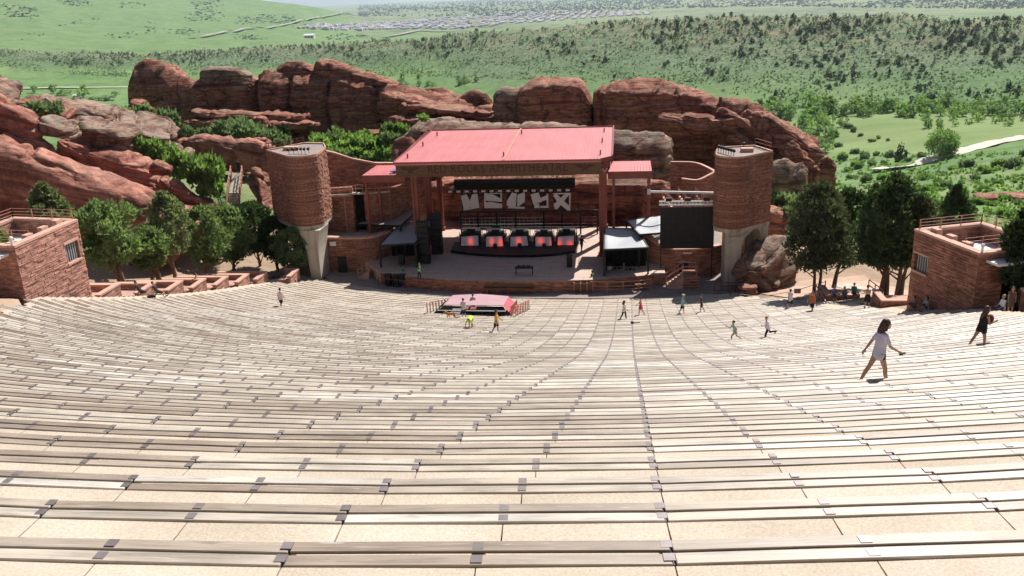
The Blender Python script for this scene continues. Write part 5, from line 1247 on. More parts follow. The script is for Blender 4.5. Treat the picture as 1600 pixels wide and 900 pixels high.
    for k, (A, B, hA, hB, th, lab) in enumerate((((1030, 186, 151), (1150, 196, 150), .9, 1.3, 2.2, 'knobbly lit ledge high on the right cliff face'), ((1120, 176, 152), (1240, 240, 148), 1.3, 1.2, 2.5, 'diagonal rounded rib on the right cliff end, uppermost'), ((1165, 176, 152), (1282, 246, 147), 1.1, 1.3, 2.4, 'diagonal rounded rib on the right cliff end, second from top'), ((1140, 206, 149), (1230, 262, 146), 1.2, 1.1, 2.2, 'diagonal rounded rib on the right cliff end, below the knobbly ledge'), ((1225, 230, 147), (1276, 276, 145), 1.5, 1.3, 2.4, 'blunt lower rib at the very end of the right cliff'),
        ((600, 146, 164), (705, 168, 161), .8, .7, 3.5, 'sunlit sloping ledge where the middle cliff steps down, upper'), ((628, 164, 161), (770, 180, 158), .8, .7, 3.5, 'sunlit sloping ledge where the middle cliff steps down, middle'), ((612, 182, 159), (760, 192, 155), .6, .6, 3.5, 'sunlit sloping ledge where the middle cliff steps down, lowest'), ((560, 207, 152), (640, 206, 150), .5, .5, 2.5, 'low pale ledge at the cliff foot right of the dark bushes'), ((305, 176, 163), (480, 182, 163), .5, .6, 2.5, 'long thin banded ledge at the shaded foot of the cliff'), ((290, 190, 161), (500, 196, 161), .5, .5, 2.2, 'second thin banded ledge at the shaded foot of the cliff'))):
        slab_rock(lab, A, B, hA, hB, th, 'rock', 80+k, .6, 84, .8, 'ledges and ribs of the ridge', beds=1.6)
    # shelf rocks directly behind the stage
    rr('pale weathered rock shelf behind the stage roof', [(610, 228), (632, 214), (648, 196), (690, 193), (730, 195), (770, 197), (800, 199), (850, 201), (900, 203), (950, 206)], 128, 1, 16, seed=16, step=.45, under=1.0, amp=.9, topr=.6, mat='rock_grey', group='rocks close behind the stage')
    rr('dark red boulder left of the stage roof', [(606, 236), (612, 222), (622, 216), (634, 217), (645, 225), (650, 240)], 122, 1, 7, seed=17, step=.3, under=.4, amp=.6, topr=1.0, group='rocks close behind the stage')
    rr('lichen topped rock right of the stage roof with rounded lip', [(930, 214), (955, 208), (985, 209), (1015, 212), (1040, 214), (1052, 222), (1055, 236)], 121, 0, 12, seed=18, step=.35, under=2.2, amp=.8, topr=.7, mat='rock_grey', group='rocks close behind the stage')
    rr('dark rock wall at the back of the stage under the roof', [(640, 300), (670, 286), (720, 280), (780, 278), (850, 280), (900, 283), (950, 281), (1000, 285), (1045, 290)], 110.5, .5, 9, seed=19, step=.4, under=.8, amp=.7, topr=.4, group='rocks close behind the stage')
    rr('low rounded rock behind the salmon stairs', [(1005, 300), (1018, 288), (1035, 284), (1052, 290), (1062, 302)], 106, 2, 5, seed=20, step=.25, under=.3, amp=.4, topr=1.0, group='rocks close behind the stage')
    # boulder at the foot of the right tower
    slab_rock('grey lichen boulder leaning at the foot of the right tower', (1168, 448, 86.0), (1224, 392, 92.5), 2.3, 3.0, 2.2, 'rock_grey', 31, .62, 96, .45, 'boulders at the right tower', beds=1.2, tilt=-.5)
    slab_rock('small red rounded boulder at the near foot of the grey boulder', (1150, 452, 84.6), (1185, 452, 84.4), .5, .6, .8, 'rock', 32, .7, 36, .5, 'boulders at the right tower')
    # left hillside slabs
    G = 'tilted sandstone rocks on the left slope'
    sl = slab_rock
    sl('smooth red slab at the lower left, running down behind the junipers', (-75, 300, 84), (290, 372, 92), 8.4, 3.0, 3.2, 'rock_tilt', 41, .66, 120, .5, beds=.2, tilt=-.75)
    sl('smooth red upper left slab above the lowest slab', (-60, 172, 91), (66, 226, 94), 3.6, 2.9, 2.0, 'rock_tilt', 42, .66, 90, .5, beds=.25, tilt=-.75)
    sl('banded ledges of rock under the smooth upper left slab', (-40, 214, 87.5), (74, 262, 90), 1.6, .9, 4.5, 'rock_tilt', 43, .6, 100, .9, beds=2.0)
    sl('long red banded slab running from the perched boulder down to the stairway', (80, 246, 98), (250, 302, 101), 3.3, 2.7, 2.2, 'rock_tilt', 44, .55, 120, .8, beds=1.0, tilt=-.7)
    sl('tapering red slab end reaching down to the hillside stairway', (236, 290, 100), (356, 336, 103), 2.3, .9, 1.8, 'rock_tilt', 57, .6, 90, .8, beds=1.4, tilt=-.6)
    sl('thin banded ledge below the long red slab', (70, 286, 93), (335, 352, 98), 1.6, .8, 4.5, 'rock_tilt', 45, .6, 130, 1.0, beds=2.4)
    sl('brown boulder perched between the left slabs', (62, 194, 94), (122, 211, 95), 1.15, .8, 1.8, 'rock_grey', 46, .6, 64, .5)
    sl('rough grey ledge at the upper left corner', (-30, 128, 106), (30, 152, 108), 1.7, 1.0, 4, 'rock_grey', 47, .6, 80, .8)
    sl('small blocks of rock stepping down from the upper left corner', (-10, 158, 103), (44, 176, 104), 1.0, .8, 2.5, 'rock_grey', 58, .5, 70, .7)
    sl('brown ledge rising behind the perched boulder', (26, 166, 104), (112, 186, 106), 1.4, 1.1, 3, 'rock', 48, .6, 80, .8)
    sl('long grey crest of lichen rock along the top of the left slope', (58, 158, 112), (190, 184, 115), 1.0, 1.0, 4, 'rock_grey', 49, .6, 110, .9, beds=1.4)
    sl('low grey end of the lichen crest above the bright bushes', (180, 186, 114), (270, 206, 117), 1.1, 1.0, 4, 'rock_grey', 59, .6, 80, .9, beds=1.6)
    sl('big grey boulder with a hollow face on the left slope', (112, 198, 102), (206, 226, 102.5), 1.7, 1.6, 3, 'rock_grey', 50, .62, 90, .8)
    sl('grey ledge right of the hollow boulder', (186, 206, 110), (268, 219, 113), 1.3, 1.2, 3.5, 'rock_grey', 51, .6, 80, .9)
    sl('dark red rock under the hollow boulder', (130, 232, 100), (200, 256, 101), 1.6, 1.2, 3, 'rock', 66, .6, 70, .8)
    sl('broken grey triangular rock above the bright bushes', (240, 230, 111), (300, 250, 113), 1.5, 1.3, 2.5, 'rock_grey', 52, .5, 72, .8)
    sl('long low reddish dome of rock left of the brick tower', (276, 236, 124), (440, 250, 124), 2.2, 2.4, 1.6, 'rock_tilt', 53, .65, 110, .6, beds=.5, tilt=-.85)
    sl('small tilted block sitting on the long red slab', (238, 258, 98), (268, 268, 98.5), .7, .55, 1.0, 'rock', 54, .5, 48, .3)
    sl('rough rock standing right of the hillside stairway', (402, 268, 113), (424, 345, 108), 1.3, 1.2, 2.0, 'rock', 55, .5, 80, .9)
    sl('pointed pale boulder beside the rock head', (203, 172, 150), (243, 188, 150), 2.3, 1.6, 2.5, 'rock_bright', 56, .7, 48, .6, 'loose boulders below the ridge')
    for k, (u, v, Y, w, h, lab) in enumerate(((377, 224, 132, 1.7, 1.1, 'pale boulder among the sage bushes, left of the pair'), (407, 227, 132, 1.3, 1.3, 'pointed pale boulder next to the left tower top'), (392, 199, 150, 1.0, 1.2, 'small red upright boulder below the ridge, left of two'), (407, 196, 150, 1.2, 1.6, 'small red upright boulder below the ridge, right of two'), (215, 225, 105, .9, .6, 'small pale stone in the bright bushes'), (250, 240, 106, .8, .6, 'rounded pale stone in the bright bushes, right one'), (558, 235, 136, 1.0, .5, 'pale stone on the green slope behind the left tower'), (1548, 308, 150, 3.4, .5, 'low brown rock outcrop on the right slope'), (1592, 306, 152, 4.0, .45, 'brown rock outcrop at the right edge of the picture'))):
        if k >= 7: Y = drop(u, v+4, 0, 105).y
        p = aty(u, v, Y); r = ray(u, v); du = w*1400/( (p-CAM).dot(FW) )
        sl(lab, (u-du, v, Y), (u+du, v, Y), h, h*.9, w*.8, 'rock' if k in (2, 3, 7, 8) else 'rock_bright', 60+k, .7, 36, .5, 'loose boulders below the ridge' if k < 7 else 'outcrops on the right slope')
make_rocks()
# ------------------------------------------------------------ trees and shrubs near the amphitheatre
def leaf_clumps(m, centres, rad, n, size, rnd, flat=1.0):
    for (c, r) in centres:
        k = int(n*(r/rad)**1.6)+6
        for _ in range(k):
            d = Vector((rnd.gauss(0, 1), rnd.gauss(0, 1), rnd.gauss(0, 1)*flat)).normalized()
            p = c + d*(r*(.35+.65*rnd.random()**.5))
            s = size*rnd.uniform(.6, 1.35)
            a = Vector((rnd.gauss(0, 1), rnd.gauss(0, 1), rnd.gauss(0, 1))).normalized()
            b = a.cross((d + Vector((0, 0, .6))).normalized() + Vector((rnd.uniform(-.5, .5),)*3))
            if b.length < 1e-3: continue
            b.normalize(); q = (d*.8 + Vector((0, 0, .5)) + Vector((rnd.uniform(-.6, .6), rnd.uniform(-.6, .6), rnd.uniform(-.4, .4)))).normalized()
            m.add([p - b*s*.42, p + b*s*.42, p + q*s*1.15 + b*s*.12, p + q*s*1.0 - b*s*.2], [(0, 1, 2, 3)])
def tree(name, label, base, H, cw, ch, leafm, seed, group, trunks=((0, 0),), shape='round', dens=1.0, leaf=.24, ncl=70, lean=(0, 0), trunk_r=.2, up0=None):
    """base: ground point; H total height, cw crown radius, ch crown height"""
    rnd = random.Random(seed); t = thing(name, label, 'tree', base, group); B = Vector(base)
    cz0 = H-ch
    def rad(f):
        if shape == 'cone': return (1-f)**.75*(min(1, f*6+.45))
        if shape == 'column': return (min(1, f*5+.35))*(1-f**2.6)**.6
        return math.sqrt(max(0, 1-(2*f-1)**2))*.92+.08*(1-f)
    m = MB()
    ends = []
    for (ox, oy) in trunks:
        b0 = Vector((ox, oy, -.3)); tip = Vector((lean[0]+ox*.5, lean[1]+oy*.5, cz0+ch*.72)); mid = b0.lerp(tip, .45)+Vector((rnd.uniform(-.25, .25), rnd.uniform(-.2, .2), 0))
        pts = bez([b0, b0.lerp(mid, .5)+Vector((rnd.uniform(-.12, .12), 0, 0)), mid, tip], 4); r = trunk_r if len(trunks) == 1 else trunk_r*.72
        m.tube([B+p for p in pts], [r*(1.15-.95*i/(len(pts)-1)) for i in range(len(pts))], 8)
        for k in range(9):
            f = .28+.6*k/9; p = pts[min(len(pts)-1, int(f*len(pts)))]
            a = rnd.uniform(0, 6.28); fz = max(0.05, min(.95, (p.z-cz0)/ch+.22)); e = Vector((math.cos(a), math.sin(a), 0))*cw*rad(fz)*.75
            q = Vector((lean[0], lean[1], 0))*.6 + e; q.z = cz0+ch*fz
            md = p.lerp(q, .5) - Vector((0, 0, .15)); m.tube([B+p, B+md, B+q], [r*.42, r*.25, .03], 5); ends.append(q)
    m.build('trunk', 'bark', t, smooth=True)
    cl = []
    for k in range(ncl):
        f = rnd.random()**.9; a = rnd.uniform(0, 6.283); rr = cw*rad(f)*(rnd.uniform(.35, 1.0)**.6)*(1.0 if rnd.random() < .82 else rnd.uniform(1.05, 1.22))
        lump = 1+.26*math.sin(a*3+seed+f*5)
        c = Vector((math.cos(a)*rr*lump + lean[0], math.sin(a)*rr*lump*.95 + lean[1], cz0+ch*(.04+.94*f)))
        cl.append((B+c, cw*rnd.uniform(.16, .30)*(1.0 if f < .85 else .7)))
    for e in ends: cl.append((B+e, cw*.24))
    m = MB(); leaf_clumps(m, cl, cw*.25, int(85*dens), leaf, rnd); o = m.build('crown', leafm, t, uv=False, fixn=False)
    return t
SHRUBS = {}
def shrub_mesh(kind, leafm, seed, flat=.7, leaf=.22, n=9, dens=60):
    key = (kind, seed)
    if key not in SHRUBS:
        rnd = random.Random(seed); m = MB(); cl = []
        for k in range(n):
            a = rnd.uniform(0, 6.28); r = rnd.random()**.6*.72; h = rnd.uniform(.15, .8)*(1.1-r*.7)
            cl.append((Vector((math.cos(a)*r, math.sin(a)*r, h)), rnd.uniform(.24, .42)))
        if kind == 'conifer':
            cl = [(Vector((rnd.gauss(0, .28)*(1.05-f), rnd.gauss(0, .28)*(1.05-f), f*1.7+.15)), .36*(1.15-f)) for f in [k/(n+4) for k in range(n+5)]]
        leaf_clumps(m, cl, .33, dens, leaf, rnd, flat)
        m.tube([(0, 0, -.2), (.05, 0, .5)], [.07, .03], 5)
        SHRUBS[key] = m.mesh('shrub', leafm, uv=False, fixn=False)
    return SHRUBS[key]
def shrub(label, p, r, h, leafm, seed, group, kind='round', name='shrub'):
    me = shrub_mesh(kind+leafm, leafm, seed % 3, leaf=.26) if kind == 'round' else shrub_mesh(kind, leafm, seed % 3, leaf=.26)
    o = inst(name, me, None, p, (seed*1.7) % 6.28, (r, r, h)); return tag(o, label, 'bush', group)
def ground_at(u, v, d0=75.0):
    p = drop(u, v, 0, d0); return p
def make_trees():
    GL, GR = 'junipers along the left planters', 'junipers beside the right kiosk'
    def T(lab, u, v, X, top, cwpx, chpx, lm, seed, g, **k):
        b = atx(u, v, X); sc = FPX/((b-CAM).dot(FW)); H = (v-top)/sc*(1.05 if u < 700 else .97)
        return tree('juniper_tree', lab, b, H, cwpx/2/sc*(.88 if u < 700 else 1.0), chpx/sc*(.86 if u < 700 else .85), lm, seed, g, **k)
    T('broad bright green juniper with a curved double trunk, first after the left kiosk', 195, 444, -37, 319, 98, 116, 'leaf_green', 1, GL, trunks=((0, 0), (-.5, .2)), ncl=95, lean=(-.9, 0), trunk_r=.24)
    T('low rounded green juniper tucked beside the broad juniper', 238, 440, -37.5, 358, 74, 68, 'leaf_green', 2, GL, trunks=((0, 0), (.5, .1), (.9, -.1)), ncl=60)
    T('tall greyish sparse juniper above the pale path', 275, 436, -37.5, 304, 68, 112, 'leaf_grey', 3, GL, ncl=85, dens=.8, shape='column')
    T('green olive juniper in the middle of the left row', 325, 436, -37, 328, 74, 100, 'leaf_green', 4, GL, ncl=80, lean=(.3, 0))
    T('olive juniper right of the middle one, with a thin leaning trunk', 364, 431, -37, 330, 70, 92, 'leaf_green', 5, GL, ncl=75, lean=(.5, 0))
    T('pale juniper standing behind the olive one, before the hillside stairs', 352, 420, -41, 322, 58, 66, 'leaf_grey', 6, GL, ncl=60)
    T('dark juniper in the shade left of the brick tower', 408, 425, -36.5, 318, 62, 92, 'leaf_dark', 7, GL, ncl=70)  # dark leaves here and on the next: tower shade put into the colour
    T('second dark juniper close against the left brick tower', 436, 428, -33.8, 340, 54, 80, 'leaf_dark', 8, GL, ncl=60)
    T('small round bright juniper in front of the concrete leg', 461, 444, -30.6, 360, 56, 66, 'leaf_green', 9, GL, ncl=60)
    T('thick green juniper rising behind the left kiosk', 82, 372, -42, 292, 72, 64, 'leaf_grey', 10, GL, ncl=70, shape='cone')
    T('juniper cut off by the left edge of the picture beside the kiosk', -6, 430, -37.5, 335, 56, 90, 'leaf_green', 11, GL, ncl=70)
    T('tall grey green juniper left of the right row, beside the lichen boulder', 1272, 452, 22.6, 280, 92, 158, 'leaf_olive', 21, GR, ncl=150, shape='column', trunks=((0, 0), (.5, .3)), lean=(.1, 0))
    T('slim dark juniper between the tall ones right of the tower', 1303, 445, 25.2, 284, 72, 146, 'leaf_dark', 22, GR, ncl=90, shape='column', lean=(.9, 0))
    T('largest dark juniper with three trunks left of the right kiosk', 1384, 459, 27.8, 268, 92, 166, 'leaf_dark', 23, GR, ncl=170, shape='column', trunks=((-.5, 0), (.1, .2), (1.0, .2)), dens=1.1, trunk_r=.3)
    T('thinner grey juniper leaning beside the largest dark one', 1408, 455, 28.8, 300, 60, 128, 'leaf_olive', 24, GR, ncl=80, shape='column', lean=(.6, 0))
    T('dark conical juniper standing behind the right kiosk', 1487, 372, 40, 288, 62, 80, 'leaf_dark', 25, GR, ncl=70, shape='cone')
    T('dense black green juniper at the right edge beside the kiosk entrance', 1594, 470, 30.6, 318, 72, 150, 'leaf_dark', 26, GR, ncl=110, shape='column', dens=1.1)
    # shrubs: picture place, width, height in pixels, kind
    B = [
     ('leaf_bright', 'lush bright green bushes between the rocks on the left slope', 'bright bushes on the left slope', [(215, 232, 34, 26, 104), (235, 240, 34, 24, 104), (258, 246, 32, 22, 105), (280, 272, 38, 34, 104), (305, 275, 44, 34, 104), (325, 285, 38, 34, 104), (334, 275, 30, 32, 105), (328, 305, 28, 24, 103), (298, 262, 30, 20, 108), (318, 262, 30, 18, 108), (340, 298, 22, 24, 104)]),
     ('leaf_sage', 'rounded grey green sage bush between the upper left rocks', 'grey sage bushes on the left rocks', [(68, 180, 40, 24, 97), (120, 200, 12, 8, 99), (215, 180, 40, 18, 148), (262, 196, 28, 26, 150), (150, 298, 14, 10, 90), (186, 322, 16, 12, 88), (215, 330, 30, 10, 88), (25, 190, 10, 8, 100)]),
     ('leaf_sage', 'grey green sage bush on the grass below the ridge', 'sage bushes below the ridge', [(345, 213, 40, 24, 140), (370, 205, 36, 22, 145), (355, 222, 30, 18, 138), (385, 215, 30, 26, 140), (420, 222, 34, 22, 138), (405, 209, 20, 16, 145), (295, 208, 16, 14, 150), (322, 210, 22, 12, 150), (440, 228, 30, 18, 138), (360, 232, 24, 16, 132), (610, 228, 22, 22, 132)]),
     ('leaf_bright', 'low green bush on the slope behind the left tower', 'green bushes behind the left tower', [(505, 232, 34, 20, 140), (530, 238, 36, 20, 138), (556, 228, 36, 20, 140), (580, 236, 34, 22, 137), (600, 230, 30, 24, 138), (520, 246, 30, 16, 134), (550, 246, 32, 16, 134), (582, 250, 30, 16, 132), (605, 246, 26, 18, 130), (625, 210, 24, 18, 142), (500, 220, 24, 14, 146), (570, 216, 26, 14, 146), (660, 186, 20, 9, 128)]),
     ('leaf_green', 'dark green bush on the slope behind the left tower', 'darker bushes behind the left tower', [(528, 224, 36, 24, 142), (540, 248, 22, 16, 133), (610, 214, 24, 22, 142), (492, 236, 20, 14, 136)]),
     ('leaf_sage', 'rounded green bush behind the right brick tower', 'bushes behind the right tower', [(1232, 322, 32, 22, 112), (1250, 330, 28, 24, 108), (1225, 336, 24, 16, 106), (1262, 318, 24, 18, 118)]),
    ]
    k = 0
    for lm, lab, g, L in B:
        for (u, v, w, h, Y) in L:
            p = aty(u, v, Y); sc = FPX/((p-CAM).dot(FW)); zg = gz(p.x, p.y); k += 1
            if zg > p.z: p.z = zg
            shrub(lab, p - Vector((0, 0, .2)), w/2/sc*1.25, h/sc*1.1, lm, k, g)
    for u, v, lab in ((424, 226, 'small dark pointed conifer among the sage below the ridge, left of two'), (446, 224, 'small dark pointed conifer among the sage below the ridge, right of two')):
        p = aty(u, v, 141); shrub(lab, p - Vector((0, 0, .2)), 1.3, 1.7, 'leaf_far', k+u, 'small conifers below the ridge', 'conifer', 'conifer_shrub')
    p = aty(1214, 324, 113); shrub('dark round bush right behind the right brick tower', p, 1.6, 1.9, 'leaf_dark', 3, None, 'round') ; 
make_trees()
# ------------------------------------------------------------ people and the dog
TODO = []                                        # meshes to be fused into one skin once everything stands
def vox(m, name, mat, parent, size, dec=None):
    o = m.build(name, mat, parent, smooth=True, uv=False)
    r = o.modifiers.new('fuse', 'REMESH'); r.mode = 'VOXEL'; r.voxel_size = size; r.use_smooth_shade = True
    sm = o.modifiers.new('soft', 'SMOOTH'); sm.factor = .5; sm.iterations = 2
    TODO.append(o); return o
def limb(m, pts, rs, n=9):
    m.tube(pts, rs, n)
    for p, r in zip(pts, rs): m.ball(p, r*.985, n, 6)
SKINS = {}
def pm(kind, c, rough=.7):
    key = (kind, c)
    if key not in SKINS: SKINS[key] = plain(kind, c, rough, .08, 3)
    return SKINS[key]
def person(label, base, yaw, H=1.7, hip=(20, -20), knee=(8, 12), arm=(-20, 25), elbow=(15, 25), lean=3, abd=8, head=(0, 0), skin=(.42, .25, .17), hair=(.035, .02, .014), hairlen=0, shirt=(.6, .6, .65), sleeve=.45, pants=(.03, .03, .035), leg=.35, dress=False, shoes=(.05, .05, .05), sit=False, cap=None, fine=.018, hold=None, vest=None, group=None, slim=1.0, bare=False, seat=None):
    k = H/1.7; t = thing('person', label, 'person', base, group); B = Vector(base)
    Rz = Matrix.Rotation(yaw, 3, 'Z'); s = lambda d: math.sin(R_(d)); c = lambda d: math.cos(R_(d))
    up = Vector((0, s(lean), c(lean))); rt = Vector((1, 0, 0))
    J = {}
    hipz = Vector((0, 0, 0))
    for i, sd in ((0, -1), (1, 1)):
        h = hipz + Vector((sd*.085, 0, 0)); th = Vector((sd*.02, s(hip[i]), -c(hip[i]))); kn = h + th*.42
        a = hip[i]-knee[i]; an = kn + Vector((0, s(a), -c(a)))*.41
        ft = a*.6; toe = an + Vector((sd*.02, c(ft)*.17, s(ft)*.17-.05)); heel = an + Vector((0, -.05*c(ft), -.055))
        J['h%d' % i], J['k%d' % i], J['a%d' % i], J['t%d' % i], J['e%d' % i] = h, kn, an, toe, heel
    low = min(min(J['a0'].z-.085, J['t0'].z-.03), min(J['a1'].z-.085, J['t1'].z-.03), -.13 if sit else 9)
    ches = up*.36; neck = up*.52; hd = neck + Vector((0, s(lean*.6+head[0]), c(lean*.6+head[0])))*.17
    for i, sd in ((0, -1), (1, 1)):
        sh = up*.46 + Vector((sd*.165*slim, 0, 0)); a = arm[i]+lean*.4; d = Vector((sd*s(abd), s(a)*c(abd), -c(a)*c(abd))); el = sh + d*.28
        a2 = a+elbow[i]; d2 = Vector((sd*s(abd)*.5, s(a2), -c(a2))); wr = el + d2*.25; J['s%d' % i], J['l%d' % i], J['w%d' % i], J['d%d' % i] = sh, el, wr, d2.normalized()
    X = lambda p: B + Rz @ ((Vector(p) - Vector((0, 0, low)))*k)
    m = MB(); sl = slim
    for sd in (-1, 1):
        o = Vector((sd*.06*sl, 0, 0)); limb(m, [X(o*1.1), X(up*.16+o*.85), X(up*.36+o*1.2), X(up*.455+o*.9)], [q*k*sl for q in (.105, .085, .098, .07)])
    limb(m, [X(J['s0']), X(up*.47), X(J['s1'])], [.056*k]*3); limb(m, [X(up*.44), X(neck), X(hd)], [.06*k, .052*k, .05*k])
    m.ball(X(hd+Vector((0, .012, .035))), .105*k, 14, 10, (.82, .98, 1.12), Rz); m.ball(X(hd+Vector((0, .055, -.045))), .06*k, 10, 8, (.9, .9, .9), Rz)
    fw = Vector((0, math.cos(R_(head[1])), 0)); m.ball(X(hd+Vector((0, .118, .005))), .02*k, 6, 5, (.8, 1, 1.3), Rz)
    for sd in (-1, 1): m.ball(X(hd+Vector((sd*.088, 0, .01))), .026*k, 6, 5, (.5, .8, 1.2), Rz)
    for i, sd in ((0, -1), (1, 1)):
        limb(m, [X(J['h%d' % i]), X(J['h%d' % i].lerp(J['k%d' % i], .5)), X(J['k%d' % i])], [.09*k*sl, .077*k*sl, .055*k])
        kn, an = J['k%d' % i], J['a%d' % i]; cf = kn.lerp(an, .32) - Vector((0, .014, 0)); limb(m, [X(kn), X(cf), X(an)], [.054*k, .054*k, .034*k])
        limb(m, [X(J['e%d' % i]+Vector((0, 0, .02))), X(an+Vector((0, .03, -.045))), X(J['t%d' % i]+Vector((0, 0, .012)))], [.034*k, .04*k, .03*k])
        limb(m, [X(J['s%d' % i]), X(J['s%d' % i].lerp(J['l%d' % i], .5)), X(J['l%d' % i])], [.052*k*sl, .045*k*sl, .037*k]); limb(m, [X(J['l%d' % i]), X(J['l%d' % i].lerp(J['w%d' % i], .35)), X(J['w%d' % i])], [.037*k, .037*k, .024*k])
        # hand: palm, four fingers of different length bent at the knuckle, thumb off the side
        d = J['d%d' % i]; wr = J['w%d' % i]; ac = d.cross(Vector((1, 0, 0))).normalized(); pal = Vector((-sd, 0, 0)); pal = (pal - d*pal.dot(d)).normalized(); ac = d.cross(pal)
        fr = max(.009, fine*.62)/1.0; m.tube([X(wr), X(wr+d*.045), X(wr+d*.09)], [.026*k, .034*k, .036*k], 8); m.ball(X(wr+d*.06), .036*k, 8, 6)
        cu = .55 if (hold and hold[0] == i) else .3
        for q, ln in enumerate((.062, .072, .066, .05)):
            b0 = wr + d*.085 + ac*((q-1.5)*.019); b1 = b0 + (d*(1-cu*.4)+pal*cu*.6).normalized()*ln*.55; b2 = b1 + (d*(1-cu)+pal*cu*1.3).normalized()*ln*.5
            m.tube([X(b0), X(b1), X(b2)], [fr*k, fr*.95*k, fr*.8*k], 6)
        b0 = wr + d*.03 - ac*.03*(1 if sd > 0 else 1); b1 = b0 + (d*.7 - ac*.7 + pal*.3).normalized()*.035; b2 = b1 + (d*.9 + pal*.4).normalized()*.03; m.tube([X(b0), X(b1), X(b2)], [fr*1.1*k, fr*k, fr*.85*k], 6)
    body = vox(m, 'body', pm('skin', skin, .6), t, fine)
    g = .014
    if not bare:
        m = MB()
        for sd in (-1, 1):
            o = Vector((sd*.06*sl, 0, 0)); limb(m, [X(up*(-.06 if not dress else .0)+o*1.15), X(up*.16+o), X(up*.36+o*1.25), X(up*.455+o)], [(q*sl+g)*k for q in (.128, .102, .10, .07)])
        if sleeve > 0:
            limb(m, [X(J['s0']), X(up*.455), X(J['s1'])], [(.058+g)*k]*3)
            for i in (0, 1):
                e = J['s%d' % i].lerp(J['l%d' % i], min(1, sleeve*2)); P_ = [X(J['s%d' % i]), X(e)]; R__ = [(.055*sl+g)*k, (.05*sl+g)*k]
                if sleeve > .5: e2 = J['l%d' % i].lerp(J['w%d' % i], (sleeve-.5)*1.9); P_.append(X(e2)); R__.append((.032+g)*k)
                limb(m, P_, R__)
        if dress:
            hw = J['k0'].lerp(J['k1'], .5); lowp = Vector((0, 0, 0)).lerp(hw, leg*1.6); m.tube([X(up*.1), X((0, 0, 0)), X(lowp)], [.12*k, .165*k, .2*k], 14)
        vox(m, 'dress' if dress else 'shirt', pm('cloth', shirt, .85), t, fine)
    if vest:
        m = MB()
        for sd in (-1, 1):
            o = Vector((sd*.065*sl, 0, 0)); limb(m, [X(up*.0+o*1.2), X(up*.2+o*1.1), X(up*.4+o*1.25)], [(q*sl+g*2)*k for q in (.11, .10, .10)])
        vox(m, 'vest', pm('vest_cloth', vest, .7), t, fine)
    if not dress:
        m = MB()
        for i, sd in ((0, -1), (1, 1)):
            h, kn, an = J['h%d' % i], J['k%d' % i], J['a%d' % i]; P_ = [X(up*.08+Vector((sd*.05, 0, 0))), X(h)]; R__ = [(.098*sl+g)*k, (.096*sl+g)*k]
            if leg <= .5: P_.append(X(h.lerp(kn, leg*2))); R__.append((.088*sl-.02*leg+g+.008)*k)
            else: P_ += [X(h.lerp(kn, .5)), X(kn), X(kn.lerp(an, (leg-.5)*2))]; R__ += [(.08*sl+g)*k, (.058+g)*k, (.045+g)*k]
            limb(m, P_, R__)
        vox(m, 'shorts' if leg <= .5 else 'trousers', pm('cloth', pants, .85), t, fine)
    m = MB(); m.ball(X(hd+Vector((0, -.014, .052))), .116*k, 14, 10, (.86, .98, 1.08), Rz)
    if hairlen:
        bk = -up*hairlen + Vector((0, -.09, 0)); limb(m, [X(hd+Vector((0, -.055, .02))), X(hd+Vector((0, -.075, -.06))+bk*.45), X(hd+Vector((0, -.06, -.02))+bk)], [.095*k, .085*k, .045*k])
        for sd in (-1, 1): limb(m, [X(hd+Vector((sd*.075, -.03, .03))), X(hd+Vector((sd*.085, -.035, -.08))), X(hd+Vector((sd*.07, -.05, -.05-.4*hairlen)))], [.05*k, .042*k, .025*k])
    if cap:
        c_ = MB(); c_.ball(X(hd+Vector((0, -.005, .072))), .118*k, 12, 8, (.9, 1.0, .92), Rz); c_.tube([X(hd+Vector((0, .09, .075))), X(hd+Vector((0, .18, .06)))], [.07*k, .05*k], 8)
        vox(c_, 'cap', pm('cap_cloth', cap, .8), t, max(fine, .012))
    vox(m, 'hair', pm('hair', hair, .5), t, fine)
    for i in (0, 1):
        m = MB(); an = J['a%d' % i]; limb(m, [X(J['e%d' % i]+Vector((0, 0, .01))), X(an+Vector((0, .045, -.05))), X(J['t%d' % i])], [.042*k, .046*k, .036*k]); vox(m, 'shoe', pm('shoe', shoes, .6), t, fine)
    if fine < .0115:
        for sd in (-1, 1): m = MB(); m.ball(X(hd+Vector((sd*.034, .098, .03))), .012*k, 8, 6); m.build('eye', 'black', t, smooth=True)
        m = MB(); m.tube([X(hd+Vector((-.025, .108, -.05))), X(hd+Vector((0, .116, -.052))), X(hd+Vector((.025, .108, -.05)))], .008*k, 6); m.build('mouth', pm('lip', (.35, .12, .10)), t)
    if hold:
        i, what = hold; p = J['w%d' % i]+J['d%d' % i]*.11; sz = {'phone': (.04, .075, .012), 'bag': (.16, .08, .2), 'bundle': (.13, .1, .16)}[what]; col_ = {'phone': 'black', 'bag': 'black', 'bundle': pm('cloth', (.16, .015, .025))}[what]
        q = X(p + (Vector((0, 0, -.2)) if what == 'bag' else Vector())); b = MB().obox(q, [a*k for a in sz], yaw, .3) if what != 'bundle' else MB().ball(X(J['w0'].lerp(J['w1'], .5)+Vector((0, -.02, .06))), .15*k, 12, 9, (1, .75, 1.15), Rz); o = b.build({'phone': 'phone', 'bag': 'shoulder_bag', 'bundle': 'bundle'}[what], col_, None, bevel=.006 if what == 'phone' else .03)
        tag(o, {'phone': 'dark phone in the hand of the woman in the lilac shirt', 'bag': 'dark bag carried by a visitor on the seating', 'bundle': 'dark red bundle held by the woman in the black outfit'}[what], {'phone': 'phone', 'bag': 'bag', 'bundle': 'bag'}[what])
    return t
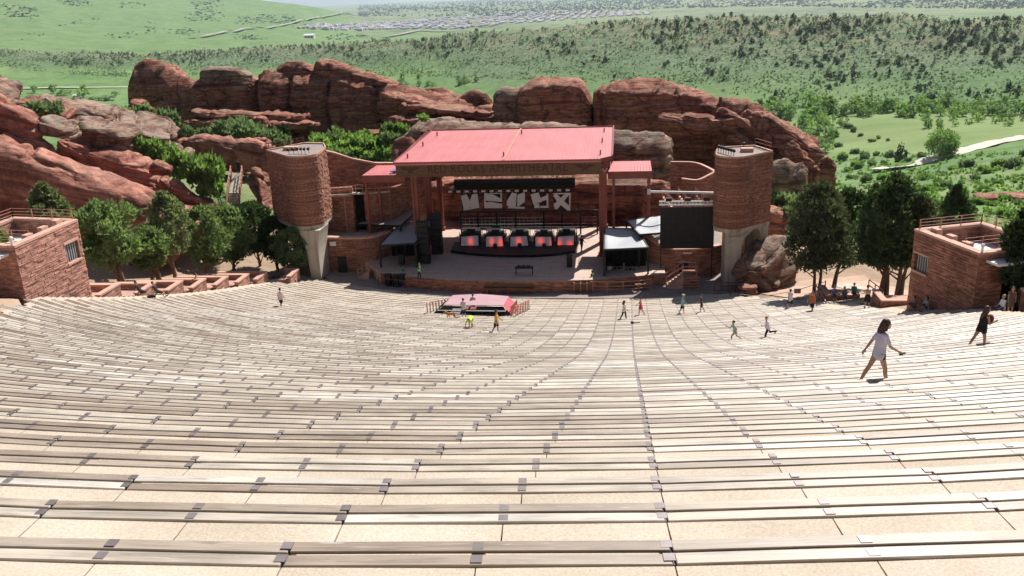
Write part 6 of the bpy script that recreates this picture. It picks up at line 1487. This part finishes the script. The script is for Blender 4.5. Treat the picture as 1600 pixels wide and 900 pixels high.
def stand(u, v, off=-.47):
    """feet of a visitor walking on the terrace behind the bench seen at this place: one riser lower"""
    p = ats(u, v); d = p.y - p.x*p.x/(2*RR); kk = math.floor((d-5.11)/1.25+.35)+1; dd = 5.11+1.25*kk-.45
    # terrace in front of the bench row (downhill): surface is that row's level
    y = dd + p.x*p.x/(2*RR); r = ray(u, v); x = CAM.x + r.x*(y/r.y)
    return Vector((x, y, seatd(5.11+1.25*kk)-.012))
def make_people():
    PI = math.pi; P = person; g = 'visitors on the seating'
    P('brown haired woman in a lilac T-shirt and black shorts, striding with a phone', stand(1370, 594), -PI*.44, 1.70, hip=(-24, 18), knee=(4, 6), arm=(-38, 22), elbow=(4, 34), lean=5, abd=6, head=(16, 0), hair=(.05, .026, .018), hairlen=.13, shirt=(.50, .48, .60), sleeve=.34, pants=(.012, .012, .014), leg=.10, shoes=(.10, .09, .08), fine=.0105, hold=(1, 'phone'), group=g, skin=(.40, .24, .16), slim=.94)
    P('long haired woman in a black outfit hugging a dark red bundle near the right kiosk', stand(1531, 540), -PI*.40, 1.66, hip=(-28, 12), knee=(2, 4), arm=(-8, 8), elbow=(112, 100), lean=8, abd=4, head=(12, 0), hair=(.06, .03, .018), hairlen=.26, shirt=(.012, .011, .012), sleeve=0, pants=(.012, .011, .012), leg=.16, shoes=(.5, .5, .5), fine=.0105, hold=(1, 'bundle'), group=g, skin=(.33, .19, .13), slim=1.02)
    P('girl in a teal top running left on the seating, leading the blonde runner', stand(1148, 531), PI*.55, 1.42, hip=(40, -22), knee=(40, 35), arm=(-45, 35), elbow=(80, 70), lean=14, head=(-4, 0), hair=(.10, .035, .02), shirt=(.22, .50, .44), sleeve=0, pants=(.45, .38, .33), leg=.2, shoes=(.10, .05, .05), fine=.014, group=g, skin=(.45, .26, .18))
    P('blonde girl in a white top and black leggings running left with one leg kicked back', stand(1199, 529), PI*.56, 1.5, hip=(22, -30), knee=(16, 66), arm=(18, -38), elbow=(80, 60), lean=12, hair=(.42, .27, .12), shirt=(.68, .62, .72), sleeve=.3, pants=(.012, .012, .014), leg=.95, shoes=(.02, .02, .02), fine=.014, group=g, skin=(.45, .25, .18))
    P('long haired woman in a white top and black trousers strolling below the stage', stand(975, 500), -PI*.62, 1.65, hip=(15, -15), arm=(-5, 25), elbow=(10, 40), hair=(.03, .02, .015), hairlen=.2, shirt=(.6, .56, .52), sleeve=.3, pants=(.012, .012, .014), leg=.95, group=g)
    P('woman in a bright pink red dress walking left below the stage', stand(1001, 494), PI*.5, 1.65, hip=(16, -18), hair=(.04, .02, .015), shirt=(.50, .04, .10), sleeve=0, dress=True, leg=.40, group=g)
    P('man in a teal shirt and pale cap walking away from the pink dress', stand(1066, 491), -PI*.5, 1.75, hip=(14, -14), shirt=(.18, .42, .45), sleeve=.4, pants=(.02, .022, .03), leg=.42, cap=(.55, .45, .35), group=g, hold=None)
    P('slim visitor in a dark top and shorts right of the man in teal', stand(1096, 489), PI*.5, 1.6, hip=(12, -14), shirt=(.05, .045, .06), sleeve=.2, pants=(.04, .04, .06), leg=.3, hair=(.06, .03, .02), group=g)
    P('man in a white shirt and black shorts hurrying below the rope sign', stand(1234, 482), PI*.1, 1.75, hip=(22, -18), knee=(14, 20), arm=(-20, 20), elbow=(20, 20), shirt=(.62, .58, .64), sleeve=.45, pants=(.012, .012, .016), leg=.42, cap=(.2, .22, .28), group=g)
    P('visitor in orange and black clothes at the foot of the tall grey juniper', stand(1268, 488), PI*.8, 1.72, hip=(10, -12), shirt=(.40, .12, .05), sleeve=.3, pants=(.02, .018, .02), leg=.5, group=g)
    P('shirtless man in black shorts seen from behind in front of the right junipers', stand(1357, 483)+Vector((0, .5, 0)), 0.0, 1.8, hip=(14, -10), lean=12, arm=(15, 20), elbow=(40, 40), pants=(.012, .012, .014), leg=.42, bare=True, sleeve=0, group=g, slim=1.12, skin=(.45, .27, .19))
    P('woman in a dark top and patterned pink skirt standing at the kiosk entrance', stand(1578, 488), PI*.9, 1.68, hip=(3, -3), shirt=(.11, .07, .055), sleeve=.1, dress=True, leg=.62, hair=(.09, .05, .03), hairlen=.15, group=g)
    P('fair haired visitor in white sitting on the end of a bench by the kiosk entrance', stand(1563, 487)+Vector((0, -.3, 0)), PI*.55, 1.65, hip=(85, 82), knee=(60, 60), arm=(15, 15), elbow=(40, 40), sit=True, shirt=(.66, .66, .68), sleeve=.7, pants=(.05, .08, .2), leg=.95, hair=(.40, .30, .18), group=g)
    for u, v, sh, lab in ((1430, 484, (.28, .14, .15), 'visitor sitting in the shade against the right kiosk wall, left of two'), (1446, 484, (.30, .34, .32), 'visitor sitting in the shade against the right kiosk wall, right of two')):
        f_ = .22 if u < 1440 else .42; q_ = Vector((25.35, 63.35, 0)).lerp(Vector((27.45, 57.2, 0)), f_) - Vector((.945, .33, 0))*.5
        kk = math.ceil((q_.y-q_.x**2/(2*RR)-5.405)/1.25); q_.z = seatd(5.11+1.25*kk)+.02
        P(lab, q_, PI*.6, 1.65, hip=(132, 126), knee=(128, 122), arm=(35, 30), elbow=(40, 50), sit=True, shirt=sh, pants=(.06, .06, .08), leg=.5, fine=.02, group=g)
    P('man in an orange yellow T-shirt and dark shorts walking right below the pink tent', stand(776, 520), -PI*.5, 1.74, hip=(12, -16), knee=(10, 12), arm=(24, -2), elbow=(25, 10), shirt=(.62, .32, .015), sleeve=.45, pants=(.018, .028, .035), leg=.42, fine=.015, group=g, skin=(.30, .17, .12))
    P('person in a neon yellow top bending down to the benches below the pink tent', stand(736, 513), PI*.98, 1.7, hip=(12, 12), knee=(6, 6), lean=98, arm=(-28, -28), elbow=(4, 4), abd=22, shirt=(.55, .80, .08), sleeve=.4, pants=(.02, .022, .03), leg=.3, fine=.015, group=g)
    P('visitor in white standing in front of the pink tent, left of two', stand(725, 496), PI*.15, 1.7, hip=(8, -8), shirt=(.5, .48, .47), sleeve=.4, pants=(.02, .02, .025), leg=.6, group=g)
    P('visitor in white standing in front of the pink tent, right of two', stand(740, 489), PI*.0, 1.75, hip=(5, -5), shirt=(.5, .46, .44), sleeve=.4, pants=(.02, .02, .025), leg=.6, group=g)
    P('man in a pale pink shirt and black shorts alone on the upper left rows', stand(440, 480), -PI*.1, 1.75, hip=(8, -8), arm=(-14, 10), shirt=(.62, .50, .52), sleeve=.45, pants=(.014, .014, .018), leg=.42, group=g)
    for u, v, lab in ((225, 466, 'dark clad visitor lounging on the left rows, nearest the planter'), (251, 467, 'second dark clad visitor lounging on the left rows, right of the other')):
        P(lab, stand(u, v)+Vector((0, -.4, .38)), -PI*.5, 1.68, hip=(72, 80), knee=(20, 50), lean=-22, arm=(-30, 20), elbow=(5, 30), sit=True, shirt=(.03, .025, .025), sleeve=.2, pants=(.02, .018, .02), leg=.5, group=g)
    b = stand(238, 469); o = MB().obox(b+Vector((0, 0, .42)), (.28, .16, .14), .2).build('bag', 'black', None, bevel=.06); tag(o, 'dark bag lying between the two lounging visitors', 'bag')
    P('visitor in an orange brown top standing in the planters on the left', Vector(atx(309, 455, -33.6)), -PI*.5, 1.65, hip=(6, -6), shirt=(.30, .12, .08), sleeve=.2, pants=(.05, .04, .045), leg=.45, group='visitors beside the seating')
    # crew around the stage
    c = 'stage crew'
    for (u, v, z, lab, kw) in ((629, 440, 0.0, 'crew member in a bright green vest, lower left of the stage', dict(vest=(.10, .60, .12))), (656, 437, SZ, 'crew member in a green vest beside the left speaker tower', dict(vest=(.10, .42, .10))), (926, 449, 0.0, 'crew member in a green vest by the barrier right of the stage', dict(vest=(.12, .50, .10))), (974, 436, 0.0, 'crew member in a green top among the tables under the right canopy', dict(vest=(.16, .38, .06))), (953, 438, 0.0, 'crew member in a white top and blue jeans under the right canopy', dict(shirt=(.6, .6, .62), pants=(.04, .07, .2))), (909, 393, SZ, 'crew member in dark clothes standing in the sun right of the lit booths', dict(shirt=(.02, .02, .03)))):
        kw = dict(dict(shirt=(.04, .04, .045), pants=(.02, .02, .025), leg=.95, sleeve=.4, hip=(6, -6), fine=.02, group=c), **kw); P(lab, atz(u, v, z), random.uniform(-3, 3), 1.78, **kw)
    q = aty(374, 270, 114.3); P('person in dark clothes at the top of the hillside stairway', q, PI, 1.75, shirt=(.03, .03, .035), pants=(.02, .02, .025), leg=.95, sleeve=.6, fine=.022, group='visitors beside the seating')
    for u, v, sh, lab in ((1302, 470, (.16, .14, .26), 'visitor in a purple top sitting in the shade of the right junipers'), (1318, 472, (.12, .12, .16), 'visitor in grey sitting in the shade of the right junipers'), (1333, 466, (.05, .28, .18), 'visitor in a green top sitting in the shade of the right junipers')):
        P(lab, atz(u, v, 3.2), PI, 1.68, hip=(85, 80), knee=(60, 70), arm=(20, 25), elbow=(45, 45), sit=True, shirt=sh, sleeve=.4, pants=(.06, .06, .09), leg=.6, fine=.022, group='visitors beside the seating')
    # the dog
    b = stand(706, 498); t = thing('dog', 'tan dog walking left in front of the pink tent', 'dog', b)
    X = lambda x, y, z: b + Vector((x, y, z))
    m = MB(); limb(m, [X(-.26, 0, .47), X(-.05, 0, .46), X(.16, 0, .50), X(.28, 0, .49)], [.125, .105, .095, .10])
    limb(m, [X(-.30, 0, .50), X(-.44, 0, .60), X(-.50, 0, .63)], [.085, .065, .075]); limb(m, [X(-.50, 0, .63), X(-.58, 0, .61), X(-.66, 0, .58)], [.078, .055, .035])
    for s in (-1, 1):
        m.tube([X(-.48, s*.055, .68), X(-.455, s*.085, .63), X(-.46, s*.09, .57)], [.03, .03, .012], 6)
        f = .07*s
        limb(m, [X(-.27, s*.085, .42), X(-.28+f, s*.085, .24), X(-.29+f*1.6, s*.085, .04), X(-.34+f*1.6, s*.085, .03)], [.06, .036, .028, .028])
        limb(m, [X(.25, s*.08, .44), X(.20-f, s*.09, .30), X(.31-f*1.5, s*.09, .19), X(.28-f*1.6, s*.09, .04), X(.23-f*1.6, s*.09, .03)], [.09, .058, .034, .028, .028])
    limb(m, [X(.36, 0, .50), X(.50, 0, .44), X(.60, 0, .47)], [.035, .026, .016]); vox(m, 'body', pm('tan_fur', (.42, .17, .05), .9), t, .014)
    m = MB(); m.ball(X(-.69, 0, .585), .018, 6, 5); m.build('nose', 'black', t)
    m = MB(); m.tube([X(-.36, 0, .45), X(-.40, 0, .55)], [.085, .083], 12); m.build('collar', 'black', t)
    # a stray crumpled cloth on the benches
    p = stand(993, 512); o = MB().obox(p+Vector((0, -.2, .5)), (.35, .05, .03), .3).obox(p+Vector((-.25, -.2, .52)), (.1, .1, .08), .9).build('jacket', 'black', None, bevel=.02); tag(o, 'small dark jacket left lying on a bench below the pink dress', 'jacket')
make_people()
def fuse():
    bpy.context.view_layer.update(); dg = bpy.context.evaluated_depsgraph_get()
    for o in TODO:
        me = bpy.data.meshes.new_from_object(o.evaluated_get(dg)); me.name = o.name
        o.modifiers.clear(); o.data = me; me.polygons.foreach_set('use_smooth', [True]*len(me.polygons))
fuse()
# ------------------------------------------------------------ the valley, the wooded ridge and the suburb beyond
def far_tree_mesh(seed, leafm, conifer=False, few=False):
    rnd = random.Random(seed); m = MB()
    n = (26 if conifer else 22) if not few else 13
    for k in range(n):
        if conifer:
            f = k/n; a = rnd.uniform(0, 6.28); r = .42*(1.02-f)**.8*rnd.uniform(.5, 1); c = Vector((math.cos(a)*r, math.sin(a)*r, .12+f*.95)); s = .26*(1.15-f)
        else:
            a = rnd.uniform(0, 6.28); f = rnd.random(); r = .5*math.sqrt(max(0, 1-(2*f-1)**2))*rnd.uniform(.4, 1); c = Vector((math.cos(a)*r, math.sin(a)*r, .18+f*.72)); s = rnd.uniform(.13, .24)
        for q in range(5 if not few else 3):
            d = Vector((rnd.gauss(0, 1), rnd.gauss(0, 1), rnd.gauss(0, 1))).normalized(); b = d.orthogonal().normalized(); e = d.cross(b)
            p = c + d*s*.6; w = s*rnd.uniform(.5, .9)
            m.add([p-b*w, p+b*w*.8, p+e*w*1.2+d*w*.4], [(0, 1, 2)])
    m.tube([(0, 0, -.1), (0, 0, .4)], [.05, .03], 4)
    return m.mesh('tree', leafm, uv=False, fixn=False)
def blob_stuff(name, pts, meshes, label, cat, leafm):
    """many small plants joined in one mesh"""
    V, F = [], []
    P = []
    for me in meshes: P.append((np.array([v.co[:] for v in me.vertices]), [tuple(p.vertices) for p in me.polygons]))
    o_ = 0; Vs = []; Fs = []
    for i, (p, s, h) in enumerate(pts):
        v, f = P[i % len(P)]; a = i*2.39; ca, sa = math.cos(a), math.sin(a)
        q = np.empty_like(v); q[:, 0] = (v[:, 0]*ca-v[:, 1]*sa)*s+p[0]; q[:, 1] = (v[:, 0]*sa+v[:, 1]*ca)*s+p[1]; q[:, 2] = v[:, 2]*h+p[2]
        Vs.append(q); Fs.extend([tuple(k+o_ for k in t_) for t_ in f]); o_ += len(v)
    me = bpy.data.meshes.new(name); me.from_pydata(np.concatenate(Vs).tolist(), [], Fs); me.materials.append(MAT[leafm])
    o = bpy.data.objects.new(name, me); COL.objects.link(o); o['label'] = label; o['category'] = cat; o['kind'] = 'stuff'; return o
CREST = lambda u: float(np.interp(u, [0, 120, 180, 260, 400, 600, 800, 1000, 1200, 1400, 1600], [66, 76, 84, 74, 66, 60, 36, 17, 12, 15, 16]))
FOOT = lambda u: float(np.interp(u, [0, 200, 400, 600, 800, 1000, 1200, 1400, 1600], [102, 116, 108, 112, 118, 128, 148, 162, 176]))
def make_far():
    rnd = random.Random(11)
    fm = [far_tree_mesh(k, 'leaf_far', k % 2 == 0) for k in range(4)]
    cand = []
    while len(cand) < 3000:
        u = rnd.uniform(-60, 1660); c, f = CREST(u), FOOT(u); t_ = rnd.random()
        # density falls from the crest to the foot, thicker on the left half
        cl = mn.noise(Vector((u*.012, t_*2.0, 1)))+.5*mn.noise(Vector((u*.04, t_*6.0, 2)))
        dens = (1.15-t_*1.55 if u > 900 else .95-t_*1.25) + .95*cl
        if t_ < .13: dens += (1.1 if u > 850 else .6)
        if dens < rnd.uniform(.15, 1.1): continue
        v = c + .4 + (f-c)*t_
        p = drop(u, v, 0, 620)
        if p is None: continue
        d = (p-CAM).length
        if d > 2300 or d < 640: continue
        H = rnd.uniform(2.2, 5.0)*(1.35 if rnd.random() < .12 else 1); cand.append((p, H*rnd.uniform(.75, 1.25), H, H/d))
    cand.sort(key=lambda q: -q[3])
    # a few clearly separate larger trees seen on the slope
    solo = [(1453, 158, 9), (1424, 160, 6), (1514, 148, 7), (1542, 150, 7), (1576, 140, 8), (1592, 146, 7), (1527, 156, 8), (1586, 152, 8), (1212, 150, 7), (1222, 150, 6), (946, 97, 8), (960, 124, 6), (1038, 104, 6), (1242, 96, 8), (1373, 102, 7), (1420, 122, 6), (1404, 104, 6), (1390, 118, 6), (832, 190, 5)]
    for u, v, H in solo:
        p = drop(u, v, 0, 500)
        if p is not None: cand.insert(0, (p, H*.75, H, 1))
    for i, (p, s, h, _) in enumerate(cand[:300]):
        o = inst('juniper_tree', fm[i % 4], None, (p.x, p.y, p.z-.2), i*2.1, (s, s, h))
        tag(o, 'dark juniper dotting the slope of the far wooded ridge', 'tree', 'junipers on the far ridge')
    blob_stuff('juniper_wood', [(q[0], q[1], q[2]) for q in cand[300:]], [far_tree_mesh(k+7, 'leaf_far', k % 2 == 0, True) for k in range(3)], 'dark juniper wood along the crest of the far ridge', 'woodland', 'leaf_far')
    # low scrub on the ridge slope
    sm = [far_tree_mesh(k+20, 'leaf_sage') for k in range(2)]
    for me in sm:
        pass
    pts = []
    small = []
    for k in range(2):
        r2 = random.Random(k+40); m = MB()
        for q in range(7):
            a = r2.uniform(0, 6.28); r = r2.random()*.4; c = Vector((math.cos(a)*r, math.sin(a)*r, r2.uniform(.2, .7))); d = Vector((r2.gauss(0, 1), r2.gauss(0, 1), r2.gauss(0, 1))).normalized(); b = d.orthogonal().normalized(); e = d.cross(b)
            m.add([c-b*.4, c+b*.4, c+e*.6+d*.2], [(0, 1, 2)])
        small.append(m.mesh('scrub', 'leaf_sage', uv=False, fixn=False))
    while len(pts) < 9000:
        u = rnd.uniform(-60, 1660); c, f = CREST(u), FOOT(u); v = c + (f+6-c)*rnd.random()**.8
        if mn.noise(Vector((u*.02, v*.06, 5))) < rnd.uniform(-.5, .25): continue
        p = drop(u, v, 0, 620)
        if p is None or (p-CAM).length > 2200: continue
        s = rnd.uniform(1.2, 2.6); pts.append((p, s, s*.75))
    blob_stuff('ridge_scrub', pts, small, 'grey green scrub covering the slope of the far ridge', 'scrub', 'leaf_sage')
    # cottonwoods and willows along the creek
    cm = [far_tree_mesh(k+60, 'leaf_cotton') for k in range(3)] + [far_tree_mesh(k+70, 'leaf_bright') for k in range(2)] + [far_tree_mesh(80, 'leaf_sage')]
    k = 0
    for u0, u1, v0, v1, n, hp in ((1180, 1325, 160, 196, 46, 20), (1330, 1600, 160, 182, 46, 18), (1440, 1640, 172, 196, 26, 13), (1255, 1300, 205, 240, 8, 22), (1330, 1400, 166, 180, 8, 20), (620, 800, 118, 134, 14, 10), (240, 300, 150, 158, 0, 8)):
        for _ in range(n):
            u = rnd.uniform(u0, u1); v = rnd.uniform(v0, v1)+4; p = drop(u, v, 0, 330)
            if p is None: continue
            d = (p-CAM).length; H = hp*rnd.uniform(.65, 1.2)*d/FPX; s = H*rnd.uniform(.8, 1.25); k += 1
            tag(inst('cottonwood_tree', cm[(k*7+k//5) % 6], None, (p.x, p.y, p.z-H*.12), k*1.3, (s, s, H)), 'leafy bright green tree in the belt along the valley creek', 'tree', 'trees along the valley creek')
    # shrubs on the near right slope and the meadow rim
    k = 0
    spots = [(1318, 250, 20), (1335, 240, 16), (1350, 248, 22), (1370, 243, 20), (1390, 246, 24), (1400, 242, 16), (1408, 248, 12), (1440, 245, 14), (1340, 262, 18), (1360, 258, 16), (1382, 256, 16), (1420, 252, 14), (1424, 268, 12), (1445, 282, 26), (1470, 272, 20), (1490, 266, 22), (1510, 262, 26), (1538, 270, 28), (1526, 282, 24), (1560, 258, 24), (1582, 262, 26), (1600, 244, 22), (1450, 300, 26), (1480, 292, 22), (1500, 300, 24), (1468, 286, 18), (1345, 212, 12), (1372, 216, 10), (1388, 220, 8), (1362, 222, 10), (1310, 230, 16), (1300, 214, 20), (1325, 200, 18), (1335, 205, 12), (1430, 322, 34), (1460, 326, 30), (1440, 345, 32), (1470, 340, 26), (1500, 328, 28), (1528, 320, 24), (1550, 322, 22), (1570, 314, 26), (1590, 322, 26), (1540, 300, 22), (1560, 290, 20), (1590, 285, 22), (1610, 300, 26), (1330, 280, 20), (1355, 285, 22), (1380, 280, 22), (1400, 290, 20), (1330, 300, 22), (1310, 290, 18), (1330, 320, 26), (1420, 300, 24), (1410, 275, 14), (1575, 338, 24), (1600, 345, 28), (1625, 330, 30), (1410, 330, 26), (1325, 268, 16)]
    rs = random.Random(5)
    for (u, v, w) in spots:
        lm = ['leaf_cotton', 'leaf_bright', 'leaf_sage', 'leaf_sage', 'leaf_cotton', 'leaf_sage'][rs.randrange(6)]
        for j in range(1):
            uu, vv = u+rs.uniform(-9, 9)*j, v+rs.uniform(-4, 4)*j; p = drop(uu, vv, 0, 105)
            if p is None: continue
            d = (p-CAM).length; s = w*rs.uniform(.6, .95)*d/FPX*.55; k += 1
            shrub('mid sized leafy shrub on the green slope right of the ridge', (p.x, p.y, p.z-.2), s, s*rs.uniform(.8, 1.25), lm, k, 'shrubs on the right slope')
    p = drop(1406, 254, 0, 330); tag(inst('conifer_tree', fm[0], None, p, 0, (7, 7, 10)), 'small dark pointed conifer at the near rim of the meadow', 'tree')
    # grass tufts and forbs nearer by
    tuft = []
    while len(tuft) < 2000:
        u, v = (rs.uniform(1200, 1640), rs.uniform(240, 355)) if rs.random() < .75 else (rs.uniform(470, 660), rs.uniform(200, 262)) if rs.random() < .7 else (rs.uniform(270, 420), rs.uniform(195, 240))
        p = drop(u, v, 0, 100)
        if p is None or (p-CAM).length > 620: continue
        if mn.noise(Vector((p.x*.03, p.y*.03, 2))) < rs.uniform(-.45, .25): continue
        s = rs.uniform(.5, 1.3)*(1 if (p-CAM).length < 260 else 1.6); tuft.append((p, s, s*.8))
    blob_stuff('meadow_plants', tuft, [m_ for m_ in small], 'grass tufts and low forbs on the near green slopes', 'ground cover', 'leaf_bright')
    # lone tree on the meadow
    b = drop(1470, 247, 0, 330); d = (b-CAM).length; s = d/FPX
    tree('cottonwood_tree', 'lone spreading cottonwood beside the gravel road on the meadow', b, 40*s, 23*s, 36*s, 'leaf_cotton', 91, None, ncl=34, leaf=.75, trunks=((0, 0), (1.2, 0), (-1, .3)), trunk_r=.5, dens=.55)
    # roads
    def ribbon(name, line, w, mat, off=.35, n=10):
        L = bez([Vector((p.x, p.y, 0)) for p in line], n); vs = []
        D_ = [(L[min(i+1, len(L)-1)]-L[max(i-1, 0)]).normalized() for i in range(len(L))]
        zz = [max(gz(p.x, p.y), gz(p.x-d.y*w/2, p.y+d.x*w/2), gz(p.x+d.y*w/2, p.y-d.x*w/2)) for p, d in zip(L, D_)]
        zs = [sum(zz[max(0, i-5):i+6])/len(zz[max(0, i-5):i+6]) for i in range(len(zz))]; zs = [max(a_, b_-.3*w*.1) for a_, b_ in zip(zs, zz)]
        for p, d_, z_ in zip(L, D_, zs):
            sd = Vector((-d_.y, d_.x, 0))
            for s_ in (-1, 1): q = p+sd*s_*w/2; vs.append((q.x, q.y, z_+off))
        m = MB().add(vs, [(2*i, 2*i+1, 2*i+3, 2*i+2) for i in range(len(L)-1)]); return struct(m.build(name, mat, smooth=True))
    dr = lambda u, v: drop(u, v, 0, 330)
    ribbon('gravel_road', [dr(1368, 267), dr(1400, 264), dr(1430, 259), dr(1465, 248), dr(1500, 240), dr(1550, 228), dr(1600, 215), dr(1660, 202)], 8, 'road', .5)
    ribbon('valley_road', [dr(20, 138), dr(80, 138), dr(140, 137.5), dr(200, 137), dr(260, 137)], 9, 'road', 1.0)
    far = lambda u, v: drop(u, v, 0, 2300)
    ribbon('freeway', [far(300, 60), far(380, 47), far(470, 33), far(590, 22)], 24, 'asphalt_far', 7, 60)
    ribbon('far_road', [far(560, 57), far(640, 52), far(690, 50), far(740, 48)], 30, 'asphalt_far', 6, 20)
    # farmhouse by the valley road and a white roofed building at the ridge
    for (u, v, w, lab) in ((120, 152, 9, 'small pale farmhouse beside the valley road on the left'), (484, 60, 15, 'long low white building beyond the ridge near the suburb')):
        p = drop(u, v, 0, 330 if v > 100 else 2300); d = (p-CAM).length; W_ = w*d/FPX
        t = thing('farm_building', lab, 'building', p); H = W_*.3
        MB().box(p.x-W_/2, p.x+W_/2, p.y-W_*.25, p.y+W_*.25, p.z-1, p.z+H).build('wall', 'white_roof', t)
        m = MB(); x0, x1, y0, y1, z = p.x-W_*.53, p.x+W_*.53, p.y-W_*.29, p.y+W_*.29, p.z+H+.05
        m.add([(x0, y0, z), (x1, y0, z), (x1, y1, z), (x0, y1, z), (x0, p.y, z+W_*.14), (x1, p.y, z+W_*.14)], [(0, 1, 5, 4), (2, 3, 4, 5), (1, 2, 5), (3, 0, 4), (3, 2, 1, 0)]); m.build('roof', 'white_roof', t)
        for k in range(3): MB().box(p.x-W_*.35+k*W_*.3, p.x-W_*.22+k*W_*.3, p.y-W_*.25-.06, p.y-W_*.25-.005, p.z+H*.3, p.z+H*.75).build('window', 'black', t)
    for k, (u, v, w, h) in enumerate(((54, 145, 10, 8), (84, 146, 12, 10), (100, 152, 18, 9), (130, 152, 20, 10), (132, 145, 10, 10), (165, 156, 24, 5), (180, 152, 10, 7), (95, 155, 14, 6), (145, 157, 16, 4))):
        p = drop(u, v, 0, 330); d = (p-CAM).length; s = d/FPX
        tag(inst('valley_tree', cm[k % 6], None, p, k, (w*s, w*s, h*1.2*s)), 'small tree or hedge beside the valley road and farmhouse', 'tree', 'trees by the valley road')
    # suburb: houses beyond the ridge
    hm = []
    for k, rc in enumerate(((.36, .36, .39), (.27, .29, .34), (.46, .45, .46), (.36, .27, .25))):
        MAT['roof%d' % k] = plain('shingle_roof', rc, .8, .1); MAT['wall%d' % k] = plain('house_wall', ((.55, .55, .57), (.43, .46, .54), (.62, .61, .61), (.5, .45, .42))[k], .8, .1)
        m = MB(); m.box(-.5, .5, -.4, .4, -.1, .55); m.cur = 1
        m.add([(-.56, -.46, .55), (.56, -.46, .55), (.56, .46, .55), (-.56, .46, .55), (-.56, 0, .9), (.56, 0, .9)], [(0, 1, 5, 4), (2, 3, 4, 5), (1, 2, 5), (3, 0, 4)])
        m.cur = 0; m.box(.5, .85, -.3, .25, -.1, .38); hm.append(m.mesh('house', ['wall%d' % k, 'roof%d' % k]))
    H_ = []; tries = 0
    while len(H_) < 1100 and tries < 20000:
        tries += 1
        u = rnd.uniform(478, 1010); top = float(np.interp(u, [480, 560, 680, 760, 900, 1010], [41, 38, 30, 20, 17, 19])); bot = float(np.interp(u, [480, 560, 660, 720, 780, 900, 1010], [46, 48, 45, 47, 40, 30, 23]))
        v = rnd.uniform(top, bot); p = drop(u, v, 0, 2300)
        if p is None: continue
        # houses stand in rows along the streets
        p.x = round(p.x/62)*62 + rnd.uniform(-9, 9); p.y = round(p.y/30)*30 + rnd.uniform(-3, 3); p.z = gz(p.x, p.y)
        H_.append((p, rnd.uniform(17, 27), (p-CAM).length))
    H_.sort(key=lambda q: -q[1]/q[2])
    for i, (p, s, d) in enumerate(H_[:300]): tag(inst('suburb_house', hm[i % 4], None, p, rnd.choice((0, 1.57, 3.14))+.1, (s, s, s*.62)), 'tiny pitched roof house in the suburb beyond the ridge', 'house', 'houses of the far suburb')
    Vs, Fs, o_ = [], [], 0; m = [MB() for _ in range(4)]
    for i, (p, s, d) in enumerate(H_[300:]):
        k = i % 4; me = hm[k]
        m[k].add([(v.co.x*s+p.x, v.co.y*s+p.y, v.co.z*s*.62+p.z) for v in me.vertices], [tuple(q.vertices) for q in me.polygons]); m[k].mi[-len(me.polygons):] = [q.material_index for q in me.polygons]
    tot = MB()
    for k in range(4):
        o_ = len(tot.v); tot.v += m[k].v; tot.f += [tuple(a+o_ for a in f) for f in m[k].f]; tot.mi += [2*k+x for x in m[k].mi]
    o = tot.build('suburb_houses', [x for k in range(4) for x in ('wall%d' % k, 'roof%d' % k)], kind='stuff', uv=False); o['label'] = 'mass of tiny houses of the far suburb'; o['category'] = 'houses'
    # trees of the plain beyond the suburb
    pts = []
    while len(pts) < 4200:
        u = rnd.uniform(560, 1660); v = rnd.uniform(-6, 26) if u > 700 else rnd.uniform(-2, 26); p = drop(u, v, 0, 2300)
        if p is None or v > CREST(u)-2: continue
        if mn.noise(Vector((u*.01, v*.12, 8))) < rnd.uniform(-.6, .5): continue
        d = (p-CAM).length; s = min(d/FPX*rnd.uniform(1.6, 3.6), 40); pts.append((p, s*1.2, s*.8))
    blob_stuff('plain_trees', pts, small, 'scattered dark trees over the hazy plain', 'woodland', 'leaf_far')
    # hill shrubs patches on the big green hill
    pts = []
    while len(pts) < 700:
        u = rnd.uniform(-50, 560); v = rnd.uniform(-5, 62); p = drop(u, v, 0, 2600)
        if p is None: continue
        if mn.noise(Vector((u*.014, v*.05, 4))) < rnd.uniform(.12, .5): continue
        d = (p-CAM).length; s = d/FPX*rnd.uniform(1.5, 3.5); pts.append((p, s*1.3, s*.5))
    blob_stuff('hill_scrub', pts, small, 'dark scrub patches on the big green hill', 'scrub', 'leaf_far')
make_far()
# ------------------------------------------------------------ haze over the whole place
HZ = 52000.0
m = MB(); m.box(-HZ*.7, HZ*.7, -160, HZ, -190, 720)
hz = m.build('haze', 'black', kind='stuff', uv=False); hm_ = bpy.data.materials.new('haze_air'); hm_.use_nodes = True
n_ = hm_.node_tree; n_.nodes.remove(n_.nodes['Principled BSDF']); v_ = n_.nodes.new('ShaderNodeVolumePrincipled')
v_.inputs['Density'].default_value = 0.00003; v_.inputs['Color'].default_value = (.74, .88, 1.0, 1); v_.inputs['Anisotropy'].default_value = .3
n_.links.new(v_.outputs[0], n_.nodes['Material Output'].inputs['Volume']); hz.data.materials.clear(); hz.data.materials.append(hm_)
